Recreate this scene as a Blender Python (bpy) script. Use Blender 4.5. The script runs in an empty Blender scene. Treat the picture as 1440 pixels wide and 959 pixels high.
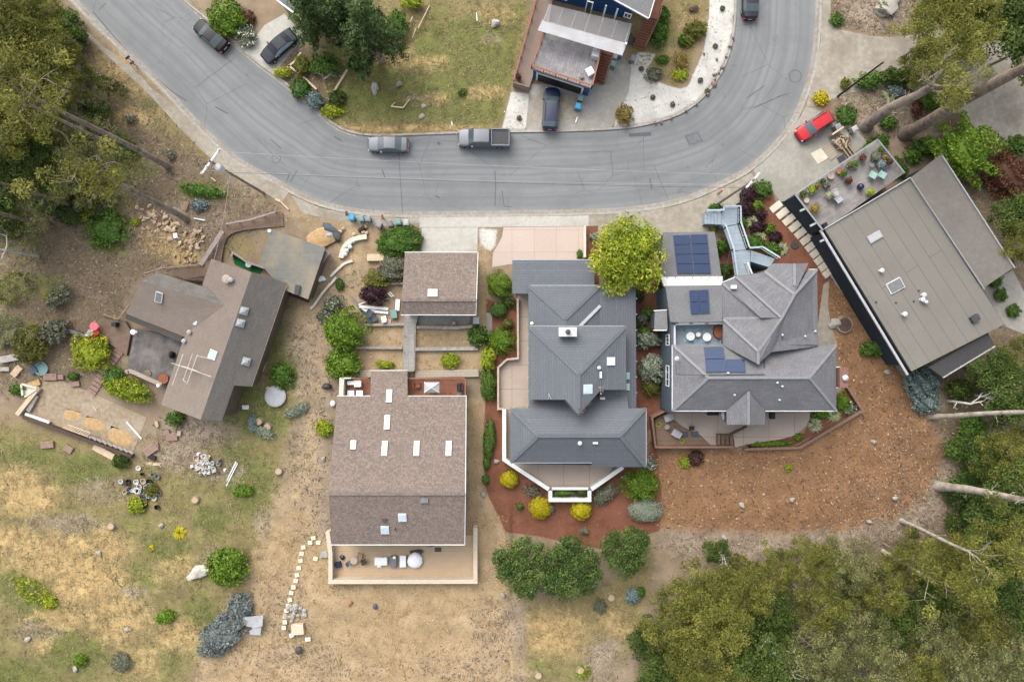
import bpy, math, random
import numpy as np
from mathutils import Vector, Matrix
random.seed(7); RNG = np.random.default_rng(11)
SC = bpy.context.scene
COL = SC.collection
CAMH, F = 80.0, 960.0
def P(px, py, z=0.0):
    k = (CAMH - z) / F
    return Vector(((px - 720) * k, (479.5 - py) * k, z))
def R(a): return math.radians(a)

# ------------------------------------------------------------------ materials
class NT:
    def __init__(s, name):
        s.m = bpy.data.materials.new(name); s.m.use_nodes = True
        s.t = s.m.node_tree; s.b = s.t.nodes['Principled BSDF']; s.out = s.t.nodes['Material Output']
    def n(s, typ, **kw):
        o = s.t.nodes.new(typ)
        for k, v in kw.items():
            if k in o.inputs: o.inputs[k].default_value = v
            else: setattr(o, k, v)
        return o
    def l(s, a, b): s.t.links.new(a, b)
    def noise(s, vec, scale, detail=4, rough=.6):
        o = s.n('ShaderNodeTexNoise'); o.inputs['Scale'].default_value = scale
        o.inputs['Detail'].default_value = detail; o.inputs['Roughness'].default_value = rough
        s.l(vec, o.inputs['Vector']); return o.outputs['Fac']
    def math(s, op, a, b=None, clamp=False):
        o = s.n('ShaderNodeMath'); o.operation = op; o.use_clamp = clamp
        for i, x in enumerate((a, b)):
            if x is None: continue
            if isinstance(x, (int, float)): o.inputs[i].default_value = x
            else: s.l(x, o.inputs[i])
        return o.outputs[0]
    def ramp(s, fac, stops):
        o = s.n('ShaderNodeValToRGB'); e = o.color_ramp.elements
        while len(e) < len(stops): e.new(.5)
        for i, (p, c) in enumerate(stops): e[i].position = p; e[i].color = (*c, 1)
        s.l(fac, o.inputs[0]); return o.outputs[0]
    def mix(s, fac, a, b, blend='MIX'):
        o = s.n('ShaderNodeMix'); o.data_type = 'RGBA'; o.blend_type = blend
        for sock, x in ((o.inputs[0], fac), (o.inputs[6], a), (o.inputs[7], b)):
            if isinstance(x, (int, float)): sock.default_value = x
            elif isinstance(x, tuple): sock.default_value = (*x, 1)
            else: s.l(x, sock)
        return o.outputs[2]
    def bump(s, h, strength=.3, dist=.02):
        o = s.n('ShaderNodeBump'); o.inputs['Strength'].default_value = strength; o.inputs['Distance'].default_value = dist
        s.l(h, o.inputs['Height']); s.l(o.outputs[0], s.b.inputs['Normal'])
    def coord(s, which='Object'): return s.n('ShaderNodeTexCoord').outputs[which]
def mul(c, k): return tuple(x * k for x in c)
M = {}
def mat(name, c, var=.25, scale=4., rough=.8, metal=0, bump=.2, c3=None, s3=.35, k3=.5, spec=.3, trans=0, coat=0):
    a = NT(name); v = a.coord()
    n1 = a.noise(v, scale, 5)
    col = a.ramp(n1, [(.3, mul(c, 1 - var)), (.7, mul(c, 1 + var))])
    if c3:
        n2 = a.noise(v, s3, 4)
        f = a.math('MULTIPLY', a.ramp(n2, [(.48, (0, 0, 0)), (.66, (1, 1, 1))]), k3)
        col = a.mix(f, col, c3)
    a.l(col, a.b.inputs['Base Color'])
    a.b.inputs['Roughness'].default_value = rough; a.b.inputs['Metallic'].default_value = metal
    a.b.inputs['Specular IOR Level'].default_value = spec
    a.b.inputs['Coat Weight'].default_value = coat
    if trans: a.b.inputs['Transmission Weight'].default_value = trans
    if bump: a.bump(a.noise(v, scale * 5, 3), bump, .03)
    M[name] = a.m; return a.m
def rows(name, c1, c2, mortar, w, h, msize=.012, rough=.85, weather=None, wk=.5, ws=.35, fine=.25, off=.5, bump=.4, mot=None):
    """courses of shingles, boards or pavers, laid in metres along each face's own slope"""
    a = NT(name); uv = a.coord('UV'); ob = a.coord()
    b = a.n('ShaderNodeTexBrick'); a.l(uv, b.inputs['Vector'])
    b.offset = off
    b.inputs['Color1'].default_value = (*c1, 1); b.inputs['Color2'].default_value = (*c2, 1); b.inputs['Mortar'].default_value = (*mortar, 1)
    b.inputs['Scale'].default_value = 1; b.inputs['Mortar Size'].default_value = msize; b.inputs['Mortar Smooth'].default_value = .3
    b.inputs['Brick Width'].default_value = w; b.inputs['Row Height'].default_value = h
    col = b.outputs['Color']
    if mot:
        vo = a.n('ShaderNodeTexVoronoi'); vo.inputs['Scale'].default_value = mot[0]; a.l(uv, vo.inputs['Vector'])
        col = a.mix(a.math('MULTIPLY', a.ramp(vo.outputs['Color'], [(.45, (0, 0, 0)), (.6, (1, 1, 1))]), mot[2]), col, mot[1])
    f = a.noise(ob, 9, 4)
    col = a.mix(1., col, a.ramp(f, [(.3, (1 - fine,) * 3), (.7, (1 + fine,) * 3)]), 'MULTIPLY')
    if weather:
        n2 = a.noise(ob, ws, 5)
        col = a.mix(a.math('MULTIPLY', a.ramp(n2, [(.42, (0, 0, 0)), (.66, (1, 1, 1))]), wk), col, weather)
    a.l(col, a.b.inputs['Base Color']); a.b.inputs['Roughness'].default_value = rough
    a.b.inputs['Specular IOR Level'].default_value = .25
    if bump: a.bump(b.outputs['Fac'], -bump, .02)
    M[name] = a.m; return a.m
def foliage(name, dark, mid, light, trans=.25):
    a = NT(name)
    at = a.n('ShaderNodeAttribute'); at.attribute_name = 'tint'
    oi = a.n('ShaderNodeObjectInfo')
    f = a.math('ADD', at.outputs['Fac'], a.math('MULTIPLY', a.math('SUBTRACT', oi.outputs['Random'], .5), .16))
    col = a.ramp(f, [(0., dark), (.5, mid), (1., light)])
    a.l(col, a.b.inputs['Base Color']); a.b.inputs['Roughness'].default_value = .6; a.b.inputs['Specular IOR Level'].default_value = .25
    tr = a.n('ShaderNodeBsdfTranslucent'); a.l(col, tr.inputs['Color'])
    mx = a.n('ShaderNodeMixShader'); mx.inputs[0].default_value = trans
    a.l(a.b.outputs[0], mx.inputs[1]); a.l(tr.outputs[0], mx.inputs[2]); a.l(mx.outputs[0], a.out.inputs['Surface'])
    M[name] = a.m

# ------------------------------------------------------------------ mesh collector
class MB:
    def __init__(s): s.v = []; s.f = []; s.mi = []; s.cur = 0
    def add(s, vs, fs):
        o = len(s.v); s.v += [tuple(x) for x in vs]
        for f in fs: s.f.append([i + o for i in f]); s.mi.append(s.cur)
        return s
    def poly(s, pts): return s.add(pts, [list(range(len(pts)))])
    def prism(s, pts, z0, z1):
        """pts: outline (x, y); closed solid from z0 to z1"""
        n = len(pts); a = sum(pts[i][0] * pts[(i + 1) % n][1] - pts[(i + 1) % n][0] * pts[i][1] for i in range(n))
        pts = list(pts) if a > 0 else list(pts)[::-1]
        vs = [(p[0], p[1], z0) for p in pts] + [(p[0], p[1], z1) for p in pts]
        fs = [list(range(n))[::-1], list(range(n, 2 * n))] + [[i, (i + 1) % n, n + (i + 1) % n, n + i] for i in range(n)]
        return s.add(vs, fs)
    def slab(s, pts, t, down=None):
        """pts: 3-D outline of an upper surface; solid of thickness t below it (or down to z = down)"""
        pts = [Vector(p) for p in pts]; n = len(pts)
        a = sum(pts[i].x * pts[(i + 1) % n].y - pts[(i + 1) % n].x * pts[i].y for i in range(n))
        if a < 0: pts = pts[::-1]
        lo = [Vector((p.x, p.y, p.z - t if down is None else down)) for p in pts]
        return s.add(pts + lo, [list(range(n)), list(range(n, 2 * n))[::-1]] + [[n + i, n + (i + 1) % n, (i + 1) % n, i] for i in range(n)])
    def box(s, c, d, rz=0., mtx=None):
        hx, hy, hz = d[0] / 2, d[1] / 2, d[2] / 2
        vs = [Vector((x, y, z)) for z in (-hz, hz) for x, y in ((-hx, -hy), (hx, -hy), (hx, hy), (-hx, hy))]
        m = mtx if mtx else Matrix.Rotation(rz, 3, 'Z')
        return s.add([m @ v + Vector(c) for v in vs], [[3, 2, 1, 0], [4, 5, 6, 7], [0, 1, 5, 4], [1, 2, 6, 5], [2, 3, 7, 6], [3, 0, 4, 7]])
    def bar(s, a, b, w, h):
        """rectangular bar from a to b (centre line), width w sideways and height h"""
        a, b = Vector(a), Vector(b); d = b - a; L = d.length
        if L < 1e-5: return s
        x = d / L; y = Vector((0, 0, 1)).cross(x)
        y = y.normalized() if y.length > 1e-4 else Vector((0, 1, 0))
        z = x.cross(y)
        return s.box((a + b) / 2, (L, w, h), mtx=Matrix((x, y, z)).transposed())
    def tube(s, pts, rs, n=8, cap=True):
        pts = [Vector(p) for p in pts]
        if isinstance(rs, (int, float)): rs = [rs] * len(pts)
        vs = []; fs = []
        for i, p in enumerate(pts):
            d = (pts[min(i + 1, len(pts) - 1)] - pts[max(i - 1, 0)]).normalized()
            u = d.cross(Vector((0, 0, 1)) if abs(d.z) < .9 else Vector((1, 0, 0))).normalized(); w = d.cross(u)
            for k in range(n):
                t = 2 * math.pi * k / n; vs.append(p + (u * math.cos(t) + w * math.sin(t)) * rs[i])
        for i in range(len(pts) - 1):
            for k in range(n):
                k2 = (k + 1) % n; fs.append([i * n + k, (i + 1) * n + k, (i + 1) * n + k2, i * n + k2])
        if cap: fs += [list(range(n)), list(range((len(pts) - 1) * n, len(pts) * n))[::-1]]
        return s.add(vs, fs)
    def lathe(s, c, prof, n=14):
        c = Vector(c); vs = []; fs = []
        for r, z in prof:
            for k in range(n):
                t = 2 * math.pi * k / n; vs.append(c + Vector((r * math.cos(t), r * math.sin(t), z)))
        m = len(prof)
        for i in range(m - 1):
            for k in range(n):
                k2 = (k + 1) % n; fs.append([i * n + k, i * n + k2, (i + 1) * n + k2, (i + 1) * n + k])
        fs += [list(range(n))[::-1], list(range((m - 1) * n, m * n))]
        return s.add(vs, fs)
    def blob(s, c, r, seed=0, k=.25, n=2):
        rr = random.Random(seed); import bmesh
        bm = bmesh.new(); bmesh.ops.create_icosphere(bm, subdivisions=n, radius=1)
        ph = [rr.uniform(0, 6) for _ in range(6)]
        vs = []
        for v in bm.verts:
            q = v.co; w = 1 + k * (math.sin(3 * q.x + ph[0]) * math.sin(2.7 * q.y + ph[1]) + .6 * math.sin(5 * q.z + ph[2] + 2 * q.x))
            w += rr.uniform(-k, k) * .3
            vs.append(Vector(c) + Vector((q.x * r[0] * w, q.y * r[1] * w, q.z * r[2] * w)))
        fs = [[v.index for v in f.verts] for f in bm.faces]; bm.free()
        return s.add(vs, fs)
    def build(s, name, mats, parent=None, loc=None, smooth=False, ang=0.):
        mats = mats if isinstance(mats, (list, tuple)) else [mats]
        o = Vector((0, 0, 0))
        if parent is not None: o = wloc(parent)
        elif loc is not None: o = Vector(loc)
        me = bpy.data.meshes.new(name)
        me.from_pydata([(x - o.x, y - o.y, z - o.z) for x, y, z in s.v], [], s.f)
        for m_ in mats: me.materials.append(M[m_] if isinstance(m_, str) else m_)
        me.polygons.foreach_set('material_index', s.mi)
        uv = me.uv_layers.new(name='UVMap').data
        ca, sa = math.cos(ang), math.sin(ang); Z = Vector((0, 0, 1))
        for p in me.polygons:
            nn = p.normal
            if abs(nn.z) > .997: u = Vector((ca, sa, 0)); v = Vector((-sa, ca, 0))
            else: u = Z.cross(nn).normalized(); v = nn.cross(u)
            for li in p.loop_indices:
                q = Vector(me.vertices[me.loops[li].vertex_index].co) + o
                uv[li].uv = (q.dot(u), q.dot(v))
        if smooth:
            me.polygons.foreach_set('use_smooth', [True] * len(me.polygons)); me.set_sharp_from_angle(angle=R(smooth if smooth is not True else 40))
        ob = bpy.data.objects.new(name, me); COL.objects.link(ob)
        if parent is not None: ob.parent = parent; ob.location = (0, 0, 0)
        else: ob.location = o
        return ob
def wloc(o):
    v = Vector(o.location)
    while o.parent: o = o.parent; v += Vector(o.location)
    return v
def tag(o, label, cat, group=None):
    o['label'] = label; o['category'] = cat
    if group: o['group'] = group
    return o
def thing(name, label, cat, loc, group=None, rz=0):
    o = bpy.data.objects.new(name, None); COL.objects.link(o); o.empty_display_size = .3
    o.location = loc; o.rotation_euler = (0, 0, rz); return tag(o, label, cat, group)
def dup(root, loc, rz=0, label=None, group=None, scale=None):
    def cp(o, parent):
        c = o.copy(); COL.objects.link(c)
        if parent: c.parent = parent
        for ch in list(o.children): cp(ch, c)
        return c
    r = cp(root, None); r.location = loc; r.rotation_euler = (0, 0, rz)
    if label: r['label'] = label
    if group: r['group'] = group
    if scale: r.scale = (scale,) * 3 if isinstance(scale, (int, float)) else scale
    return r
def struct(o, kind='structure'): o['kind'] = kind; return o
SHEETS = []
def sheet(name, pix, z, m, ang=0., t=.3):
    SHEETS.append(pix)
    return struct(MB().slab([P(x, y, 0) + Vector((0, 0, z)) for x, y in pix], t).build(name, m, ang=R(ang)))

# ------------------------------------------------------------------ colours (sRGB-free, linear reflectances)
mat('asphalt_patch', (.112, .116, .12), .15, 3)
mat('crack_seal', (.075, .077, .08), .2, 5)
mat('tar_line', (.06, .06, .065), .2, 5)
mat('white_paint', (.72, .72, .70), .06, 3, .5, bump=.05)
mat('white_trim', (.50, .50, .485), .08, 2, .55, bump=.05)
mat('white_plastic', (.60, .61, .61), .04, 2, .35, bump=0)
mat('cream', (.46, .42, .34), .12, 2, .8, c3=(.35, .30, .23), s3=.8, k3=.4)
mat('concrete', (.24, .228, .20), .13, 2.2, .9, c3=(.17, .155, .13), s3=.3, k3=.6)
mat('pale_concrete', (.335, .32, .285), .1, 2.5, .9, c3=(.24, .225, .19), s3=.35, k3=.6)
mat('dirty_concrete', (.24, .215, .175), .2, 1.8, .9, c3=(.16, .135, .10), s3=.3, k3=.7)
mat('gutter', (.22, .205, .18), .2, 2.5, .9, c3=(.17, .12, .085), s3=.5, k3=.5)
mat('kerb_face', (.26, .245, .215), .2, 2.5, .9, c3=(.2, .15, .12), s3=.6, k3=.5)
rows('pink_concrete', (.355, .29, .245), (.375, .305, .26), (.27, .21, .18), 2.6, 2.6, .03, weather=(.36, .27, .23), wk=.4, fine=.08, off=0, bump=.2)
rows('terrace_pink', (.29, .235, .195), (.305, .248, .206), (.15, .11, .10), 3., 2.8, .03, weather=(.25, .195, .16), wk=.5, fine=.1, off=0, bump=.2)
rows('tan_shingle', (.145, .113, .094), (.178, .14, .117), (.125, .098, .082), .62, .24, .012, mot=(6.5, (.095, .077, .068), .7), weather=(.175, .135, .11), wk=.3, fine=.2)
rows('grey_shingle', (.088, .095, .106), (.099, .106, .118), (.07, .076, .085), 16, .3, .035, weather=(.082, .087, .096), wk=.6, fine=.25, ws=.6)
rows('slate_shingle', (.112, .111, .118), (.134, .133, .14), (.088, .087, .093), .9, .24, .018, weather=(.092, .09, .094), wk=.6, fine=.24, ws=.5)
rows('brown_shingle', (.158, .127, .105), (.172, .14, .117), (.132, .108, .09), .9, .28, .014, weather=(.13, .105, .088), wk=.5, fine=.2, ws=.5)
rows('old_shaded_shingle', (.098, .09, .081), (.114, .104, .094), (.074, .067, .061), .9, .28, .018, weather=(.095, .08, .066), wk=.4, fine=.2, ws=.5)  # older dark shingle, with the shade of its slope mixed into the colour
rows('moss_shingle', (.10, .095, .085), (.12, .112, .10), (.07, .065, .058), .9, .28, .018, weather=(.16, .155, .13), wk=.5, fine=.3, ws=.9)
rows('tan_membrane', (.138, .128, .112), (.143, .132, .115), (.085, .075, .064), 60., 1.55, .035, weather=(.122, .11, .094), wk=.5, fine=.07, ws=.25, bump=.1)
mat('brown_membrane', (.128, .114, .10), .1, 2, .85, c3=(.105, .093, .082), s3=.3, bump=.05)
mat('dark_membrane', (.042, .04, .04), .1, 3, .85)
mat('flat_grey_roof', (.125, .125, .128), .16, 5, .9, c3=(.10, .10, .10), s3=.6)
rows('grey_roll_roof', (.125, .125, .115), (.135, .135, .125), (.105, .10, .09), 8, 1.0, .03, weather=(.235, .19, .125), wk=.85, fine=.12, ws=.28)
mat('ridge_cap_grey', (.155, .16, .172), .12, 4, .9)
mat('ridge_cap_slate', (.16, .16, .17), .12, 4, .9)
mat('moss_wall', (.30, .32, .27), .1, 2)
mat('grey_green_wall', (.20, .21, .18), .1, 2)
mat('tan_wall', (.24, .20, .16), .12, 2)
mat('brown_wall', (.09, .065, .05), .2, 3)
rows('navy_siding', (.020, .027, .037), (.022, .03, .041), (.012, .016, .022), 8, .2, .015, fine=.1, bump=.3)
rows('slate_blue_siding', (.055, .07, .088), (.06, .076, .094), (.035, .045, .058), 8, .2, .015, fine=.1, bump=.3)
rows('blue_siding', (.02, .06, .165), (.021, .064, .175), (.012, .038, .11), 8, .2, .015, fine=.1, bump=.3)
mat('blue_grey_paint', (.27, .32, .36), .08, 2, .7)
rows('blue_grey_boards', (.22, .265, .30), (.25, .295, .33), (.13, .16, .185), 5, .16, .015, fine=.12)
rows('grey_boards', (.15, .135, .128), (.18, .165, .155), (.085, .075, .07), 3.6, .15, .014, weather=(.25, .235, .22), wk=.6, fine=.25, ws=.8)
rows('weathered_boards', (.085, .076, .072), (.11, .098, .092), (.04, .035, .033), 3.6, .15, .018, weather=(.18, .165, .155), wk=.7, fine=.3, ws=.7)
rows('redwood_boards', (.175, .072, .045), (.20, .085, .053), (.07, .03, .022), 4, .15, .014, fine=.2)
rows('brown_boards', (.13, .085, .06), (.155, .105, .075), (.06, .04, .03), 3.5, .16, .016, weather=(.16, .125, .095), wk=.5, fine=.2)
rows('ramp_boards', (.185, .135, .108), (.195, .145, .117), (.15, .105, .085), 5, .3, .012, fine=.1)
rows('pale_boards', (.27, .225, .175), (.30, .255, .20), (.15, .12, .09), 4, .3, .02, weather=(.22, .20, .17), wk=.5, fine=.2)
rows('grey_walk_boards', (.22, .215, .20), (.26, .25, .235), (.12, .115, .11), 2, .16, .016, fine=.2)
rows('stamped_grey', (.165, .155, .155), (.22, .21, .21), (.12, .115, .118), .9, .3, .02, weather=(.26, .25, .25), wk=.6, fine=.3, ws=1.2)
rows('patio_tan', (.34, .255, .165), (.36, .27, .178), (.28, .21, .14), 1.2, .6, .012, weather=(.30, .22, .14), wk=.4, fine=.1)
rows('cream_block', (.42, .355, .27), (.46, .39, .30), (.30, .25, .19), .45, .25, .02, fine=.15)
rows('red_brick', (.14, .062, .045), (.19, .09, .065), (.12, .095, .085), .3, .12, .015, fine=.2)
mat('dark_timber', (.055, .035, .026), .3, 4)
mat('red_rail', (.22, .095, .062), .2, 4)
mat('brown_rail', (.155, .088, .064), .25, 4)
mat('timber', (.22, .165, .115), .25, 5, c3=(.14, .10, .075), s3=.8)
mat('grey_timber', (.21, .185, .16), .25, 5)
mat('pale_timber', (.40, .31, .21), .2, 5)
mat('log_end', (.33, .235, .14), .3, 6)
mat('metal_grey', (.30, .31, .32), .1, 3, .4, .7)
mat('white_metal', (.42, .425, .42), .1, 3, .45)
mat('black', (.012, .012, .013), .2, 3, .5)
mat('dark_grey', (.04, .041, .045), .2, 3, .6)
mat('mid_grey', (.12, .125, .13), .15, 3, .6)
mat('light_grey', (.28, .285, .29), .12, 3, .6)
mat('rust', (.19, .068, .032), .3, 4)
mat('terracotta', (.27, .12, .07), .25, 4)
mat('clay_pale', (.33, .26, .20), .2, 4)
mat('red_paint', (.42, .018, .016), .08, 2, .4)
mat('pink_fabric', (.50, .12, .14), .1, 2, .8)
mat('navy_fabric', (.012, .02, .055), .15, 3, .8)
mat('blue_plastic', (.03, .25, .42), .06, 2, .45, bump=0)
mat('teal_plastic', (.12, .21, .20), .1, 2, .5, bump=0)
mat('grey_plastic', (.17, .175, .19), .1, 2, .5, bump=0)
mat('green_glass', (.22, .33, .30), .1, 2, .2, bump=0, spec=.6)
mat('skylight_glass', (.70, .73, .76), .05, 1, .25, bump=0, spec=.5)
mat('skylight_blue', (.33, .42, .47), .15, 1, .15, bump=0, spec=.6)
mat('skylight_white', (.86, .87, .88), .03, 1, .3, bump=0, spec=.5)
mat('window_glass', (.03, .035, .04), .2, 1, .08, bump=0, spec=.7)
mat('car_glass', (.06, .078, .084), .2, 1, .06, bump=0, spec=.9)
mat('car_black', (.004, .004, .005), .05, 1, .36, bump=0, spec=.15, coat=.04)
mat('car_silver', (.115, .12, .135), .04, 1, .36, .25, bump=0, coat=.1)
mat('car_grey', (.018, .019, .024), .04, 1, .36, .1, bump=0, coat=.1)
mat('car_blue', (.006, .012, .038), .05, 1, .36, .1, bump=0, spec=.35, coat=.15)
mat('car_red', (.36, .018, .022), .05, 1, .36, bump=0, spec=.3, coat=.1)
mat('car_cover', (.016, .019, .027), .3, 3, .6)
mat('car_cover_silver', (.22, .27, .33), .2, 3, .5)
mat('tail_red', (.30, .01, .01), .1, 1, .3, bump=0)
mat('lamp_clear', (.55, .57, .58), .1, 1, .2, bump=0, spec=.7)
mat('tyre', (.015, .015, .015), .2, 5, .8)
mat('turf_green', (.006, .075, .022), .25, 8, .9, bump=.4)
mat('sand', (.34, .225, .11), .25, 3, .95, c3=(.25, .185, .11), s3=1.1, bump=.5, k3=.7)
mat('earth_slab', (.225, .175, .12), .28, 2.2, .95, c3=(.30, .26, .205), s3=.45, k3=.5)
mat('rock_tan', (.37, .27, .185), .3, 2.5, .9, c3=(.30, .17, .10), s3=1.2, bump=.6)
mat('rock_grey', (.26, .24, .215), .3, 2.5, .9, c3=(.16, .15, .13), s3=1.2, bump=.6)
mat('rock_red', (.20, .13, .105), .2, 2.5, .9, bump=.5)
mat('bark_brown', (.155, .118, .092), .4, 2.5, .95, c3=(.08, .058, .045), s3=1.2, k3=.8, bump=.8)
mat('bark_pale', (.30, .265, .22), .35, 2.6, .9, c3=(.13, .10, .078), s3=1.3, k3=.9, bump=.6)
mat('bark_grey', (.21, .17, .138), .4, 2.6, .95, c3=(.085, .066, .053), s3=1.3, k3=.9, bump=.8)
mat('dead_wood', (.36, .34, .29), .3, 3, .95)
mat('straw_yellow', (.46, .37, .12), .2, 5)
mat('rug_blue', (.20, .27, .31), .5, 1.1, .95)
mat('canopy_sheet', (.33, .33, .335), .1, 1.4, .35, bump=.1, c3=(.30, .27, .25), s3=.5, k3=.7)
a = NT('canopy_clear'); a.b.inputs['Base Color'].default_value = (.26, .25, .25, 1); a.b.inputs['Roughness'].default_value = .35
tb = a.n('ShaderNodeBsdfTransparent'); mx = a.n('ShaderNodeMixShader'); mx.inputs[0].default_value = .68
a.l(a.b.outputs[0], mx.inputs[1]); a.l(tb.outputs[0], mx.inputs[2]); a.l(mx.outputs[0], a.out.inputs['Surface']); M['canopy_clear'] = a.m
# photovoltaic cells with thin pale lines between them
a = NT('solar_cell'); uv = a.coord('UV'); b = a.n('ShaderNodeTexBrick'); a.l(uv, b.inputs['Vector']); b.offset = 0
b.inputs['Color1'].default_value = (.011, .024, .06, 1); b.inputs['Color2'].default_value = (.014, .029, .072, 1); b.inputs['Mortar'].default_value = (.045, .06, .11, 1)
b.inputs['Scale'].default_value = 1; b.inputs['Brick Width'].default_value = .16; b.inputs['Row Height'].default_value = .16; b.inputs['Mortar Size'].default_value = .008
a.l(b.outputs['Color'], a.b.inputs['Base Color']); a.b.inputs['Roughness'].default_value = .18; a.b.inputs['Specular IOR Level'].default_value = .6; M['solar_cell'] = a.m
# asphalt: worn wheel tracks, patches
a = NT('asphalt'); v = a.coord()
n1 = a.noise(v, 14, 5, .7); n2 = a.noise(v, .22, 5); n3 = a.noise(v, 1.1, 4)
at = a.n('ShaderNodeAttribute'); at.attribute_name = 'across'
w = a.n('ShaderNodeTexNoise'); w.noise_dimensions = '1D'; w.inputs['Scale'].default_value = 13.; w.inputs['Detail'].default_value = 3
wob = a.math('ADD', at.outputs['Fac'], a.math('MULTIPLY', a.noise(v, .08, 2), .12)); a.l(wob, w.inputs['W'])
col = a.ramp(n1, [(.3, (.114, .119, .122)), (.7, (.145, .15, .152))])
col = a.mix(a.math('MULTIPLY', a.ramp(w.outputs['Fac'], [(.4, (0, 0, 0)), (.62, (1, 1, 1))]), .75), col, (.172, .175, .174))
col = a.mix(a.math('MULTIPLY', a.ramp(n2, [(.45, (0, 0, 0)), (.62, (1, 1, 1))]), .45), col, (.108, .111, .112))
col = a.mix(a.math('MULTIPLY', a.ramp(n3, [(.55, (0, 0, 0)), (.75, (1, 1, 1))]), .3), col, (.155, .155, .153))
vo = a.n('ShaderNodeTexVoronoi'); vo.feature = 'DISTANCE_TO_EDGE'; vo.inputs['Scale'].default_value = .16
dn = a.n('ShaderNodeTexNoise'); dn.inputs['Scale'].default_value = .5; dn.inputs['Detail'].default_value = 6; a.l(v, dn.inputs['Vector'])
a.l(a.mix(.28, v, dn.outputs['Color'], 'ADD'), vo.inputs['Vector'])
ck = a.math('MULTIPLY', a.ramp(vo.outputs['Distance'], [(.0035, (1, 1, 1)), (.008, (0, 0, 0))]), a.ramp(a.noise(v, .12, 2), [(.46, (0, 0, 0)), (.56, (1, 1, 1))]))
col = a.mix(a.math('MULTIPLY', ck, .4), col, (.055, .057, .06))
col = a.mix(a.math('MULTIPLY', a.ramp(a.noise(v, .75, 3, .5), [(.70, (0, 0, 0)), (.76, (1, 1, 1))]), .4), col, (.06, .062, .065))
a.l(col, a.b.inputs['Base Color']); a.b.inputs['Roughness'].default_value = .85; a.b.inputs['Specular IOR Level'].default_value = .3
a.bump(n1, .3, .01); M['asphalt'] = a.m
foliage('f_bright', (.035, .075, .006), (.10, .175, .012), (.20, .28, .03))
foliage('f_mid', (.022, .056, .008), (.066, .13, .02), (.155, .225, .05), .3)
foliage('f_dark', (.018, .04, .006), (.058, .095, .016), (.14, .18, .038), .4)
foliage('f_olive', (.044, .056, .011), (.145, .155, .03), (.31, .29, .065), .5)
foliage('f_euc', (.05, .06, .011), (.165, .178, .036), (.36, .34, .08), .55)
foliage('f_eucg', (.075, .082, .03), (.19, .205, .075), (.41, .39, .17), .55)
foliage('f_yellow', (.20, .16, .004), (.40, .335, .008), (.55, .46, .02))
foliage('f_ygreen', (.08, .12, .006), (.225, .285, .02), (.48, .43, .03))
foliage('f_silver', (.11, .13, .09), (.21, .24, .175), (.34, .37, .28))
foliage('f_grey', (.05, .055, .035), (.125, .13, .085), (.24, .24, .17))
foliage('f_blue', (.06, .09, .085), (.14, .19, .18), (.25, .31, .30))
foliage('f_purple', (.012, .005, .007), (.034, .013, .018), (.08, .032, .04))
foliage('f_pale', (.14, .16, .07), (.29, .31, .17), (.45, .46, .30))
foliage('f_gold', (.09, .07, .02), (.20, .15, .04), (.33, .23, .06))
foliage('f_rust', (.04, .017, .01), (.095, .04, .022), (.18, .085, .04))
foliage('f_lav', (.10, .118, .115), (.15, .172, .165), (.225, .25, .235))
foliage('f_conifer', (.016, .036, .008), (.05, .09, .02), (.13, .18, .055), .3)
foliage('f_green', (.02, .05, .006), (.06, .125, .014), (.13, .22, .035))
foliage('f_round', (.02, .044, .008), (.062, .105, .02), (.15, .195, .05), .3)
mat('pale_block', (.50, .44, .33), .1, 3)
foliage('f_white', (.03, .05, .02), (.10, .12, .06), (.75, .75, .68))
foliage('f_twig', (.10, .085, .065), (.22, .19, .155), (.36, .32, .27), .0)
# ------------------------------------------------------------------ road layout (photo outline laid on the ground)
OUTER = [(-90, -215), (103, 0), (130, 30), (185, 82), (225, 118), (262, 160), (300, 198), (330, 225), (360, 242), (383, 253), (410, 270), (450, 288), (500, 299), (560, 303), (640, 302),
         (720, 301), (800, 300), (860, 298), (910, 293), (940, 288), (975, 278), (1010, 262), (1035, 250), (1055, 238), (1080, 217), (1100, 195), (1118, 170), (1131, 140), (1143, 105), (1150, 60), (1153, 0), (1153, -220)]
INNER = [(65, -205), (255, 0), (287, 25), (322, 55), (360, 88), (385, 106), (413, 128), (445, 155), (468, 177), (490, 187), (520, 192), (560, 191.5), (640, 188), (720, 186.5), (800, 185.5), (860, 183),
         (900, 179), (945, 167), (965, 157), (985, 143), (1005, 120), (1020, 95), (1030, 65), (1035, 30), (1036, 0), (1036, -220)]
def smooth_line(pts, it=2):
    for _ in range(it):
        q = [pts[0]]
        for a, b in zip(pts[:-1], pts[1:]):
            q += [(a[0] * .75 + b[0] * .25, a[1] * .75 + b[1] * .25), (a[0] * .25 + b[0] * .75, a[1] * .25 + b[1] * .75)]
        pts = q + [pts[-1]]
    return pts
def resample(pts, n):
    p = np.array(pts, float); d = np.r_[0, np.cumsum(np.hypot(*np.diff(p, axis=0).T))]
    t = np.linspace(0, d[-1], n); return np.c_[np.interp(t, d, p[:, 0]), np.interp(t, d, p[:, 1])]
OUTER_S, INNER_S = smooth_line(OUTER), smooth_line(INNER)
ROADPOLY = OUTER_S + INNER_S[::-1]
ZR = -.12
ro, ri = resample(OUTER_S, 160), resample(INNER_S, 160)
K = 14; vs = []; ac = []
for i in range(160):
    for k in range(K + 1):
        t = k / K; q = ro[i] * (1 - t) + ri[i] * t
        w = P(q[0], q[1]); vs.append((w.x, w.y, ZR)); ac.append(t)
fs = [[i * (K + 1) + k, (i + 1) * (K + 1) + k, (i + 1) * (K + 1) + k + 1, i * (K + 1) + k + 1] for i in range(159) for k in range(K)]
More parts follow.
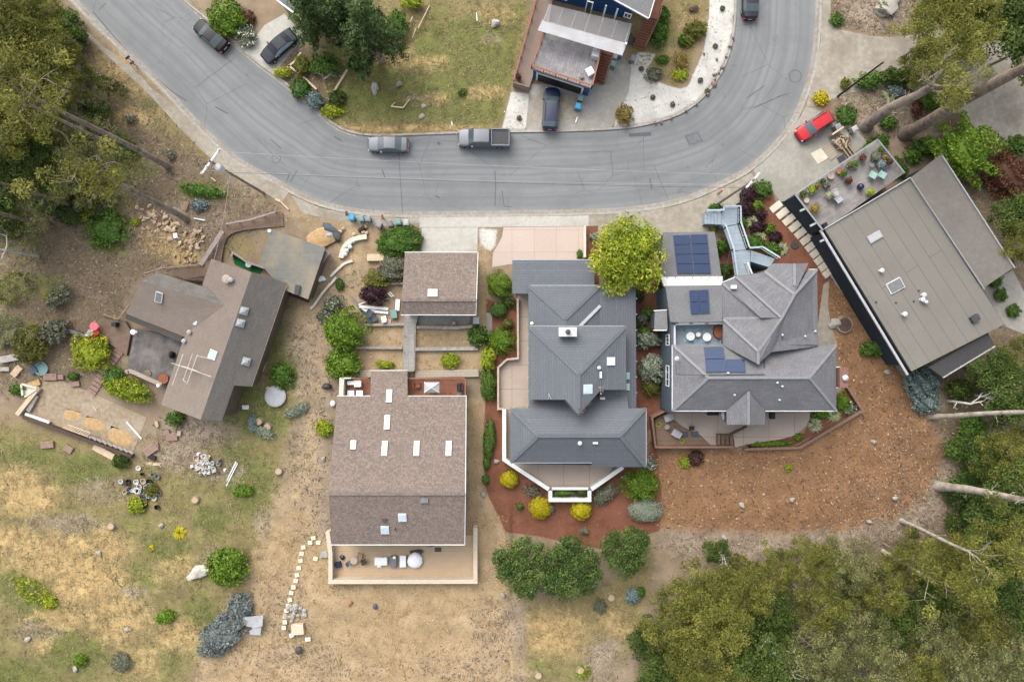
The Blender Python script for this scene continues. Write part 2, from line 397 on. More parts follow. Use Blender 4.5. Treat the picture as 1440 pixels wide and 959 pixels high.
me = bpy.data.meshes.new('road'); me.from_pydata(vs, [], fs); me.materials.append(M['asphalt'])
at = me.attributes.new('across', 'FLOAT', 'POINT'); at.data.foreach_set('value', ac)
if me.polygons[0].normal.z < 0: me.flip_normals()
road = bpy.data.objects.new('road', me); COL.objects.link(road); struct(road)

def strip(name, line, d0, d1, z0, z1, m, z1b=None):
    """solid strip along a pixel polyline between two sideways offsets in metres (positive = left of travel in the world)"""
    p = np.array([P(x, y)[:2] for x, y in resample(line, max(40, len(line)))])
    t = np.gradient(p, axis=0); t /= np.linalg.norm(t, axis=1)[:, None]; nrm = np.c_[-t[:, 1], t[:, 0]]
    a, b = p + nrm * d0, p + nrm * d1; n = len(p); vs = []; fs = []
    z1b = z1 if z1b is None else z1b
    for i in range(n): vs += [(a[i][0], a[i][1], z0), (a[i][0], a[i][1], z1), (b[i][0], b[i][1], z1b), (b[i][0], b[i][1], z0)]
    for i in range(n - 1):
        for k in range(4):
            k2 = (k + 1) % 4; fs.append([4 * i + k, 4 * i + k2, 4 * i + 4 + k2, 4 * i + 4 + k])
    import bmesh
    o = MB().add(vs, fs).build(name, m)
    bm = bmesh.new(); bm.from_mesh(o.data); bmesh.ops.recalc_face_normals(bm, faces=bm.faces); bm.to_mesh(o.data); bm.free()
    return o
# kerbs: outer line travels left-to-right with the kerb on its right hand, inner line has it on its left
struct(strip('kerb', OUTER_S, 0, -.30, -.3, .035, 'kerb_face'))
struct(strip('kerb', INNER_S, 0, .26, -.3, .035, 'kerb_face'))
struct(strip('gutter', OUTER_S, .45, .002, -.3, ZR + .012, 'gutter', ZR + .02))
struct(strip('gutter', INNER_S[:40], -.3, -.002, -.3, ZR + .012, 'gutter', ZR + .02))

# ------------------------------------------------------------------ ground sheet
fx = np.arange(-66, 66.01, .25); fy = np.arange(-45, 45.01, .25)
def outer(a):
    g = []; d = .5; x = a
    while x < 3500: x += d; d *= 1.45; g.append(x)
    return np.array(g)
xs = np.r_[-outer(66)[::-1], fx, outer(66)]; ys = np.r_[-outer(45)[::-1], fy, outer(45)]
GX, GY = np.meshgrid(xs, ys); PXg = GX * 12 + 720; PYg = 479.5 - GY * 12
def sdist(poly, X=None, Y=None):
    """signed distance in photo pixels, positive inside"""
    X = PXg if X is None else X; Y = PYg if Y is None else Y
    ins = np.zeros(X.shape, bool); d2 = np.full(X.shape, 1e12); n = len(poly)
    for i in range(n):
        x0, y0 = poly[i]; x1, y1 = poly[(i + 1) % n]
        if y0 != y1:
            c = ((y0 > Y) != (y1 > Y)) & (X < (x1 - x0) * (Y - y0) / (y1 - y0) + x0); ins ^= c
        dx, dy = x1 - x0, y1 - y0; L = dx * dx + dy * dy + 1e-9
        t = np.clip(((X - x0) * dx + (Y - y0) * dy) / L, 0, 1)
        d2 = np.minimum(d2, (X - x0 - t * dx) ** 2 + (Y - y0 - t * dy) ** 2)
    d = np.sqrt(d2); return np.where(ins, d, -d)
LAYERS = ['litter', 'olive', 'green', 'straw', 'grey', 'tan', 'chips', 'mulch', 'gravel']
W = {k: np.zeros(GX.shape) for k in LAYERS}
def paint(layer, poly, amt=1., soft=8):
    w = np.clip(sdist(poly) / soft * .5 + .5, 0, 1) * amt; W[layer] = np.maximum(W[layer], w)
def blob(layer, cx, cy, rx, ry, amt=1.):
    w = np.clip(1.5 - 1.0 * np.hypot((PXg - cx) / rx, (PYg - cy) / ry), 0, 1) * amt; W[layer] = np.maximum(W[layer], w)
def clear(poly, soft=4, keep=()):
    w = np.clip(sdist(poly) / soft * .5 + .5, 0, 1)
    for k in LAYERS:
        if k not in keep: W[k] *= (1 - w)
BIG = 4000
paint('litter', [(-BIG, -BIG), (90, -BIG), (95, 20), (180, 100), (260, 180), (345, 262), (400, 300), (300, 370), (280, 365), (190, 400), (170, 480), (170, 540), (60, 545), (-40, 560), (-BIG, 600)], .85, 20)
paint('litter', [(1150, -BIG), (BIG, -BIG), (BIG, BIG), (900, BIG), (900, 900), (1000, 800), (1200, 740), (1300, 640), (1330, 560), (1290, 530), (1430, 450), (1330, 210), (1240, 190), (1170, 190), (1170, 130), (1300, 30), (1160, 30)], .9, 16)
paint('olive', [(120, 45), (180, 95), (260, 172), (325, 225), (365, 262), (290, 225), (230, 205), (180, 170), (130, 110)], .75, 16)
blob('straw', 160, 110, 40, 40, .55); blob('straw', 190, 165, 30, 14, .7); blob('green', 210, 147, 14, 8, .6); blob('green', 285, 268, 40, 16, .7); blob('green', 165, 285, 26, 16, .6)
blob('green', 150, 330, 34, 36, .6); blob('green', 60, 400, 36, 18, .6); blob('green', 130, 200, 60, 50, .6); blob('green', 190, 235, 40, 26, .55); blob('green', 70, 250, 60, 40, .6); blob('green', 30, 470, 50, 24, .55); blob('green', 100, 270, 60, 24, .5); blob('green', 30, 330, 40, 40, .5); blob('straw', 240, 340, 44, 24, .65); blob('straw', 262, 364, 20, 12, .9); blob('olive', 330, 345, 32, 20, .7); blob('grey', 260, 310, 60, 30, .5); blob('grey', 350, 240, 50, 30, .4)
# the lot above the road
paint('olive', [(440, 60), (470, -200), (760, -200), (745, 40), (712, 150), (705, 186), (640, 187), (560, 190), (500, 190), (465, 172)], 1., 8)
for b_ in [(520, 130, 46, 34, .8), (600, 120, 30, 18, .65), (660, 110, 30, 26, .55), (690, 60, 24, 40, .6), (640, 40, 40, 20, .6), (570, 150, 22, 14, .9), (500, 150, 20, 24, .7), (660, 165, 26, 10, .5), (620, 30, 30, 30, .5)]: blob('green', *b_)
for b_ in [(600, 90, 34, 14, .62), (565, 70, 20, 30, .6), (680, 130, 34, 12, .6), (700, 20, 26, 18, .6), (610, 140, 26, 10, .6), (590, 185, 90, 9, .95), (490, 182, 30, 8, .8), (545, 85, 20, 9, .9)]: blob('straw', *b_)
blob('grey', 590, 140, 24, 10, .45); blob('grey', 690, 55, 16, 8, .5)
# dark bed, gravel and planting round the blue house
paint('litter', [(404, 80), (450, 60), (490, 95), (470, 130), (455, 155), (440, 148), (395, 112)], .9, 5)
paint('olive', [(890, -200), (1000, -200), (998, 0), (992, 40), (975, 90), (955, 125), (915, 105), (885, 80)], .9, 5)
paint('gravel', [(998, -200), (1036, -200), (1036, 0), (1034, 40), (1025, 85), (1003, 122), (983, 143), (945, 167), (900, 178), (862, 182), (884, 110), (885, 95), (898, 74), (922, 76), (908, 100), (920, 115), (957, 126), (968, 122), (990, 72), (998, 20)], 1.1, 3)
paint('gravel', [(719, 130), (745, 132), (738, 186), (705, 186)], 1.1, 3)
blob('green', 925, 45, 22, 34, .75); blob('straw', 970, 30, 22, 22, .4); blob('straw', 945, 85, 22, 22, .4)
# top right beds
paint('litter', [(1168, -200), (1300, -200), (1330, 20), (1280, 55), (1230, 50), (1168, 34)], 1., 6); blob('grey', 1240, 15, 60, 30, .75)
paint('grey', [(1170, 132), (1240, 105), (1300, 140), (1330, 200), (1270, 200), (1205, 190), (1180, 160)], .55, 10)
# the dirt yard between cabin and garage
paint('tan', [(345, 280), (420, 290), (500, 302), (600, 306), (592, 350), (565, 360), (560, 520), (470, 530), (458, 560), (455, 770), (370, 770), (380, 700), (420, 600), (430, 480), (395, 420), (460, 345)], .55, 14)
paint('grey', [(395, 460), (460, 430), (480, 500), (470, 560), (462, 780), (420, 740), (400, 650), (420, 560)], .62, 18)
blob('straw', 520, 345, 60, 20, .5); blob('grey', 500, 395, 40, 20, .5)
blob('green', 385, 470, 20, 40, .75); blob('green', 400, 520, 26, 30, .8); blob('green', 400, 425, 20, 14, .6); blob('straw', 425, 460, 16, 40, .5)
# lower-left field
paint('olive', [(-300, 560), (40, 590), (190, 645), (215, 600), (320, 590), (355, 545), (405, 430), (425, 470), (420, 580), (395, 690), (372, 770), (340, 840), (270, 960), (240, 1300), (-300, 1300)], .85, 18)
for b_ in [(45, 640, 50, 22, .75), (120, 660, 50, 26, .8), (330, 560, 50, 40, .75), (370, 590, 40, 30, .8), (350, 680, 40, 50, .8), (290, 680, 50, 26, .45), (60, 850, 44, 30, .8), (110, 920, 50, 40, .75), (200, 810, 24, 26, .7), (235, 770, 40, 30, .65), (280, 870, 30, 40, .75), (20, 950, 60, 30, .8), (20, 820, 30, 30, .7), (240, 930, 20, 30, .6), (190, 740, 40, 26, .5), (300, 730, 30, 26, .75), (330, 640, 30, 30, .7)]: blob('green', *b_)
for b_ in [(80, 780, 80, 36, .85), (130, 830, 60, 44, .95), (40, 700, 46, 30, .8), (15, 760, 40, 26, .8), (170, 870, 50, 36, .75), (80, 870, 50, 16, .7), (60, 900, 16, 20, .5), (250, 800, 40, 20, .5), (250, 890, 40, 26, .7), (200, 930, 30, 30, .55), (200, 700, 30, 18, .4), (150, 770, 36, 30, .8), (25, 670, 30, 20, .6)]: blob('straw', *b_)
for b_ in [(105, 735, 40, 16, .6), (60, 735, 30, 14, .5), (140, 690, 40, 20, .5), (190, 830, 20, 12, .5), (50, 885, 34, 16, .55), (270, 610, 60, 28, .8), (250, 640, 46, 24, .8), (310, 660, 40, 20, .6), (300, 790, 22, 24, .5)]: blob('grey', *b_)
paint('green', [(-300, 590), (40, 600), (190, 655), (330, 600), (355, 550), (405, 430), (425, 470), (420, 580), (395, 690), (372, 770), (340, 840), (270, 960), (240, 1300), (-300, 1300)], .34, 18)
paint('green', [(455, 60), (745, 0), (712, 150), (700, 180), (470, 170)], .66, 10)
# straw lot under the brown house
paint('straw', [(345, 800), (400, 730), (465, 760), (670, 800), (680, 700), (712, 730), (720, 850), (735, 960), (720, 1300), (270, 1300), (280, 940)], .72, 22)
paint('tan', [(350, 790), (400, 700), (465, 760), (680, 760), (735, 900), (720, 1300), (270, 1300), (280, 930)], .7, 20)
for b_ in [(400, 860, 40, 50, .75), (430, 930, 70, 36, .8), (700, 890, 40, 50, .85), (620, 940, 50, 26, .6), (690, 960, 50, 50, .8), (520, 945, 40, 20, .6), (400, 930, 60, 30, .7), (372, 740, 16, 30, .5), (445, 745, 30, 22, .8), (480, 800, 20, 40, .45), (330, 930, 40, 30, .55)]: blob('grey', *b_)
for b_ in [(540, 860, 60, 26, .95), (570, 900, 50, 40, .95), (545, 940, 20, 20, .9), (420, 740, 34, 26, .75), (390, 770, 26, 40, .7), (360, 910, 30, 16, .6)]: blob('straw', *b_)
paint('tan', [(656, 560), (684, 560), (682, 690), (712, 760), (690, 850), (668, 830), (656, 740)], 1., 8); blob('straw', 670, 770, 20, 60, .5)
# below the round trees
paint('olive', [(735, 845), (760, 840), (850, 820), (900, 790), (925, 760), (900, 900), (870, 960), (850, 1300), (720, 1300)], .8, 12)
blob('straw', 780, 890, 46, 34, .85); blob('straw', 860, 880, 30, 24, .6); blob('grey', 850, 930, 30, 40, .7); blob('green', 770, 930, 30, 30, .5); blob('green', 815, 945, 20, 16, .6); blob('green', 900, 775, 20, 20, .6)
# terraces above the brown house
paint('tan', [(480, 450), (690, 450), (690, 530), (480, 530)], .8, 6); blob('straw', 540, 500, 40, 16, .5); blob('straw', 630, 470, 40, 8, .5)
paint('tan', [(670, 340), (690, 350), (690, 470), (672, 470)], .9, 5)
paint('gravel', [(672, 320), (700, 322), (698, 345), (690, 355), (674, 345)], .8, 5)
# bark mulch round the grey house, red bark round the slate-roofed house, chips to the right
paint('chips', [(905, 610), (925, 632), (1050, 632), (1125, 632), (1216, 578), (1192, 540), (1160, 480), (1150, 440), (1155, 400), (1170, 380), (1215, 440), (1270, 525), (1300, 580), (1330, 640), (1300, 700), (1260, 730), (1180, 745), (1100, 748), (1000, 745), (930, 740), (915, 700)], 1.1, 12)
paint('grey', [(930, 748), (1100, 748), (1220, 720), (1270, 660), (1300, 600), (1350, 640), (1370, 720), (1300, 745), (1150, 775), (1040, 790), (960, 785), (925, 770)], .8, 16)
for b_ in [(1240, 690, 60, 20, .75), (1280, 640, 30, 50, .7), (1290, 600, 22, 30, .7)]: blob('grey', *b_)
paint('mulch', [(684, 420), (705, 430), (742, 420), (742, 560), (718, 575), (722, 640), (776, 690), (830, 690), (908, 640), (912, 640), (916, 615), (925, 640), (930, 700), (928, 745), (915, 750), (880, 762), (845, 772), (765, 755), (712, 748), (684, 690), (680, 640), (683, 560)], 1.15, 3)
paint('mulch', [(820, 318), (842, 318), (842, 350), (842, 404), (892, 400), (910, 390), (930, 400), (948, 420), (948, 580), (915, 600), (890, 640), (880, 560), (894, 400), (838, 404), (820, 366)], 1.15, 3)
paint('mulch', [(1036, 290), (1060, 252), (1085, 268), (1100, 300), (1170, 385), (1160, 400), (1150, 470), (1080, 400), (1050, 350), (1012, 330), (1012, 388), (1040, 388)], .95, 5)
paint('mulch', [(1120, 625), (1214, 577), (1192, 545), (1150, 570), (1130, 610), (1060, 628)], 1., 3)
for k in LAYERS: W[k][(abs(GX) > 120) | (abs(GY) > 90)] = 0
W['litter'][(abs(GX) > 120) | (abs(GY) > 90)] = .7
# flatten under everything paved or built, gentle bumps elsewhere
FLATS = [[(a0, b0) for a0, b0 in ROADPOLY],
  [(360, 240), (1160, 180), (1200, 300), (1290, 530), (1180, 600), (1215, 640), (905, 770), (690, 690), (690, 850), (455, 850), (440, 520), (480, 400), (400, 330)],
  [(150, 360), (310, 310), (470, 340), (440, 430), (320, 610), (150, 540)], [(20, 520), (215, 570), (195, 660), (20, 600)],
  [(700, -60), (900, -60), (1040, -60), (1040, 190), (700, 190)], [(1130, -60), (1440, 30), (1480, 250), (1440, 480), (1290, 530), (1090, 280)], [(90, 20), (400, 290), (380, 310), (60, 40)], [(290, -60), (460, -60), (470, 160), (350, 120)]]
flat = np.zeros(GX.shape)
for f_ in FLATS: flat = np.maximum(flat, np.clip(sdist(f_) / 20 + 1, 0, 1))
rd = sdist(ROADPOLY)
def vnoise(s, seed):
    r = np.random.default_rng(seed); g = r.random((220, 220)); u = (GX / s) % 218; v = (GY / s) % 218
    i, j = u.astype(int), v.astype(int); fu, fv = u - i, v - j; fu = fu * fu * (3 - 2 * fu); fv = fv * fv * (3 - 2 * fv)
    return (g[j, i] * (1 - fu) + g[j, i + 1] * fu) * (1 - fv) + (g[j + 1, i] * (1 - fu) + g[j + 1, i + 1] * fu) * fv - .5
GZ = (vnoise(2.3, 1) * .22 + vnoise(.8, 2) * .12 + vnoise(9, 3) * .5) * (1 - flat)
GZ = np.where(rd > -3.2, -.26, GZ)
nx, ny = len(xs), len(ys)
co = np.c_[GX.ravel(), GY.ravel(), GZ.ravel()]
idx = np.arange(nx * ny).reshape(ny, nx)
q = np.stack([idx[:-1, :-1], idx[:-1, 1:], idx[1:, 1:], idx[1:, :-1]], -1).reshape(-1, 4)
def fast_mesh(name, co, faces, mats, tint=None, smooth=False):
    """faces: (n, k) integer array"""
    me = bpy.data.meshes.new(name); n, k = faces.shape
    me.vertices.add(len(co)); me.vertices.foreach_set('co', np.ascontiguousarray(co, dtype=np.float32).ravel())
    me.loops.add(n * k); me.loops.foreach_set('vertex_index', np.ascontiguousarray(faces, dtype=np.int32).ravel())
    me.polygons.add(n); me.polygons.foreach_set('loop_start', np.arange(0, n * k, k, dtype=np.int32)); me.polygons.foreach_set('loop_total', np.full(n, k, dtype=np.int32))
    me.update(calc_edges=True)
    for m_ in mats: me.materials.append(M[m_] if isinstance(m_, str) else m_)
    if tint is not None:
        at = me.attributes.new('tint', 'FLOAT', 'POINT'); at.data.foreach_set('value', np.ascontiguousarray(tint, dtype=np.float32))
    if smooth: me.polygons.foreach_set('use_smooth', [True] * n)
    me.validate(); return me
a = NT('soil'); v = a.coord()
nf = a.noise(v, 7, 6, .75); nm = a.noise(v, 1.6, 5, .65); nl = a.noise(v, .45, 4, .6)
sp = a.noise(v, 16, 3, .7)
def lay(stops, f=None): return a.ramp(f if f is not None else nf, stops)
PAL = {'litter': [(.3, (.055, .042, .027)), (.5, (.118, .09, .058)), (.7, (.215, .165, .108))],
       'olive': [(.3, (.092, .078, .033)), (.5, (.168, .135, .062)), (.7, (.27, .215, .11))],
       'green': [(.3, (.046, .06, .012)), (.5, (.096, .108, .03)), (.7, (.175, .17, .066))],
       'straw': [(.3, (.19, .132, .055)), (.5, (.305, .215, .097)), (.7, (.42, .315, .165))],
       'grey': [(.3, (.11, .085, .06)), (.5, (.205, .163, .12)), (.7, (.33, .275, .22))],
       'tan': [(.3, (.17, .122, .07)), (.5, (.262, .192, .114)), (.7, (.355, .272, .175))],
       'chips': [(.3, (.082, .043, .022)), (.5, (.162, .088, .046)), (.7, (.29, .18, .10))],
       'mulch': [(.3, (.08, .033, .02)), (.5, (.138, .058, .036)), (.7, (.20, .09, .06))],
       'gravel': [(.3, (.24, .228, .20)), (.5, (.40, .385, .35)), (.7, (.56, .545, .50))]}
col = lay([(.3, (.14, .105, .072)), (.7, (.25, .19, .13))])
for gi in range(3):
    at = a.n('ShaderNodeAttribute'); at.attribute_name = 'cover%d' % gi
    sep = a.n('ShaderNodeSeparateColor'); a.l(at.outputs['Color'], sep.inputs[0])
    for ci in range(3):
        k = LAYERS[gi * 3 + ci]; hard = 3.2 if k in ('mulch', 'gravel') else 1.9
        nn = a.math('ADD', a.math('MULTIPLY', a.math('SUBTRACT', nm, .5), 1.5), a.math('MULTIPLY', a.math('SUBTRACT', nf, .5), 1.0))
        nn = a.math('ADD', nn, a.math('MULTIPLY', a.math('SUBTRACT', nl, .5), .6))
        if k in ('mulch', 'gravel'): nn = a.math('MULTIPLY', nn, .35)
        f = a.math('MULTIPLY', a.math('ADD', a.math('ADD', sep.outputs[ci], nn), -.5), hard); f = a.math('ADD', f, .5, True)
        f = a.math('MULTIPLY', f, a.math('MULTIPLY', sep.outputs[ci], 6., True))
        col = a.mix(f, col, lay(PAL[k], sp if k in ('chips', 'gravel', 'mulch') else None))
col = a.mix(.55, col, a.mix(1., col, a.ramp(nl, [(.3, (.6, .6, .6)), (.7, (1.35, 1.35, 1.35))]), 'MULTIPLY'))
a.l(col, a.b.inputs['Base Color']); a.b.inputs['Roughness'].default_value = .95; a.b.inputs['Specular IOR Level'].default_value = .1
a.bump(a.math('ADD', nf, a.math('MULTIPLY', sp, .6)), .35, .04); M['soil'] = a.m
me = fast_mesh('ground', co, q, ['soil'], smooth=True)
for gi in range(3):
    at = me.attributes.new('cover%d' % gi, 'FLOAT_COLOR', 'POINT')
    at.data.foreach_set('color', np.stack([W[LAYERS[gi * 3 + c]].ravel() for c in range(3)] + [np.ones(nx * ny)], -1).astype(np.float32).ravel())
ground = bpy.data.objects.new('ground', me); COL.objects.link(ground); struct(ground)
IX, IY = slice(np.searchsorted(xs, -62), np.searchsorted(xs, 62)), slice(np.searchsorted(ys, -42), np.searchsorted(ys, 42))
def gz(x, y):
    i = int(np.clip(np.searchsorted(xs, x), 1, nx - 1)); j = int(np.clip(np.searchsorted(ys, y), 1, ny - 1))
    return float(GZ[j, i])
def ongrid(px, py):
    p = P(px, py); z = gz(p.x, p.y); return P(px, py, z if z > -.2 else ZR)

# ------------------------------------------------------------------ pavements, drives, terraces on the ground
def offs(line, px):   # offset a pixel line to its right-hand side (image y down)
    p = np.array(line, float); t = np.gradient(p, axis=0); t /= np.linalg.norm(t, axis=1)[:, None]
    return [tuple(v_) for v_ in p + np.c_[-t[:, 1], t[:, 0]] * px]
sw = resample(OUTER_S, 200)
L1 = [tuple(v_) for v_ in sw if v_[0] < 410 and v_[1] > -210]
def right_side(line, a0, b0): return offs(line, a0) + offs(line, b0)[::-1]
sheet('sidewalk', right_side(L1, 3.7, 21), .022, 'dirty_concrete', 45)
sheet('sidewalk', [(590, 305.6), (700, 305.0), (800, 303.8), (828, 303), (828, 318), (700, 319.5), (590, 320)], .026, 'pale_concrete')
sheet('sidewalk', [(410, 275), (450, 292.5), (500, 303), (560, 306.8), (590, 305.6), (590, 314), (540, 319), (470, 310), (425, 300)], .018, 'dirty_concrete')
sheet('driveway', [(593, 320.5), (672, 320), (671, 362), (593, 362)], .03, 'pale_concrete')
sheet('driveway', [(708, 320), (821, 318.6), (821, 372), (716, 372), (692, 376), (693, 356), (700, 345), (706, 333)], .03, 'pink_concrete')
sheet('driveway', [(828, 303), (860, 301.5), (912, 296.5), (945, 291), (980, 281), (1012, 266), (1038, 254), (1056, 243), (1068, 262), (1040, 290), (1014, 293), (992, 330), (932, 332), (912, 352), (842, 352), (841, 318), (828, 318)], .024, 'dirty_concrete')
sheet('driveway', [(1060, 239), (1084, 219), (1104, 196), (1121, 171), (1134, 150), (1190, 170), (1220, 200), (1120, 280), (1098, 284), (1080, 262), (1068, 262)], .028, 'concrete')
sheet('driveway', [(1134, 150), (1138, 130), (1147, 100), (1153.8, 60), (1156.6, 0), (1156.6, -200), (1168, -200), (1168, 34), (1180, 42), (1230, 52), (1268, 52), (1330, 40), (1500, 40), (1560, 200), (1440, 215), (1380, 190), (1340, 150), (1260, 118), (1180, 135), (1150, 150)], .022, 'dirty_concrete')
sheet('driveway', [(260, -2), (300, -70), (345, -70), (300, 8), (291, 24)], .02, 'dirty_concrete')
sheet('driveway', [(326, 55), (366, 89.5), (386, 103), (402, 84), (430, 52), (400, 20), (372, 36), (346, 70)], .026, 'pale_concrete', 40)
sheet('driveway', [(745, 118), (740, 184), (800, 182.8), (860, 180.4), (884, 130), (888, 95), (872, 74), (850, 90), (835, 122)], .024, 'concrete', -15)
sheet('parking_pad', [(756, 128), (818, 134), (810, 168), (744, 176)], .036, 'dirty_concrete', -15)
sheet('terrace_slab', [(62, 536), (90, 536), (130, 553), (207, 587), (186, 640), (36, 583), (46, 562)], .035, 'earth_slab', -23)
for s_ in ([(92, 574), (116, 580), (113, 592), (88, 590)], [(121, 584), (146, 592), (150, 604), (134, 606), (116, 598)], [(155, 598), (182, 608), (188, 618), (178, 632), (150, 618)]): sheet('sand', smooth_line(s_ + [s_[0], s_[1]], 2)[1:-1], .043, 'sand', t=.006)
sheet('path', [(684, 440), (692, 440), (692, 470), (684, 470)], .02, 'concrete')
sheet('path', [(1148, 470), (1158, 400), (1166, 395), (1164, 430), (1168, 455), (1178, 485), (1150, 485)], .03, 'dirty_concrete')
sheet('rear_yard', [(1380, 405), (1424, 380), (1450, 430), (1440, 470), (1415, 460)], .03, 'concrete', 30)
struct(MB().poly([P(x, y) + Vector((0, 0, ZR + .004)) for x, y in [(962, 190), (982, 183), (990, 199), (970, 207)]]).build('road_patch', 'asphalt_patch'))
# cracks sealed with tar, painted guide marks
def road_line(name, pts, w, m, z=.006):
    b = MB()
    for p0, p1 in zip(pts[:-1], pts[1:]):
        a0, b0 = P(*p0), P(*p1); d = (b0 - a0).normalized(); n = Vector((-d.y, d.x, 0)) * w / 2
        b.poly([q_ + Vector((0, 0, ZR + z)) for q_ in (a0 - n, b0 - n, b0 + n, a0 + n)])
    return struct(b.build(name, m))
for i, (pts, w) in enumerate([([(696, 290), (697, 262), (696, 240)], .1), ([(706, 268), (709, 290), (720, 291)], .09), ([(914, 250), (917, 266)], .16), ([(537, 238), (541, 250)], .12), ([(402, 257), (407, 243)], .1), ([(408, 256), (417, 240)], .1), ([(380, 196), (395, 209)], .1),
        ([(302, 150), (320, 160)], .14), ([(360, 193), (372, 206), (400, 232)], .06), ([(130, 16), (160, 52), (185, 78), (240, 128), (262, 142)], .12), ([(138, 14), (148, 4)], .09), ([(965, 192), (981, 186), (988, 198), (970, 203), (965, 192)], .07), ([(1050, 138), (1076, 120)], .07), ([(1060, 152), (1095, 136), (1112, 130)], .07), ([(612, 275), (618, 278)], .14), ([(615, 200), (619, 203)], .25),
        ([(1010, 272), (960, 290)], .06), ([(470, 192), (480, 198)], .14), ([(885, 190), (916, 188)], .4), ([(920, 233), (940, 280)], .05), ([(560, 190), (562, 240), (566, 300)], .05), ([(905, 188), (906, 240)], .04)]):
    road_line('crack_seal', pts, w, 'crack_seal', .006 + .001 * i)
def ring(px, py, r, w, name, m, z):
    b = MB(); c = P(px, py); vs = []
    for k in range(28):
        t = 2 * math.pi * k / 28; u = Vector((math.cos(t), math.sin(t), 0)); vs += [c + u * r + Vector((0, 0, ZR + z)), c + u * (r - w) + Vector((0, 0, ZR + z))]
    return struct(b.add(vs, [[2 * k, (2 * k + 2) % 56, (2 * k + 3) % 56, 2 * k + 1] for k in range(28)]).build(name, m))
ring(1119, 107, .75, .09, 'crack_seal', 'crack_seal', .005); ring(388, 223, .55, .07, 'crack_seal', 'crack_seal', .007)
for px, py, lab in ((1091, 53, 'round iron cover in the road near the upper right bend'), (257, 69, 'round iron cover in the road by the black car'), (1111, 132, 'round iron cover in the road near the red car')):
    tag(MB().lathe(P(px, py) + Vector((0, 0, ZR + .002)), [(.36, 0), (.36, .012), (.30, .014)], 18).build('manhole_cover', 'mid_grey', loc=P(px, py, ZR)), lab, 'manhole cover')
# ------------------------------------------------------------------ houses
def plane(a, b, c):
    a, b, c = P(*a), P(*b), P(*c); n = (b - a).cross(c - a).normalized(); return (a, n if n.z > 0 else -n)
def on(pl, px, py):
    o = Vector((0, 0, CAMH)); d = P(px, py, 0) - o; t = (pl[0] - o).dot(pl[1]) / d.dot(pl[1]); return o + d * t
def flatp(z): return (Vector((0, 0, z)), Vector((0, 0, 1)))
def face(pts):
    """roof plane seen in the photo: the first three corners carry heights, the rest lie on their plane"""
    pl = plane(*pts[:3]); return [P(*p) if len(p) == 3 else on(pl, *p) for p in pts], pl
def roofing(parent, faces, m, t=.17, name='roof'):
    b = MB(); r = []
    for f in faces:
        v, pl = face(f); b.slab(v, t); r.append((v, pl))
    return b.build(name, m, parent), r
def body(parent, secs, m, s=.93, drop=.2, z0=-.2, name='wall'):
    """walls under each roof section (list of lists of roof planes), pulled in from the eaves"""
    b = MB()
    for fs in secs:
        c = sum((p for v, _ in fs for p in v), Vector()) / sum(len(v) for v, _ in fs)
        for v, _ in fs:
            vv = []
            for p in v:
                d = Vector((p.x - c.x, p.y - c.y)); L = d.length or 1; k = max(0, 1 - s / L)
                vv.append(Vector((c.x + d.x * k, c.y + d.y * k, p.z - drop)))
            b.slab(vv, 0, z0)
    return b.build(name, m, parent)
def frame_mtx(n, ang):
    u = Vector((math.cos(ang), math.sin(ang), 0)); u = (u - n * u.dot(n)).normalized(); return Matrix((u, n.cross(u), n)).transposed()
def skylight(parent, pl, px, py, w, h, ang=0, glass='skylight_glass', frame='white_trim', hgt=.16, dome=False):
    c = on(pl, px, py); k = (CAMH - c.z) / F; m = frame_mtx(pl[1], R(ang)); n = pl[1]
    W_, H_ = w * k, h * k
    fr = MB().box(c + n * hgt / 2, (W_, H_, hgt), mtx=m).build('skylight', frame, parent)
    g = MB()
    i = .14 if min(W_, H_) > .6 else .08
    if dome:
        vs = [c + n * (hgt + .01) + m @ Vector((x * (W_ / 2 - .06), y * (H_ / 2 - .06), 0)) for x, y in ((-1, -1), (1, -1), (1, 1), (-1, 1))]
        vs2 = [c + n * (hgt + .22) + m @ Vector((x * (W_ / 2 - .3), y * (H_ / 2 - .3), 0)) for x, y in ((-1, -1), (1, -1), (1, 1), (-1, 1))]
        g.add(vs + vs2, [[4, 5, 6, 7]] + [[a_, (a_ + 1) % 4, 4 + (a_ + 1) % 4, 4 + a_] for a_ in range(4)])
    else: g.box(c + n * (hgt + .012), (W_ - i, H_ - i, .03), mtx=m)
    g.build('pane', glass, fr); return fr
def pipe(parent, pl, px, py, r, h, m='white_metal', cap=True, name='vent_pipe'):
    c = on(pl, px, py); b = MB().tube([c - Vector((0, 0, .1)), c + Vector((0, 0, h))], r, 10)
    if cap: b.lathe(c + Vector((0, 0, h * .8)), [(r * 1.5, 0), (r * 1.6, .06), (r * .4, .16)], 12)
    return b.build(name, m, parent)
def ridge(parent, segs, m, w=.3):
    b = MB()
    for a0, b0 in segs: b.bar(P(*a0) + Vector((0, 0, .03)), P(*b0) + Vector((0, 0, .03)), w, .07)
    return b.build('ridge_cap', m, parent)
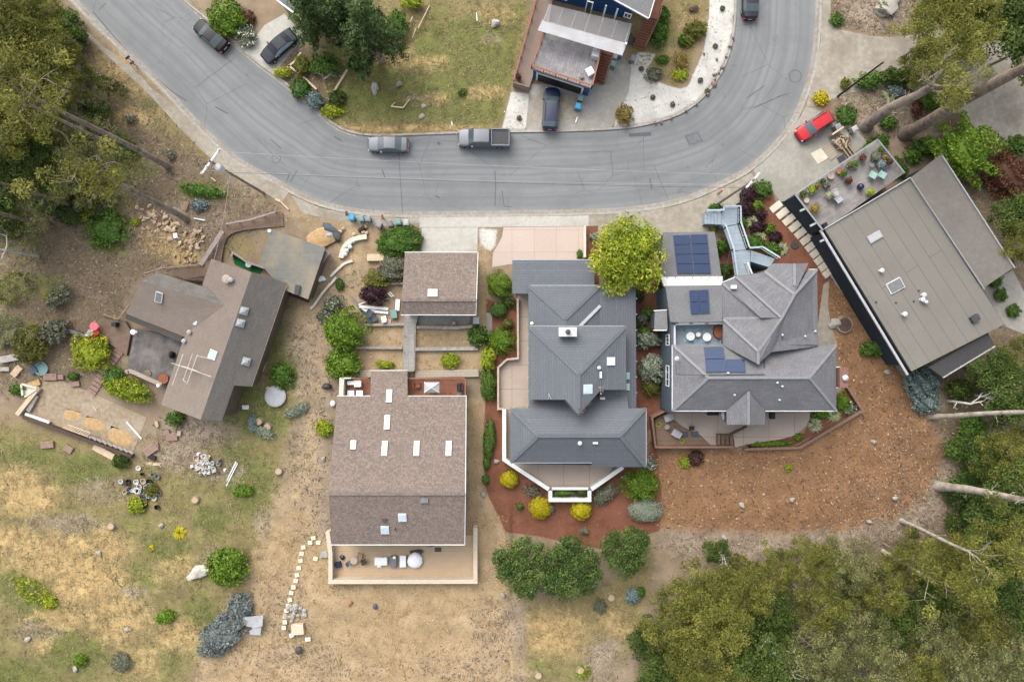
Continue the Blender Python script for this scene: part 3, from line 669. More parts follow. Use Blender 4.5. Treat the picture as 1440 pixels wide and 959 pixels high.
def window(parent, a0, b0, z0, z1, out, name='window', gm='window_glass', fm='white_trim', bars=1):
    """framed window on a wall between ground points a0 and b0, from z0 to z1, facing out"""
    a0, b0 = Vector((a0.x, a0.y, 0)), Vector((b0.x, b0.y, 0)); d = (b0 - a0); L = d.length; d.normalize(); o = Vector(out).normalized()
    mt = Matrix((d, o, Vector((0, 0, 1)))).transposed(); c = (a0 + b0) / 2 + Vector((0, 0, (z0 + z1) / 2)); b = MB()
    for s_ in (-1, 1):
        b.box(c + d * s_ * (L / 2 - .05) + o * .03, (.1, .08, z1 - z0), mtx=mt); b.box(c + Vector((0, 0, s_ * ((z1 - z0) / 2 - .05))) + o * .03, (L - .2, .08, .1), mtx=mt)
    for k in range(bars): b.box(c + d * L * ((k + 1) / (bars + 1) - .5) + o * .02, (.06, .06, z1 - z0 - .2), mtx=mt)
    w = b.build(name, fm, parent)
    MB().box(c + o * .008, (L - .2, .03, z1 - z0 - .2), mtx=mt).build('pane', gm, w); return w
def railing(parent, pts, h, m, post=1.4, w=.06, infill=True, name='railing'):
    b = MB()
    for a0, b0 in zip(pts[:-1], pts[1:]):
        a0, b0 = Vector(a0), Vector(b0); L = (b0 - a0).length; n = max(1, int(L / post)); U = Vector((0, 0, h))
        b.bar(a0 + U, b0 + U, w * 1.8, w)
        if infill: b.bar(a0 + U * .15, b0 + U * .15, w * .6, w)
        for i in range(n + 1): p = a0.lerp(b0, i / n); b.bar(p, p + U, w * 1.2, w * 1.2)
        if infill:
            kk = int(L / .35)
            for i in range(1, kk): p = a0.lerp(b0, i / kk); b.bar(p + U * .15, p + U, .03, .03)
    return b.build(name, m, parent)
def wallrun(name, pts, w, z0, z1, m, parent=None, label=None, cat=None, cap=None):
    """low wall along photo points, straight mitred run"""
    p = [P(x, y, z1) for x, y in pts]; b = MB()
    L, Rr = [], []
    for i in range(len(p)):
        d0 = (p[i] - p[i - 1]).normalized() if i else None; d1 = (p[i + 1] - p[i]).normalized() if i < len(p) - 1 else None
        d = ((d0 or d1) + (d1 or d0)).normalized(); n = Vector((-d.y, d.x, 0)); k = w / 2 / max(.4, n.dot(Vector((-(d1 or d0).y, (d1 or d0).x, 0))))
        L.append(p[i] + n * k); Rr.append(p[i] - n * k)
    b.prism([(q_.x, q_.y) for q_ in L + Rr[::-1]], z0, z1)
    o = b.build(name, m, parent, loc=(p[0].x, p[0].y, 0))
    if label: tag(o, label, cat)
    return o
def base(px, py, z=0): return P(px, py, 0) * 1 + Vector((0, 0, z))

# ---- brown-shingled house with six bright skylights
H1 = thing('house', 'big house with mottled tan shingle roof and a row of bright white skylights', 'house', base(560, 660))
f_up = [(474, 557, 3.2), (655, 557, 3.2), (654, 694, 6.6), (462, 694)]
f_ext = None
_, pu = face(f_up)
def zp(pl, px, py): v = on(pl, px, py); return (px, py, v.z)
f_upper = [zp(pu, 474, 557), zp(pu, 521, 557), zp(pu, 521.5, 522), (573, 521.5), (573, 557), (655, 557), (654, 694), (462, 694)]
f_low = [zp(pu, 462, 694), zp(pu, 654, 694), (653, 765, 4.6), (466.5, 765)]
_, rf = roofing(H1, [f_upper, f_low], 'tan_shingle')
body(H1, [[(face([zp(pu, 474, 557), zp(pu, 655, 557), zp(pu, 654, 694), (462, 694)])[0], None), rf[1]]], 'moss_wall', .38)
body(H1, [[(face([zp(pu, 521.5, 522), zp(pu, 573, 521.5), zp(pu, 573, 575), (521, 575)])[0], None)]], 'moss_wall', .3)
ex = MB()
for a0, b0 in (((474, 556.6), (521, 556.6)), ((521, 521), (573.5, 520.8)), ((573.5, 556.6), (656, 556.6))): ex.bar(on(pu, *a0) + Vector((0, 0, -.02)), on(pu, *b0) + Vector((0, 0, -.02)), .07, .12)
ex.bar(on(pu, 655.6, 557) - Vector((0, 0, .03)), on(pu, 654.6, 694) - Vector((0, 0, .03)), .07, .12); ex.bar(P(654.6, 694, 6.55), P(653.6, 765.5, 4.55), .07, .12)
ex.bar(P(466, 765.7, 4.56), P(653.6, 765.7, 4.56), .09, .12)
ex.build('gutter', 'white_trim', H1)
ridge(H1, [((462, 694, on(pu, 462, 694).z), (654, 694, on(pu, 654, 694).z))], 'tan_shingle', .35)
for px, py, w, h in ((547.5, 557, 8, 18.5), (544.5, 594, 8, 20.5), (497, 625.5, 8, 12.5), (541, 630.5, 8, 21), (586, 630.5, 8, 21), (631, 630.5, 8, 21)): skylight(H1, pu, px, py, w, h, 0, 'skylight_white')
pd = rf[1][1]
for px, py in ((566, 727), (541.5, 744.5)): skylight(H1, pd, px, py, 11.5, 12, 0, 'skylight_blue')
MB().box(on(pd, 597, 703) + Vector((0, 0, .1)), (.8, .55, .2)).build('roof_vent', 'mid_grey', H1); MB().box(on(pd, 541, 731) + Vector((0, 0, .1)), (.45, .35, .25)).build('roof_vent', 'dark_grey', H1)
pipe(H1, pd, 556, 743, .06, .3, 'dark_grey')
for i, (y0, y1) in enumerate(((650, 668), (672, 678), (600, 608))):
    x = P(655.3, y0, 3).x - .38 + .02; window(H1, Vector((x, P(655, y0, 3).y, 0)), Vector((x, P(655, y1, 3).y, 0)), 2.6, 3.6, (1, 0, 0))
for x0, x1 in ((505, 535), (537, 565), (570, 600)):
    y = P(500, 765, 3).y + .4 - .62; window(H1, P(x0, 765, 2.2) * 1, P(x1, 765, 2.2) * 1, .2, 2.4, (0, -1, 0), 'glass_door', bars=1)
    pass
def deck(parent, pix, z, m, name='deck', t=.18, ang=0):
    o = MB().slab([P(x, y, z) for x, y in pix], t).build(name, m, parent, ang=R(ang)); return o
deck(H1, [(486, 532), (521, 532), (521, 560), (486, 560)], 1.1, 'redwood_boards', ang=90)
deck(H1, [(572, 532), (655.5, 532), (655.5, 560), (572, 560)], 1.1, 'redwood_boards')
b = MB(); b.bar(P(482.5, 531, 1.6), P(481.5, 558, 1.6), .5, 1.3); b.bar(P(482, 531.5, 1.75), P(495, 531.5, 1.75), .14, 1.0); b.build('deck_wall', 'cream', H1)
railing(H1, [P(497, 531.5, 1.1), P(520, 531.5, 1.1)], .95, 'red_rail'); railing(H1, [P(573, 531.5, 1.1), P(655, 531.5, 1.1), P(655, 556, 1.1)], .95, 'red_rail')
# ---- its garage
G1 = thing('garage', 'small detached garage with mottled tan shingle roof and one white skylight', 'garage', base(618, 405))
_, gf = roofing(G1, [[(569.5, 355.5, 2.7), (671.5, 355.5, 2.7), (669.5, 422, 4.3), (565, 422)], [(565, 422, 4.3), (669.5, 422, 4.3), (669, 442.5, 3.6), (564.5, 442)]], 'tan_shingle')
body(G1, [gf], 'tan_wall', .35)
b = MB(); b.bar(P(569, 354.8, 2.64), P(672, 354.8, 2.64), .08, .12); b.bar(P(672.3, 355, 2.66), P(670, 422, 4.24), .07, .12); b.bar(P(670, 422, 4.24), P(669.3, 442, 3.55), .07, .12); b.bar(P(564, 442.8, 3.55), P(669.5, 443.2, 3.55), .08, .12); b.build('gutter', 'white_trim', G1)
skylight(G1, gf[0][1], 608.5, 412.5, 13.5, 11, 0, 'skylight_white'); ridge(G1, [((565, 422, 4.3), (669.5, 422, 4.3))], 'tan_shingle', .3)
b = MB(); yy = P(600, 355.5, 2.7).y - .35
b.box((P(620, 0, 0).x, yy + .03, 1.15), (5.0, .08, 2.3)); b.build('garage_door', 'white_trim', G1)
MB().slab([P(588, 441, .02), P(662, 441, .02), P(661, 456, .02), P(588, 456, .02)], .1).build('porch_slab', 'concrete', G1)
# ---- slate-roofed house
H2 = thing('house', 'house with dark blue-grey hip roofs stepping down and pink concrete terraces', 'house', base(810, 520))
R0 = [[(720.5, 366, 3.0), (836, 366, 3.0), (836, 405, 3.5), (744, 413), (720.5, 413)]]
N = [[(743, 402, 3.9), (844, 402, 3.9), (795, 449, 5.2)], [(743, 402, 3.9), (795, 449, 5.2), (743, 470, 3.9), (795, 470, 5.2)][0:2] + [(795, 470, 5.2), (743, 470, 3.9)], [(844, 402, 3.9), (844, 470, 3.9), (795, 470, 5.2), (795, 449, 5.2)]]
S = [[(743, 459, 5.2), (880, 459, 5.2), (814, 527, 7.4)], [(743, 459, 5.2), (814, 527, 7.4), (814, 583, 7.4), (795, 562), (743, 562)], [(880, 459, 5.2), (881, 548, 5.2), (814, 527, 7.4), (845, 548)]]
S[2] = [(880, 459, 5.2), (881, 548, 5.2), (845, 548, 6.3), (814, 583, 7.4), (814, 527, 7.4)]
E_ = [[(843, 404, 4.0), (894, 404, 3.3), (895, 577, 3.3), (843, 577, 4.0)]]
S1N = [(718, 574.5, 4.5), (757, 613, 6.2), (872, 613, 6.2), (908, 574), (884, 574), (881, 548), (845, 548), (815, 583), (795, 562), (744, 562), (743, 574.5)]
S1 = [S1N, [(718, 650, 4.5), (832, 650, 4.5), (872, 613, 6.2), (757, 613, 6.2)], [(718, 574.5, 4.5), (718, 650, 4.5), (757, 613, 6.2)], [(908, 574, 4.5), (872, 613, 6.2), (908, 656, 4.5)]]
pS = plane((718, 650, 4.5), (832, 650, 4.5), (872, 613, 6.2))
S1[1] = [(718, 650, 4.5), (832, 650, 4.5), (872, 613, 6.2), (757, 613)]
S1.append([zp(pS, 832, 650), zp(pS, 832, 656.5), zp(pS, 908, 656.5), (872, 613)])
rb = MB(); H2r = []
for grp in (R0, N, S, E_, S1):
    g = []
    for f in grp: v, pl = face(f); rb.slab(v, .17); g.append((v, pl))
    H2r.append(g)
rb.build('roof', 'grey_shingle', H2)
body(H2, [H2r[0], H2r[1], H2r[2], H2r[3], H2r[4][1:] + [(face([(718, 574.5, 4.5), (757, 613, 6.2), (872, 613, 6.2), (908, 574)])[0], None)]], 'grey_green_wall', .45, .22)
ridge(H2, [((743, 402, 3.9), (795, 449, 5.2)), ((844, 402, 3.9), (795, 449, 5.2)), ((743, 459, 5.2), (814, 527, 7.4)), ((880, 459, 5.2), (814, 527, 7.4)), ((814, 527, 7.4), (814, 575, 7.4)), ((718, 574.5, 4.5), (757, 613, 6.2)), ((908, 574, 4.5), (872, 613, 6.2)), ((757, 613, 6.2), (872, 613, 6.2)), ((718, 650, 4.5), (757, 613, 6.2)), ((908, 656, 4.5), (872, 613, 6.2))], 'grey_shingle', .34)
MB().bar(on(H2r[3][0][1], 844, 430) + Vector((0, 0, .08)), P(815, 459, 4.75), .34, .1).build('hip_cap', 'light_grey', H2)
MB().bar(on(H2r[4][0][1], 794.5, 563) + Vector((0, 0, .06)), on(H2r[4][0][1], 812, 581) + Vector((0, 0, .06)), .3, .08).build('hip_cap', 'ridge_cap_grey', H2)
pSn, pSe, pSw = H2r[2][0][1], H2r[2][2][1], H2r[2][1][1]
c = on(pSn, 797, 467); ch = MB().box(c + Vector((0, 0, .55)), (1.8, .9, 1.6)).build('chimney', 'white_trim', H2)
MB().box(c + Vector((0, 0, 1.385)), (1.92, 1.0, .07)).build('chimney_cap', 'white_metal', ch); MB().lathe(c + Vector((0, 0, 1.425)), [(.2, 0), (.2, .25), (.28, .27), (.28, .34), (.1, .4)], 14).build('flue', 'dark_grey', ch)
skylight(H2, pSe, 858.5, 508, 12.5, 11.5, 0, 'skylight_glass'); skylight(H2, pSe, 826, 547, 14, 13, 0, 'skylight_blue')
pipe(H2, pSe, 842, 517, .13, .35); MB().box(on(pSe, 844.5, 527) + Vector((0, 0, .12)), (.25, .7, .2)).build('roof_vent', 'white_trim', H2); MB().box(on(H2r[4][0][1], 847, 560) + Vector((0, 0, .12)), (.55, .25, .2)).build('roof_vent', 'white_trim', H2)
pipe(H2, H2r[4][1][1], 815, 622.5, .15, .4); MB().box(on(H2r[4][1][1], 837, 622.5) + Vector((0, 0, .12)), (.55, .2, .2)).build('roof_vent', 'white_trim', H2)
for y in (528.5, 544): skylight(H2, H2r[3][0][1], 882.5, y, 5, 10, 0, 'green_glass', 'green_glass')
MB().lathe(on(H2r[1][1][1], 748, 455), [(.2, 0), (.19, .12), (.1, .22)], 12).build('roof_vent', 'white_plastic', H2)
MB().bar(on(pSw, 771, 553) + Vector((0, 0, .5)), on(pSw, 775, 561) + Vector((0, 0, .1)), .06, .06).bar(on(pSw, 771, 561) + Vector((0, 0, .1)), on(pSw, 771.5, 556) + Vector((0, 0, .5)), .05, .05).build('antenna', 'white_metal', H2)
gb = MB()
for x in range(735, 835, 16): gb.box(P(x, 365.6, 2.98), (.1, .14, .14))
for x in range(755, 842, 18): gb.box(P(x, 401.6, 3.88), (.1, .14, .14))
for x in range(766, 875, 19): gb.box(P(x, 458.6, 5.18), (.1, .14, .14))
for y in range(420, 580, 22): gb.box(P(895, y, 3.28), (.14, .1, .14))
for y in range(470, 560, 20): gb.box(P(742.6, y, 5.18), (.14, .1, .14))
for x0, y0, z0, x1, y1, z1 in ((720, 365.6, 2.92, 836, 365.6, 2.92), (743, 401.6, 3.82, 844, 401.6, 3.82), (743, 458.6, 5.12, 880, 458.6, 5.12), (844.6, 402, 3.8, 844.6, 430, 3.8), (908.6, 574, 4.4, 908.6, 656, 4.4), (718, 650.6, 4.4, 832, 650.6, 4.4)): gb.bar(P(x0, y0, z0), P(x1, y1, z1), .12, .14)
gb.build('gutter', 'metal_grey', H2)
deb = MB(); rr = random.Random(3); p0, p1 = on(H2r[4][0][1], 815, 582), on(pSe, 842, 543)
for k in range(160):
    t = rr.random(); q_ = p0.lerp(p1, t) + Vector((rr.gauss(0, .14 + .2 * (t > .75)), rr.gauss(0, .14), 0)); q_.z = max(q_.z, 0) + .12; deb.box(q_, (.16, .05, .03), rr.uniform(0, 3))
struct(deb.build('leaf_debris', 'rock_tan', H2), 'stuff')
# terraces
deck(H2, [(722, 652), (866, 654), (833, 690), (772, 690)], .75, 'terrace_pink', 'terrace', .9)
deck(H2, [(728, 413), (744, 413), (744, 576), (700.5, 576), (701, 518), (713, 506.5), (729, 505)], .5, 'terrace_pink', 'terrace', .6)
deck(H2, [(709, 576), (719, 576), (719, 652), (709, 648)], .45, 'pale_boards', 'side_walk', .5)
wallrun('terrace_wall', [(709, 576), (709, 646), (719, 653), (772, 688)], .45, 0, 1.55, 'white_trim', H2)
wallrun('terrace_wall', [(831.5, 688), (876, 657)], .45, 0, 1.55, 'white_trim', H2)
wallrun('terrace_wall', [(728, 420), (728.5, 504), (712.5, 505.5), (700.5, 517), (700.5, 575), (709, 575)], .22, 0, 1.2, 'clay_pale', H2)
wallrun('planter_box', [(774, 690), (774, 703), (829, 703), (829, 690)], .42, 0, 1.5, 'white_trim', H2); MB().bar(P(776, 686.5, 1.42), P(827, 686.5, 1.42), .3, .3).build('planter_rim', 'white_trim', H2)
MB().prism([tuple(P(x, y, .9)[:2]) for x, y in [(776.3, 688), (826.7, 688), (826.7, 701), (776.3, 701)]], 0, .95).build('planter_soil', 'dark_timber', H2)
y2 = P(720, 650, 4.5).y + .16
for xa, xb in ((738, 768), (776, 806)): window(H2, Vector((P(xa, 650, 4.5).x, y2, 0)), Vector((P(xb, 650, 4.5).x, y2, 0)), .8, 3.0, (0, -1, 0), 'glass_door')
wallrun('driveway_wall', [(822.5, 318), (822.5, 362)], .28, 0, .9, 'cream', None, 'low cream wall edging the pink driveway on its right side', 'wall')

# ---- grey house with solar panels
H3 = thing('house', 'grey house with many hipped roofs, solar panels and blue-grey walls', 'house', base(1060, 480))
def panel(parent, pl, corners, name='solar_panel'):
    c4 = [on((pl[0] + pl[1] * .14, pl[1]), *c_) for c_ in corners]; o = MB().slab(c4, .05)
    o.build(name, 'solar_cell', parent, ang=0)
def panels(parent, pl, quad, nc, nr, gap=.06):
    a0, b0, c0, d0 = [np.array(q_, float) for q_ in quad]
    for i in range(nc):
        for j in range(nr):
            def at_(u, v): return tuple((a0 * (1 - u) + b0 * u) * (1 - v) + (d0 * (1 - u) + c0 * u) * v)
            u0, u1 = (i + gap / 2) / nc, (i + 1 - gap / 2) / nc; v0, v1 = (j + gap / 2) / nr, (j + 1 - gap / 2) / nr
            panel(parent, pl, [at_(u0, v0), at_(u1, v0), at_(u1, v1), at_(u0, v1)])
_, g3 = roofing(H3, [[(933, 327, 3.3), (1005, 326, 3.3), (1014.5, 388, 3.5), (928, 389)], [(936, 402, 6.0), (1015, 401, 6.0), (1016, 452, 6.1), (943, 453)]], 'flat_grey_roof', .2, 'flat_roof')
panels(H3, g3[0][1], [(946, 331), (995, 329), (1000.5, 385), (952, 385)], 2, 4); panels(H3, g3[1][1], [(969, 408), (996.5, 407), (998.5, 441), (971.5, 442)], 2, 2)
body(H3, [[g3[0]], [g3[1]]], 'slate_blue_siding', .15, .21)
b = MB()
b.slab([P(929, 389.5, 3.7), P(1016, 388.5, 3.7), P(1016, 402.5, 3.9), P(934, 403, 3.9)], .5); b.build('parapet', 'white_trim', H3)
b = MB()
for x in range(938, 1015, 12): b.box(P(x, 390.5, 3.73), (.1, .16, .06))
for x in (951, 972, 994): b.box(P(x, 455, 5.58), (.4, .12, .06))
struct(b.build('brackets', 'mid_grey', H3), 'stuff')
def side_wall(px, py0, py1, z, th=.25):
    a0, b0 = P(px, py0, z), P(px, py1, z); MB().prism([(a0.x + .35, a0.y), (a0.x + .35 + th, a0.y), (b0.x + .35 + th, b0.y), (b0.x + .35, b0.y)], -.2, z - .2).build('wall', 'slate_blue_siding', H3)
side_wall(940, 403, 580, 6.0)
xw = P(940, 0, 6).x + .35
for y0, y1, z0, z1 in ((414, 430, 3.6, 5.2), (470, 486, 3.4, 5.0), (514, 544, 3.4, 4.9)): window(H3, Vector((xw, P(0, y0, 5).y, 0)), Vector((xw, P(0, y1, 5).y, 0)), z0, z1, (-1, 0, 0), bars=2)
MB().slab([P(921, 437, 4.3), P(938, 436, 5.0), P(939, 464, 5.0), P(920, 464, 4.3)], .15).build('bay_roof', 'flat_grey_roof', H3); MB().slab([P(923, 440, 4.0), P(938, 439, 4.0), P(938, 461, 4.0), P(922, 461, 4.0)], 0, 1.0).build('bay', 'slate_blue_siding', H3)
MB().bar(P(919.5, 437, 4.25), P(938, 435.8, 4.95), .1, .14).bar(P(919, 464.5, 4.25), P(938, 464.5, 4.95), .1, .14).build('bay_trim', 'white_trim', H3)
deck(H3, [(946, 455), (1016, 455), (1016, 486), (949, 486)], 3.9, 'blue_grey_boards', ang=0)
b = MB(); b.bar(P(943, 454.5, 5.0), P(1016, 453, 5.0), .45, 1.1); b.bar(P(945.5, 455, 5.0), P(946, 486, 5.0), .4, 1.1); b.build('deck_wall', 'white_trim', H3)
MB().slab([P(961, 462, 3.925), P(996, 461, 3.925), P(996, 482, 3.925), P(961, 483, 3.925)], .02).build('rug', 'rug_blue', H3)
railing(H3, [P(1013, 457, 3.9), P(1013, 484, 3.9)], 1.0, 'white_trim')
roof3 = [
 [(1075, 382, 6.2), (1087, 370.5, 6.2), (1117, 414, 8.2), (1117, 371)],
 [(1117, 371, 6.9), (1137, 370, 6.2), (1117, 414, 8.2)], [(1137, 379, 6.2), (1148.5, 379.5, 6.2), (1117, 414, 8.2)],
 [(1034.6, 388, 6.2), (1075, 383, 6.2), (1117, 414, 8.2), (1099, 447, 8.2)],
 [(1015.4, 398, 6.0), (1034.6, 390, 6.1), (1099, 447, 8.1), (1070, 447)],
 [(1015.4, 398, 6.0), (1070, 447, 7.2), (1015.4, 447, 6.0)],
 [(1017, 448.5, 6.1), (1070, 447.5, 7.3), (1099, 447.5, 8.2), (1066, 494, 8.2)],
 [(1017, 449, 6.1), (1066, 494, 8.2), (1066, 512, 8.2), (1017, 486, 6.1)],
 [(1149, 380, 6.2), (1150.5, 487, 6.2), (1117, 415, 8.2), (1099, 447, 8.2), (1066, 494, 8.2), (1066, 512, 8.2), (1105, 487, 7.0)]]
roof3[8] = [(1149, 380, 6.2), (1150.5, 487, 6.2), (1085, 495, 7.7), (1066, 512, 8.2), (1066, 494, 8.2), (1099, 447, 8.2), (1117, 414, 8.2)]
roof3[0] = [(1075, 382, 6.2), (1087, 370.5, 6.2), (1117, 371, 6.8), (1117, 414, 8.2)]
b = MB(); g3b = []
for f in roof3:
    v = [P(*p) if len(p) == 3 else on(plane(*f[:3]), *p) for p in f]; b.slab(v, .2); g3b.append((v, plane(*f[:3])))
low3 = [[(946, 485, 6.0), (1176, 485, 6.0), (1138, 531, 8.0), (996, 531)], [(946, 577, 6.0), (996, 531, 8.0), (1138, 531, 8.0), (1176, 577)], [(946, 485, 6.0), (996, 531, 8.0), (946, 577, 6.0)], [(1176, 485, 6.0), (1176, 577, 6.0), (1138, 531, 8.0)]]
g3c = []
for f in low3: v, pl = face(f); b.slab(v, .18); g3c.append((v, pl))
dorm = [[(1052.5, 551, 7.5), (1022, 577, 6.1), (1022, 597, 6.1), (1052.5, 597, 7.1)], [(1052.5, 551, 7.5), (1052.5, 597, 7.1), (1076, 597, 6.1), (1076, 577, 6.1)]]
g3d = []
for f in dorm: v = [P(*p) for p in f]; b.slab(v, .18); g3d.append((v, None))
b.build('roof', 'slate_shingle', H3)
body(H3, [g3b, g3c], 'slate_blue_siding', .5, .25); body(H3, [g3d], 'slate_blue_siding', .25, .3, z0=4.5, name='dormer_wall')
L_ = lambda *s_: s_
ridge(H3, [((1075, 382, 6.2), (1117, 414, 8.2)), ((1148.5, 379.5, 6.2), (1117, 414, 8.2)), ((1117, 414, 8.2), (1099, 447, 8.2)), ((1099, 447, 8.2), (1066, 494, 8.2)), ((1034.6, 389, 6.2), (1099, 447, 8.2)), ((1015.4, 398, 6.05), (1070, 447, 7.25)), ((1070, 447, 7.25), (1017, 448, 6.1)), ((1017, 449, 6.15), (1066, 494, 8.2)), ((1066, 494, 8.2), (1066, 512, 8.2)), ((1117, 371, 6.85), (1117, 402, 7.85)),
  ((946, 485, 6.0), (996, 531, 8.0)), ((946, 577, 6.0), (996, 531, 8.0)), ((996, 531, 8.0), (1138, 531, 8.0)), ((1176, 485, 6.0), (1138, 531, 8.0)), ((1176, 577, 6.0), (1138, 531, 8.0)), ((1052.5, 551, 7.5), (1052.5, 597, 7.1))], 'ridge_cap_slate', .28)
pl3 = g3c[0][1]
panels(H3, pl3, [(990, 488), (1017, 487.5), (1019.5, 504.5), (991.5, 505)], 1, 1, .02); panels(H3, pl3, [(991.7, 505.5), (1019.7, 505), (1021.5, 523), (993, 523.5)], 1, 1, .02); panels(H3, pl3, [(1020.5, 505), (1047, 505), (1049, 523.5), (1022.3, 523.5)], 1, 1, .02)
tr = MB()
for x0, y0, z0, x1, y1, z1 in ((945.3, 485, 5.9, 945.3, 577, 5.9), (946, 577.8, 5.9, 1022, 577.8, 5.9), (1076, 577.8, 5.9, 1177, 577.8, 5.9), (1015, 398, 5.9, 1015, 447, 5.9), (1137, 379, 6.1, 1149, 379, 6.1), (1015, 397.5, 5.9, 1034, 389.5, 6.0)): tr.bar(P(x0, y0, z0), P(x1, y1, z1), .09, .13)
tr.build('gutter', 'white_trim', H3)
cb = MB()
for pts in (((950, 512), (951, 526.5), (992, 527.5), (1075, 526.5)), ((1099, 465), (1100, 478)), ((1074, 497), (1074.5, 517))):
    for p_, q_ in zip(pts[:-1], pts[1:]): cb.bar(on(pl3 if p_[1] > 486 else g3b[8][1], *p_) + Vector((0, 0, .07)), on(pl3 if q_[1] > 486 else g3b[8][1], *q_) + Vector((0, 0, .07)), .07, .07)
cb.build('conduit', 'dark_grey', H3)
for px, py, pl in ((1099, 471, g3b[8][1]), (1131, 473, g3b[8][1]), (1145, 466, g3b[8][1]), (1118, 490, pl3), (951, 504, pl3), (1023, 524.5, pl3), (1032, 555, g3c[1][1]), (1092, 538, g3c[1][1]), (1099, 543, g3c[1][1]), (1095, 562, g3c[1][1])): pipe(H3, pl, px, py, .075 if px != 951 else .15, .32, 'white_metal')
MB().box(on(g3b[5][1], 1030, 404) + Vector((0, 0, .35)), (.6, .4, .3)).build('roof_vent', 'white_trim', H3)
MB().slab([P(1100, 465, 7.4), P(1149, 465, 6.35), P(1150, 485, 6.4), P(1092, 485, 7.5)], .1).build('cricket', 'slate_shingle', H3)
# chimney bay, dormer trim, terrace
MB().slab([P(1168, 517, 5.6), P(1180, 517, 5.6), P(1180, 544, 5.6), P(1168, 544, 5.6)], .12).build('bay_roof', 'slate_blue_siding', H3); ch = MB().slab([P(1181, 517, 6.4), P(1192, 517, 6.4), P(1192, 545, 6.4), P(1181, 545, 6.4)], 0, 0).build('chimney', 'red_brick', H3)
MB().lathe(P(1187, 531, 6.4) + Vector((0, 0, .0)), [(.22, 0.003), (.22, .3), (.32, .34), (.1, .5)], 14).build('flue', 'white_metal', ch)
b = MB(); b.bar(P(1168, 516.3, 5.7), P(1181, 516.3, 5.7), .12, .2).bar(P(1180.6, 516, 5.7), P(1180.6, 545, 5.7), .14, .2).bar(P(1168, 545, 5.7), P(1181, 545, 5.7), .12, .2); b.build('bay_trim', 'white_trim', H3)
arc = [(1139, 579), (1139, 588), (1133, 600), (1120, 611), (1100, 617), (1075, 621), (1050, 625), (1034, 629)]
deck(H3, [(930, 574), (1052, 574), (1052, 590), (1030, 608), (1006, 626), (1000, 626), (985, 612), (960, 600), (946, 588)], .38, 'terrace_pink', 'terrace', .5)
deck(H3, [(1030, 606), (1052, 590), (1075, 574), (1139, 574)] + arc, .30, 'terrace_pink', 'terrace', .4)
deck(H3, [(921, 590), (945, 574), (950, 590), (962, 602), (986, 614), (1006, 628), (924, 628)], .33, 'brown_boards', 'deck', .4, ang=0)
b = MB()
for i in range(4): b.box(P(1010 + i * 6, 618, .3 + .1 * (3 - i)), (.42, 1.3, .12))
b.build('step', 'brown_boards', H3)
b = MB()
for x in range(1008, 1032, 6): b.bar(P(x, 610, .75), P(x, 626, .75), .06, .06)
b.bar(P(1007, 610, .8), P(1031, 610, .8), .07, .07).bar(P(1007, 626, .8), P(1031, 626, .8), .07, .07); b.bar(P(1024, 612, .9), P(1050, 599, 1.2), .3, .12); b.build('stair_rail', 'dark_timber', H3)
wallrun('deck_fence', [(945, 573), (917, 587), (922, 629), (1031, 628.5)], .22, 0, 1.35, 'brown_rail', H3)
rs = wallrun('retaining_wall', [(1047, 632), (1125, 629.5), (1213.5, 577.5), (1193, 545)], .28, 0, .75, 'brown_rail', None, 'red-brown timber retaining wall round the plant bed beside the curved terrace', 'wall')
y3 = P(950, 577, 6.0).y + .17
for xa, xb, za, zb in ((962, 990, .5, 2.5), (1088, 1112, .5, 2.5), (1128, 1150, 1.2, 2.4), (960, 984, 3.7, 5.1), (1092, 1116, 3.7, 5.1), (1134, 1156, 3.7, 5.1)): window(H3, Vector((P(xa, 577, 6).x, y3, 0)), Vector((P(xb, 577, 6).x, y3, 0)), za, zb, (0, -1, 0))
# outside staircase
ST = thing('staircase', 'pale blue-grey outdoor stairs and landings leading from the pavement to the house', 'staircase', base(1035, 340))
sc = [((991, 299), (991, 315), (1014, 316), (1014, 299), 5, 1.0, 1.9), ((1017, 320), (1037, 316), (1049, 351), (1029, 353), 8, 2.0, 2.6), ((1056, 352), (1057, 370), (1084, 378), (1092, 366), 7, 2.6, 3.4)]
sc[2] = ((1056, 352), (1056, 368), (1082, 376), (1090, 364), 7, 2.6, 3.4)
b = MB(); 
for a0, b0, c0, d0, n, z0, z1 in sc:
    fl = n > 6; A, B, C_, D = [np.array(q_, float) for q_ in (a0, b0, c0, d0)]
    for i in range(n):
        t0, t1 = i / n, (i + 1) / n; z = z0 + (z1 - z0) * t1
        if n == 8: qd = [A + (D - A) * t0, B + (C_ - B) * t0, B + (C_ - B) * t1, A + (D - A) * t1]
        else: qd = [A + (D - A) * t0, B + (C_ - B) * t0, B + (C_ - B) * t1, A + (D - A) * t1]
        b.slab([P(q_[0], q_[1], z) for q_ in qd], .2, 0 if n != 8 else None)
b.build('flight', 'blue_grey_boards', ST)
MB().slab([P(*q_, 1.95) for q_ in ((1014.5, 293), (1037, 293), (1037, 315), (1017, 319), (1014.5, 316))], 1.9).build('landing', 'blue_grey_boards', ST); MB().slab([P(*q_, 2.6) for q_ in ((1029, 354), (1049, 352), (1055, 352), (1055, 388), (1034, 388), (1032, 370))], .2).build('landing', 'blue_grey_boards', ST)
railing(ST, [P(991, 298, 1.05), P(1014, 298, 1.95), P(1014.5, 292.5, 1.95), P(1037.5, 292.5, 1.95), P(1038, 315, 2.0), P(1050, 350, 2.6), P(1068, 349, 2.8), P(1092, 364, 3.4)], 1.0, 'blue_grey_paint', w=.09)
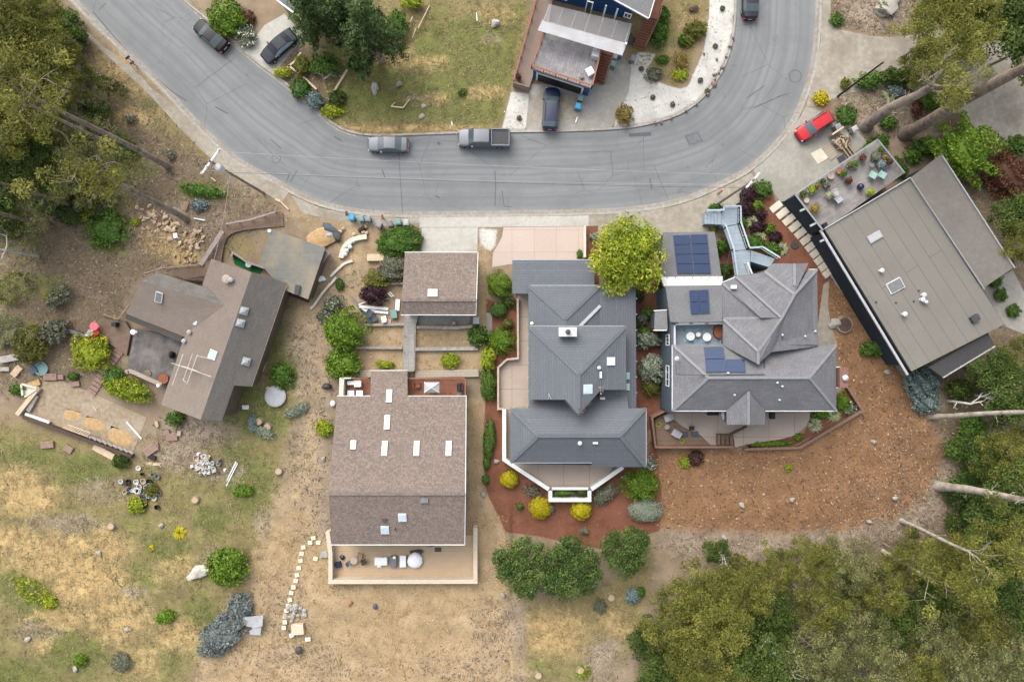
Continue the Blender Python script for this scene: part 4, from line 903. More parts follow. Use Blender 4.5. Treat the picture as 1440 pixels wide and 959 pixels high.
railing(ST, [P(1015.5, 317, 1.95), P(1018, 322, 2.0), P(1028, 352, 2.55), P(1033, 388, 2.6)], 1.0, 'blue_grey_paint', w=.09); railing(ST, [P(1047, 371, 2.6), P(1054, 388, 2.6)], 1.0, 'white_trim', w=.09)
# ---- cabin on the left
H0 = thing('house', 'cabin with weathered brown shingle gables, several skylights and a rooftop antenna', 'house', base(290, 480))
cw = [(297, 364, 3.0), (282, 590, 4.9), (354, 383.5, 4.9), (226.5, 569, 3.0)]
cw = [(297, 364, 3.0), (354, 383.5, 4.9), (282, 590, 4.9), (226.5, 569)]
ce = [(354, 383.5, 4.9), (403, 398, 3.2), (353, 543.5), (329, 542), (311.6, 591.7), (282, 590)]
ce = [(354, 383.5, 4.9), (403, 398, 3.2), (282, 590, 4.9), (312, 592), (329, 542), (353, 543.5)]
ce = [(354, 383.5, 4.9), (403, 398, 3.2), (353, 543.5, 3.2), (329, 542, 3.9), (312, 592, 3.9), (282, 590, 4.9)]
_, c0 = roofing(H0, [cw], 'brown_shingle'); _, c1 = roofing(H0, [ce], 'old_shaded_shingle')  # east slope darker: older shingles plus its shade put into the colour
ws_ = [(197.6, 395, 4.2), (281, 420, 4.2), (176.7, 445, 3.0), (255, 473)]
ws_ = [(197.6, 395, 4.25), (320, 431, 4.25), (258, 473.5, 2.95), (178, 441, 2.95)]
wn = [(197.6, 395, 4.25), (221, 383.5, 3.4), (292, 405, 3.4), (320, 431, 4.25)]
_, c2 = roofing(H0, [ws_], 'brown_shingle'); roofing(H0, [wn], 'moss_shingle')
roofing(H0, [[(177.5, 441.5, 2.85), (256.5, 473.5, 2.85), (254, 481, 2.1), (175.5, 448, 2.1)]], 'old_shaded_shingle', .1, 'eave_shadow_strip')  # dark gutter and moss shadow along the eave, modelled as a darker roof piece
body(H0, [c0 + c1, c2], 'brown_wall', .5, .25)
p0 = c0[0][1]; p1 = c1[0][1]; p2 = c2[0][1]
skylight(H0, p2, 224, 418, 10, 15, -17, 'mid_grey'); skylight(H0, p0, 273.8, 451, 12.5, 11, -17, 'skylight_blue'); skylight(H0, p0, 300, 499, 13, 13, -20, 'skylight_blue')
for px, py in ((343, 437), (338, 454), (346, 508)): skylight(H0, p1, px, py, 11, 11, -17, 'light_grey', 'light_grey', .2, True)
pipe(H0, p0, 321, 393, .3, .7, 'clay_pale'); pipe(H0, p0, 327, 394, .17, .6, 'light_grey'); pipe(H0, p0, 267.5, 467, .16, .35, 'clay_pale'); pipe(H0, p0, 260, 479.5, .16, .35, 'light_grey')
an = MB(); U = Vector((0, 0, .9))
for a0, b0, w in (((263, 497), (248, 541), .07), ((276, 497), (263, 534), .07), ((283, 498), (268, 540), .07), ((247, 510), (302, 529), .07), ((261, 514), (283, 521), .08), ((283, 500), (308, 506), .06), ((263, 534), (268, 537), .06)): an.bar(on(p0, *a0) + U, on(p0, *b0) + U, w, .05)
an.tube([on(p0, 274, 519), on(p0, 274, 519) + U], .03, 6); an.build('antenna', 'dead_wood', H0)
MB().bar(P(403.5, 398.5, 3.05), P(353.5, 543.5, 3.05), .13, .14).build('gutter', 'pale_timber', H0)
MB().slab([P(*q_, .55) for q_ in ((190, 462), (256, 476), (262, 470), (258, 495), (236, 540), (178, 520))], .5).build('deck', 'weathered_boards', H0, ang=R(75))
MB().slab([P(*q_, .5) for q_ in ((140, 447), (176, 452), (184, 466), (178, 500), (150, 480), (126, 470))], .45).build('deck', 'brown_boards', H0, ang=R(20))
MB().slab([P(*q_, .9) for q_ in ((232, 379), (285, 373), (297, 366), (290, 396), (262, 394))], .2).build('entry_deck', 'brown_boards', H0, ang=R(70))
railing(H0, [P(209, 386, .9), P(232, 378.5, .9), P(283, 373.5, .9)], 1., 'timber'); railing(H0, [P(262, 396, .9), P(287, 390, .9)], 1., 'dark_timber')
rl = thing('wooden_fence', 'weathered grey rail fence slanting up from the cabin corner beside the steps', 'fence', base(290, 365)); b = MB(); b.bar(P(282, 373, 1.0), P(313, 325, 1.0), .5, .12); b.build('rail', 'grey_timber', rl)
b = MB(); [b.bar(P(282 + 31 * t, 373 - 48 * t, 0), P(282 + 31 * t, 373 - 48 * t, .95), .12, .12) for t in (0, .25, .5, .75, 1)]; b.build('post', 'grey_timber', rl)
rl = thing('wooden_fence', 'weathered rail fence along the upper side of the curved board steps', 'fence', base(350, 306)); b = MB(); b.bar(P(318, 315, 1.0), P(352, 309, 1.0), .2, .12).bar(P(352, 309, 1.0), P(388, 298, 1.0), .2, .12); b.build('rail', 'grey_timber', rl)
b = MB(); [b.bar(P(318 + 70 * t, 315 - 17 * t, 0), P(318 + 70 * t, 315 - 17 * t, .95), .12, .12) for t in (0, .25, .5, .75, 1)]; b.build('post', 'grey_timber', rl)
rl = thing('wooden_fence', 'dark rail fence along the deck left of the cabin', 'fence', base(160, 450)); b = MB(); b.bar(P(146, 442, 1.0), P(166, 449, 1.0), .14, .1).bar(P(166, 449, 1.), P(182, 428, 1.), .14, .1); b.build('rail', 'timber', rl)
b = MB(); [b.bar(P(*q_, 0), P(*q_, .95), .12, .12) for q_ in ((146, 442), (156, 445.5), (166, 449), (174, 438.5), (182, 428))]; b.build('post', 'timber', rl)
path = smooth_line([(302, 366), (305, 345), (312, 326), (330, 316), (360, 312), (396, 309)], 2); path = [tuple(v_) for v_ in resample(path, 27)]
ST2 = thing('board_steps', 'long curved flight of weathered brown board steps above the cabin', 'steps', base(315, 325))
b = MB()
for i, (x, y) in enumerate(path):
    d = P(*path[min(i + 1, 26)]) - P(*path[max(i - 1, 0)]); b.box(P(x, y, .28 - .007 * i), (.40, 1.6, .12), math.atan2(d.y, d.x))
b.build('tread', 'brown_boards', ST2); 
wallrun('retaining_wall', [(325, 361), (327, 355), (348, 369), (384, 381), (383, 390)], .22, 0, .8, 'grey_timber', None, 'low grey timber wall round the green turf patch', 'wall')
struct(sheet('turf', [(327, 358), (370, 379), (366, 386), (350, 381), (330, 372)], .03, 'turf_green'))
# brick steps down to the terrace
b = MB(); pth = resample([(171, 489), (150, 518), (129, 551)], 13)
for i, (x, y) in enumerate(pth): b.box(P(x, y, .08), (.42, 1.1, .12), R(57))
tag(b.build('garden_steps', 'rock_red', loc=base(150, 518)), 'flight of brown paver steps between the deck and the half-built slab', 'steps')
# ---- flat-roofed shed
SH = thing('shed', 'shed with flat faded grey-brown roof beside the cabin', 'shed', base(410, 370))
_, s0 = roofing(SH, [[(381, 322, 2.9), (457.5, 349, 2.7), (433, 421, 2.6), (400, 408, 2.7), (366, 372, 2.8)]], 'grey_roll_roof', .14)
SH.children[0].data.materials[0] = M['grey_roll_roof']
body(SH, [s0], 'brown_wall', .3); MB().lathe(P(379.5, 325, 2.8), [(.22, 0), (.2, .2)], 8).build('roof_vent', 'white_plastic', SH)
MB().slab([P(458, 351, 1.2), P(464, 356, 1.2), P(455, 370, 1.2), P(450, 369, 1.2)], .1).build('awning', 'grey_boards', SH)
MB().box(P(418.5, 408, 2.75) + Vector((0, 0, .12)), (.55, 1.1, .2), R(-10)).build('roof_box', 'dark_grey', SH)
wallrun('timber_wall', [(397, 411), (432, 424)], .2, 0, .8, 'dark_timber', None, 'short dark timber wall below the flat-roofed shed', 'wall')
# ---- big tan flat roof, right
H4 = thing('house', 'large modern house with flat tan membrane roof and dark navy side wall', 'house', base(1270, 370))
m4 = [(1160, 322, 5.0), (1280, 251.5, 5.0), (1412.5, 456, 5.2), (1282, 522)]
_, r4 = roofing(H4, [m4], 'tan_membrane', .3); H4.children[0].data
uvl = H4.children[0].data.uv_layers[0].data
a4 = math.atan2((P(1412, 456) - P(1280, 251)).y, (P(1412, 456) - P(1280, 251)).x)
for p_ in H4.children[0].data.polygons:
    if abs(p_.normal.z) > .9:
        for li in p_.loop_indices:
            co_ = H4.children[0].data.vertices[H4.children[0].data.loops[li].vertex_index].co; uvl[li].uv = (co_.x * math.cos(a4) + co_.y * math.sin(a4) + 30, -co_.x * math.sin(a4) + co_.y * math.cos(a4))
roofing(H4, [[(1281, 250.5, 5.25), (1323, 218, 5.5), (1425, 376.5, 5.4), (1383, 405, 5.25)]], 'brown_membrane', .3); roofing(H4, [[(1306, 516, 4.6), (1371, 478, 4.6), (1389, 466, 4.6), (1398, 486, 4.4), (1325, 530, 4.4)]], 'dark_membrane', .2)
body(H4, [r4], 'navy_siding', .55, .28); body(H4, [[(face([(1281, 250.5, 5.25), (1323, 218, 5.5), (1425, 376.5, 5.4), (1383, 405, 5.25)])[0], None)]], 'navy_siding', .6, .3)
b = MB()
for a0, b0, w in (((1153.5, 324, 5.1), (1276, 527, 5.2), .24), ((1324.5, 219, 5.6), (1426.5, 377, 5.5), .1), ((1280.5, 251, 5.3), (1384, 407, 5.35), .06), ((1159, 322, 5.05), (1280, 250, 5.2), .1), ((1326, 531, 4.5), (1399, 487, 4.5), .09)): b.bar(P(*a0), P(*b0), w, .2)
b.build('roof_edge', 'light_grey', H4)
q4 = r4[0][1]
skylight(H4, q4, 1229.5, 333.5, 20, 11, 30, 'light_grey', 'light_grey'); skylight(H4, q4, 1258.5, 402, 22, 16, 28, 'mid_grey', 'white_trim')
for px, py, r_ in ((1237, 381, .16), (1296, 415, .16), (1294, 421.5, .17), (1299, 425, .12), (1269, 442, .17)): pipe(H4, q4, px, py, r_, .6, 'white_metal')
MB().box(on(q4, 1369, 448) + Vector((0, 0, .2)), (.9, .7, .4), R(30)).build('roof_vent', 'dark_grey', H4); 
for px, py in ((1292, 409), (1285, 424), (1232, 425), (1260, 426)): MB().lathe(on(q4, px, py), [(.14, .01), (.12, .05)], 8).build('roof_drain', 'dark_grey', H4)
dk = [(1119.5, 273, 4.5), (1234, 198, 4.5), (1271, 244, 4.5), (1159, 324, 4.5)]
MB().slab([P(*q_) for q_ in dk], .35).build('roof_deck', 'grey_boards', H4, ang=R(30))
MB().slab([P(*q_) for q_ in [(x, y, 4.1) for x, y in ((1121, 274), (1234, 200), (1269, 245), (1160, 322))]], 0, -.2).build('garage_wall', 'navy_siding', H4)
b = MB()
for a0, b0 in (((1118, 273.5), (1234, 196.5)), ((1234, 196.5), (1271.5, 243)), ((1118, 273.5), (1157, 324))):
    b.bar(P(*a0, 5.4), P(*b0, 5.4), .16, .1)
    for t in np.linspace(0, 1, 8): q_ = (a0[0] + (b0[0] - a0[0]) * t, a0[1] + (b0[1] - a0[1]) * t); b.bar(P(*q_, 4.5), P(*q_, 5.4), .09, .09)
b.build('railing', 'metal_grey', H4)
b = MB()
for x, y in ((1125, 297), (1139, 318), (1153, 340)): b.bar(P(x, y, 4.2), P(x + 8, y - 4, 4.2), .22, .2)
b.build('beam', 'white_metal', H4)
xw0, xw1 = P(1160, 322, 4.7), P(1282, 522, 4.7); dW = (xw1 - xw0); dW.z = 0; nW = Vector((dW.y, -dW.x, 0)).normalized()
if nW.x > 0: nW = -nW
s4 = r4[0][0]
def w4(t): return Vector((xw0.x, xw0.y, 0)) + dW * t - nW * .52
window(H4, w4(.40), w4(.47), 1.6, 3.4, nW); window(H4, w4(.62), w4(.68), 1.6, 3.2, nW)
# paver path along it
for i, t in enumerate(np.linspace(0, 1, 11)):
    x, y = 1091 + 73 * t + 6 * math.sin(3 * t), 291 + 92 * t
    tag(MB().box(Vector((0, 0, .04)), (1.5, .78, .1)).build('paver', 'cream'), 'pale square path slab beside the dark wall of the tan-roofed house', 'paver', 'pale slabs in the path by the tan-roofed house').location = P(x, y, 0)
    COL.objects[-1].rotation_euler = (0, 0, R(38))
MB().prism([tuple(P(*q_)[:2]) for q_ in ((1164, 384), (1170, 380), (1278, 530), (1272, 532))], 0, .05).build('path', 'dirty_concrete')['kind'] = 'structure'
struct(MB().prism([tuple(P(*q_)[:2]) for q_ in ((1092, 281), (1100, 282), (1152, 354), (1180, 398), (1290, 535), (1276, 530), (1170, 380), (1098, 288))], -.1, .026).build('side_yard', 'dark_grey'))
# ---- blue house, top
H5 = thing('house', 'bright blue house with translucent patio canopy and a deck above its garage', 'house', base(830, 40))
gdk = [(748, 97, 3.2), (831.5, 124.5, 3.2), (845, 68, 3.2), (768, 40, 3.2)]
MB().slab([P(*q_) for q_ in gdk], .3).build('roof_deck', 'stamped_grey', H5, ang=R(75))
MB().slab([P(*q_) for q_ in ((750, 97, 2.88), (830, 123, 2.88), (843, 70, 2.88), (769, 42, 2.88))], 0, -.2).build('garage_wall', 'blue_siding', H5)
gA, gB = P(750, 97, 2.88), P(830, 123, 2.88); dG = gB - gA; dG.z = 0; nG = Vector((dG.y, -dG.x, 0)).normalized()
if nG.y > 0: nG = -nG
def gw(t, z, o=0.): return Vector((gA.x, gA.y, 0)) + dG * t + Vector((0, 0, z)) + nG * o
b = MB(); b.bar(gw(.10, 1.05, .03), gw(.86, 1.05, .03), .06, 2.1); b.build('garage_door', 'black', H5)
b = MB(); b.bar(gw(.075, 0, .05), gw(.075, 2.3, .05), .1, .22).bar(gw(.885, 0, .05), gw(.885, 2.3, .05), .1, .22).bar(gw(.06, 2.22, .06), gw(.90, 2.22, .06), .1, .2); b.build('door_frame', 'white_trim', H5)
railing(H5, [P(767, 44, 3.2), P(747.5, 97, 3.2), P(831.5, 125, 3.2), P(845, 70, 3.2)], 1.0, 'red_rail', w=.09)
MB().slab([P(771, 6, 5.6), P(889, 34, 5.6), P(882, 61, 5.35), P(764, 29, 5.35)], .05).build('canopy', 'canopy_clear', H5)
MB().slab([P(763, 28, 5.3), P(882, 61, 5.3), P(875, 78.5, 5.15), P(756, 43, 5.15)], .06).build('canopy', 'canopy_sheet', H5)
b = MB(); [b.bar(P(771 + 118 * t, 7 + 27 * t, 5.48), P(759 + 119 * t, 36 + 35 * t, 5.1), .08, .1) for t in np.linspace(.02, .98, 7)]; b.build('canopy_frame', 'white_metal', H5)
b = MB(); [b.bar(P(*q_, 3.2), P(*q_, 5.1), .12, .12) for q_ in ((764, 45), (838, 68))]; b.build('canopy_post', 'white_metal', H5)
hb = [(778, 0), (905, 35), (925, -40), (800, -75)]
MB().prism([tuple(P(*q_, 0)[:2]) for q_ in ((768, -2), (884, 28), (905, -40), (788, -75))], -.2, 7.4).build('wall', 'blue_siding', H5)
roofing(H5, [[(861, -2, 7.7), (912, 26, 7.7), (938, -60, 8.4), (880, -60)], [(861, -6, 7.6), (880, -60, 7.6), (790, -90, 7.5), (772, -38, 7.5)]], 'flat_grey_roof', .2)
b = MB(); b.bar(P(860.5, -1.5, 7.66), P(912, 26.8, 7.66), .1, .2).bar(P(912.6, 26, 7.66), P(924, -12, 7.95), .1, .2); b.build('roof_trim', 'white_trim', H5)
f5a, f5b = P(774, 30), P(880, 61); d5 = (f5b - f5a); n5 = Vector((d5.y, -d5.x, 0)).normalized(); n5 = n5 if n5.y < 0 else -n5
def w5(t): return f5a + d5 * t
window(H5, w5(.05), w5(.17), 5.7, 6.9, n5); window(H5, w5(.40), w5(.48), 3.4, 6.9, n5, bars=0); window(H5, w5(.62), w5(.64), 3.2, 7.1, n5, 'batten', 'white_trim', 'white_trim', bars=0); window(H5, w5(.76), w5(.78), 3.2, 7.1, n5, 'batten', 'white_trim', 'white_trim', bars=0); window(H5, w5(.86), w5(.95), 5.8, 6.8, n5)
MB().bar(P(880.3, 61.3, 0), P(880.3, 61.3, 7.2), .25, .25).build('corner_board', 'white_trim', H5)
MB().slab([P(757, -8, 1.0), P(777, 0, 1.0), P(770, 42, 1.0), P(744, 124, .5), P(722, 118, .5)], .45).build('boardwalk', 'ramp_boards', H5, ang=R(72))
railing(H5, [P(757, -8, 1.0), P(722, 118, .5)], 1.05, 'red_rail', w=.09); MB().bar(P(721.5, 119, .7), P(744, 126, .7), .1, 1.5).build('boardwalk_end', 'ramp_boards', H5)
b = MB(); A, B = np.array([(845, 72), (861, 77)], float), np.array([(834, 113), (849, 118)], float)
for i in range(11):
    t = i / 10.; l = A[0] * (1 - t) + B[0] * t; r_ = A[1] * (1 - t) + B[1] * t; b.bar(P(*l, 2.9 - 2.7 * t), P(*r_, 2.9 - 2.7 * t), .34, .08)
b.build('stair', 'redwood_boards', H5); railing(H5, [P(862, 77, 2.9), P(850, 118, .2)], .9, 'red_rail', infill=False)
b = MB(); A, B = np.array([(908, 22), (926, 26)], float), np.array([(890, 64), (906, 70)], float)
for i in range(13):
    t = i / 12.; l = A[0] * (1 - t) + B[0] * t; r_ = A[1] * (1 - t) + B[1] * t; b.bar(P(*l, 3.2 - 3 * t), P(*r_, 3.2 - 3 * t), .34, .08)
b.slab([P(908, 21, 3.2), P(926, 25, 3.2), P(936, -20, 3.2), P(918, -24, 3.2)], .15); b.build('stair', 'redwood_boards', H5); railing(H5, [P(935, -20, 3.2), P(926, 26, 3.2), P(906, 70, .2)], .9, 'red_rail', infill=False)
MB().box(P(838, 75, 3.7), (.85, 1.2, 1.0), R(-15)).build('storage_box', 'white_metal', H5)
# ---- corner of a house, top left
H6 = thing('house', 'corner of a pale house with grey shingle roof cut off by the top edge', 'house', base(405, 0))
_, c6 = roofing(H6, [[(383, -4, 4.), (404, 8, 4.), (425, 26, 4.0), (450, -50, 4.6), (410, -70, 4.6)]], 'slate_shingle'); body(H6, [c6], 'grey_green_wall', .4)
MB().bar(P(382, -5, 3.95), P(424, 27, 3.95), .2, .22).build('gutter', 'white_trim', H6)

# ------------------------------------------------------------------ vehicles
def car(name, label, L, W, paint, kind, px, py, ang, z, group=None):
    """lofted body: stations along the length (front = +x)"""
    t = thing(name, label, kind if kind in ('pickup', 'car') else 'car', P(px, py, 0) + Vector((0, 0, z)))
    S = {'sedan': [(0, .56, .64), (.03, .70, .82), (.12, .80, .95), (.25, .92, .99), (.42, 1.36, 1), (.53, 1.43, 1), (.69, 1.38, 1), (.84, 1.0, .985), (.96, .95, .90), (1, .72, .78)],
         'suv': [(0, .66, .66), (.03, .86, .84), (.11, .98, .95), (.23, 1.08, .99), (.38, 1.56, 1), (.50, 1.64, 1), (.86, 1.58, .99), (.95, 1.12, .96), (.985, 1.0, .92), (1, .8, .85)],
         'pickup': [(0, .8, .80), (.025, 1.0, .92), (.10, 1.08, .98), (.20, 1.15, .99), (.31, 1.78, 1), (.42, 1.86, 1), (.60, 1.82, 1), (.64, 1.18, 1), (.985, 1.15, 1), (1, 1.1, .97)]}
    key = {'pickup': 'pickup'}.get(kind, 'suv' if 'suv' in kind else 'sedan')
    st = S[key]; gi = {'sedan': (3, 4, 6, 7), 'suv': (3, 4, 6, 7), 'pickup': (3, 4, 6, 7)}[key]
    hw = W / 2; rows_ = []; belt = {'sedan': .92, 'suv': 1.06, 'pickup': 1.14}[key]
    for i, (f, top, wf) in enumerate(st):
        x = L / 2 - f * L; w = hw * wf; gh = gi[1] <= i <= gi[2]; b_ = min(belt, top - .04)
        tw = hw * .76 if gh else w * .86
        if i == gi[0] or i == gi[3]: tw = w * .84
        half = [(w * .88, .20), (w * .985, .36), (w, .62), (w * .965, b_ - .04 if not gh else belt - .02), (tw, top - .04 if gh else top), (tw * .9, top + (.02 if gh else .015)), (0, top + (.06 if gh else .045))]
        rows_.append([(x, -y_, z_) for y_, z_ in half] + [(x, y_, z_) for y_, z_ in half[-2::-1]])
    n = len(rows_[0]); vs = [v for r_ in rows_ for v in r_]; part = {'body': [], 'windscreen': [], 'rear_window': [], 'side_window': [], 'side_window2': []}
    for i in range(len(st) - 1):
        for k in range(n - 1):
            q_ = [i * n + k, i * n + k + 1, (i + 1) * n + k + 1, (i + 1) * n + k]; where = 'body'
            if 4 <= k <= n - 6:
                if i == gi[0]: where = 'windscreen'
                if i == gi[2]: where = 'rear_window'
            if k in (3, n - 5) and gi[0] <= i <= gi[3] - 1: where = 'side_window' if k == 3 else 'side_window2'
            part[where].append(q_)
    part['body'] += [list(range(n))[::-1], list(range((len(st) - 1) * n, len(st) * n))]
    part['body'] += [[i * n, (i + 1) * n, (i + 1) * n + n - 1, i * n + n - 1] for i in range(len(st) - 1)]
    body_o = None
    for k, fs_ in part.items():
        used = sorted({j for f_ in fs_ for j in f_}); mp = {j: i for i, j in enumerate(used)}
        o = MB().add([vs[j] for j in used], [[mp[j] for j in f_][::-1] for f_ in fs_]).build(k.rstrip('2'), 'car_glass' if 'wind' in k else paint, None, smooth=28); o.parent = t
        import bmesh
        bm = bmesh.new(); bm.from_mesh(o.data)
        if k == 'body':
            bmesh.ops.recalc_face_normals(bm, faces=bm.faces)
        bm.to_mesh(o.data); bm.free()
    def P_(b, nm, m, smooth=False): o = b.build(nm, m, None, smooth=smooth); o.parent = t; return o
    r = {'sedan': .32, 'suv': .36, 'pickup': .40}[key]
    for sx in (L * .325, -L * .30):
        for sy in (-1, 1):
            w_ = P_(MB().tube([(sx, sy * (hw - .22), r), (sx, sy * (hw + .012), r)], r, 18), 'wheel', 'tyre'); rim = MB().tube([(sx, sy * (hw - .05), r), (sx, sy * (hw + .02), r)], r * .62, 12).build('rim', 'metal_grey'); rim.parent = w_
    zl = st[1][1] - .14
    for sy in (-1, 1):
        P_(MB().box((L / 2 - .16, sy * hw * .66, zl), (.18, .30, .12), -sy * .35), 'headlight', 'lamp_clear'); P_(MB().box((-L / 2 + .05, sy * hw * .70, zl + .1), (.16, .34, .17), sy * .25), 'tail_light', 'tail_red')
        P_(MB().box((L / 2 - st[gi[0]][0] * L - .45, sy * (hw + .07), belt + .04), (.16, .22, .15)), 'wing_mirror', paint)
    P_(MB().box((-L / 2 - .005, 0, zl), (.03, .5, .13)), 'number_plate', 'white_trim')
    P_(MB().box((L / 2 - .03, 0, .48), (.1, hw * 1.2, .18)), 'grille', 'black')
    if key == 'pickup':
        x0, x1 = L / 2 - .655 * L, L / 2 - .985 * L; b = MB(); b.box(((x0 + x1) / 2, 0, 1.205), (x0 - x1, W * .80, .05)); P_(b, 'cargo_bed', 'dark_grey'); b = MB()
        for sy in (-1, 1): b.box(((x0 + x1) / 2, sy * (hw - .09), 1.27), (x0 - x1 + .1, .13, .2))
        b.box((x1, 0, 1.27), (.1, W * .86, .2)); b.box((x0 + .04, 0, 1.27), (.1, W * .86, .2)); P_(b, 'bed_rail', paint)
        b = MB()
        for k in range(6): b.box(((x0 + x1) / 2, (k - 2.5) * W * .12, 1.235), (x0 - x1 - .2, .04, .02))
        P_(b, 'bed_liner', 'black')
    if key == 'suv':
        b = MB()
        for sy in (-1, 1): b.bar((L / 2 - .42 * L, sy * hw * .68, st[5][1] + .06), (L / 2 - .84 * L, sy * hw * .68, st[5][1] + .04), .05, .05)
        P_(b, 'roof_rail', 'black')
    else:
        pass
    t.rotation_euler = (0, 0, R(ang)); return t
ZRD = ZR + .002
car('parked_car', 'black hatchback parked on the road beside the upper-left driveway', 4.5, 1.82, 'car_black', 'sedan', 299, 53, 139, ZRD)
car('parked_car', 'silver-grey sedan parked along the kerb below the grass lot', 4.72, 1.84, 'car_silver', 'sedan', 547, 205, 179, ZRD)
car('pickup_truck', 'silver crew cab pickup truck with empty dark cargo bed', 6.0, 2.05, 'car_silver', 'pickup', 681, 197, 179.5, ZRD)
car('parked_car', 'dark blue station wagon on the driveway of the blue house', 4.9, 1.9, 'car_blue', 'suv', 774.5, 156, 86, .038)
car('parked_car', 'dark grey car parked at the top edge beside the white gravel', 4.7, 1.85, 'car_grey', 'sedan', 1053, 2, 90, ZRD)
car('parked_car', 'bright red hatchback parked on the concrete pad', 4.6, 1.82, 'car_red', 'suv', 1142, 180, 213, .03)
cv = car('covered_car', 'car under a dark cloth cover with a silver side panel', 4.7, 1.85, 'car_cover', 'sedan', 395, 69, 221, .03)
for ch_ in cv.children:
    if ch_.name.split('.')[0] in ('windscreen', 'rear_window', 'side_window', 'wing_mirror', 'headlight', 'tail_light', 'grille', 'number_plate'):
        ch_.data = ch_.data.copy(); ch_.data.materials[0] = M['car_cover']
        if ch_.name.split('.')[0] != 'wing_mirror': ch_.name = 'cover_panel'
sp_ = [c_ for c_ in cv.children if c_.name.startswith('cover_panel') and c_.data.vertices[0].co.y > 0 and len(c_.data.polygons) in (3, 4)]
for c_ in sp_: c_.data.materials[0] = M['car_cover_silver']; c_['label'] = 'silver side panel of the cover'
# ------------------------------------------------------------------ small things
def itm(name, b, m, label, cat, group=None, smooth=False, ang=0):
    v = np.array([tuple(p) for p in b.v]); o = b.build(name, m, None, loc=(v[:, 0].mean(), v[:, 1].mean(), v[:, 2].min()), smooth=smooth, ang=ang)
    return tag(o, label, cat, group)
def wheelie_bin(px, py, ang, m, label, z=.03, lid=None, h=1.05):
    t = thing('wheelie_bin', label, 'bin', P(px, py, 0) + Vector((0, 0, z)), rz=R(ang))
    lo = [(-.22, -.20), (.24, -.20), (.24, .20), (-.22, .20)]; hi = [(-.30, -.28), (.32, -.28), (.32, .28), (-.30, .28)]
    def P_(b, nm, mm, **k): o = b.build(nm, mm, None, **k); o.parent = t
    P_(MB().add([(x, y, .06) for x, y in lo] + [(x, y, h - .08) for x, y in hi], [[3, 2, 1, 0], [4, 5, 6, 7]] + [[i, (i + 1) % 4, 4 + (i + 1) % 4, 4 + i] for i in range(4)]), 'body', m)
    b = MB().box((.01, 0, h - .05), (.70, .62, .05)); b.add([(-.34, -.3, h - .02), (.36, -.3, h - .02), (.36, .3, h - .02), (-.34, .3, h - .02), (-.2, -.2, h + .06), (.24, -.2, h + .06), (.24, .2, h + .06), (-.2, .2, h + .06)], [[4, 5, 6, 7]] + [[i, (i + 1) % 4, 4 + (i + 1) % 4, 4 + i] for i in range(4)])
    P_(b, 'lid', lid or m); P_(MB().tube([(-.38, -.24, h - .06), (-.38, .24, h - .06)], .02, 6), 'handle', 'black')
    for s_ in (-1, 1): P_(MB().tube([(-.24, s_ * .22, .12), (-.24, s_ * .28, .12)], .12, 10), 'wheel', 'tyre')
    return t
for a_ in [(497.5, 308, 80, 'blue_plastic', 'bright blue wheelie bin at the kerb end of the bin row', .03), (510.5, 309.5, 95, 'teal_plastic', 'green-grey wheelie bin right of the blue bin at the kerb', .03), (520, 309.5, 85, 'grey_plastic', 'grey wheelie bin touching the green-grey bin at the kerb', .03), (535.5, 318, 60, 'grey_plastic', 'grey wheelie bin standing apart on the bare dirt in front of the bin row', .03),
           (550.5, 317, 100, 'mid_grey', 'dark grey wheelie bin between the dirt and the oval hedge', .03), (562, 314, 90, 'teal_plastic', 'green-grey wheelie bin above the oval hedge', .03), (573, 315, 90, 'light_grey', 'pale grey wheelie bin nearest the concrete drive above the oval hedge', .03),
           (815.5, 142, 75, 'teal_plastic', 'green-grey wheelie bin by the blue garage corner', .05), (812, 153.5, 75, 'blue_plastic', 'bright blue wheelie bin on the drive beside the dark blue wagon', .05), (863, 84, 70, 'light_grey', 'pale grey bin under the canopy corner of the blue house', .05), (861, 95, 70, 'teal_plastic', 'grey-green bin at the foot of the red stairs', .05), (888.5, 87, 75, 'grey_plastic', 'grey bin standing alone on the stained drive edge', .05), (870, 80, 70, 'teal_plastic', 'grey-green bin tucked against the blue house wall', .05),
           (1173, 182, 30, 'grey_plastic', 'dark bin beside the red car and the log stack', .03), (1196, 185, 30, 'light_grey', 'pale grey bin behind the log stack', .03)]: wheelie_bin(a_[0], a_[1], a_[2], a_[3], a_[4], a_[5], 'blue_plastic' if 'blue_p' in a_[3] else None)
itm('toppled_bin', MB().tube([P(504, 325, .25), P(513, 320, .25)], [.22, .28], 10), 'black', 'black bin lying on its side on the dirt', 'bin')
def mailbox(px, py, label, ang=0, m='dark_grey'):
    t = thing('mailbox', label, 'mailbox', P(px, py, 0) + Vector((0, 0, .02)), rz=R(ang))
    for b, n_, m_ in ((MB().box((0, 0, .5), (.1, .1, 1.0)), 'post', 'timber'), (MB().tube([(-.26, 0, 1.12), (.26, 0, 1.12)], .13, 12), 'box', m), (MB().box((.1, -.14, 1.2), (.14, .02, .06)), 'flag', 'red_paint')): o = b.build(n_, m_, None); o.parent = t
mailbox(187, 87, 'dark mailbox on a post on the upper-left pavement, nearer the top edge', 40, 'black'); mailbox(193, 94, 'second mailbox on the upper-left pavement, nearer the utility pole', 40); mailbox(490.5, 303, 'dark mailbox at the kerb left of the blue bin', 90); mailbox(540, 308, 'brown mailbox at the kerb between the bins', 90, 'rust'); mailbox(885, 309, 'dark mailbox at the kerb in front of the yellow-green tree', 90); mailbox(1009, 273, 'brown mailbox at the kerb beside the right-hand utility pole', 40, 'rust')
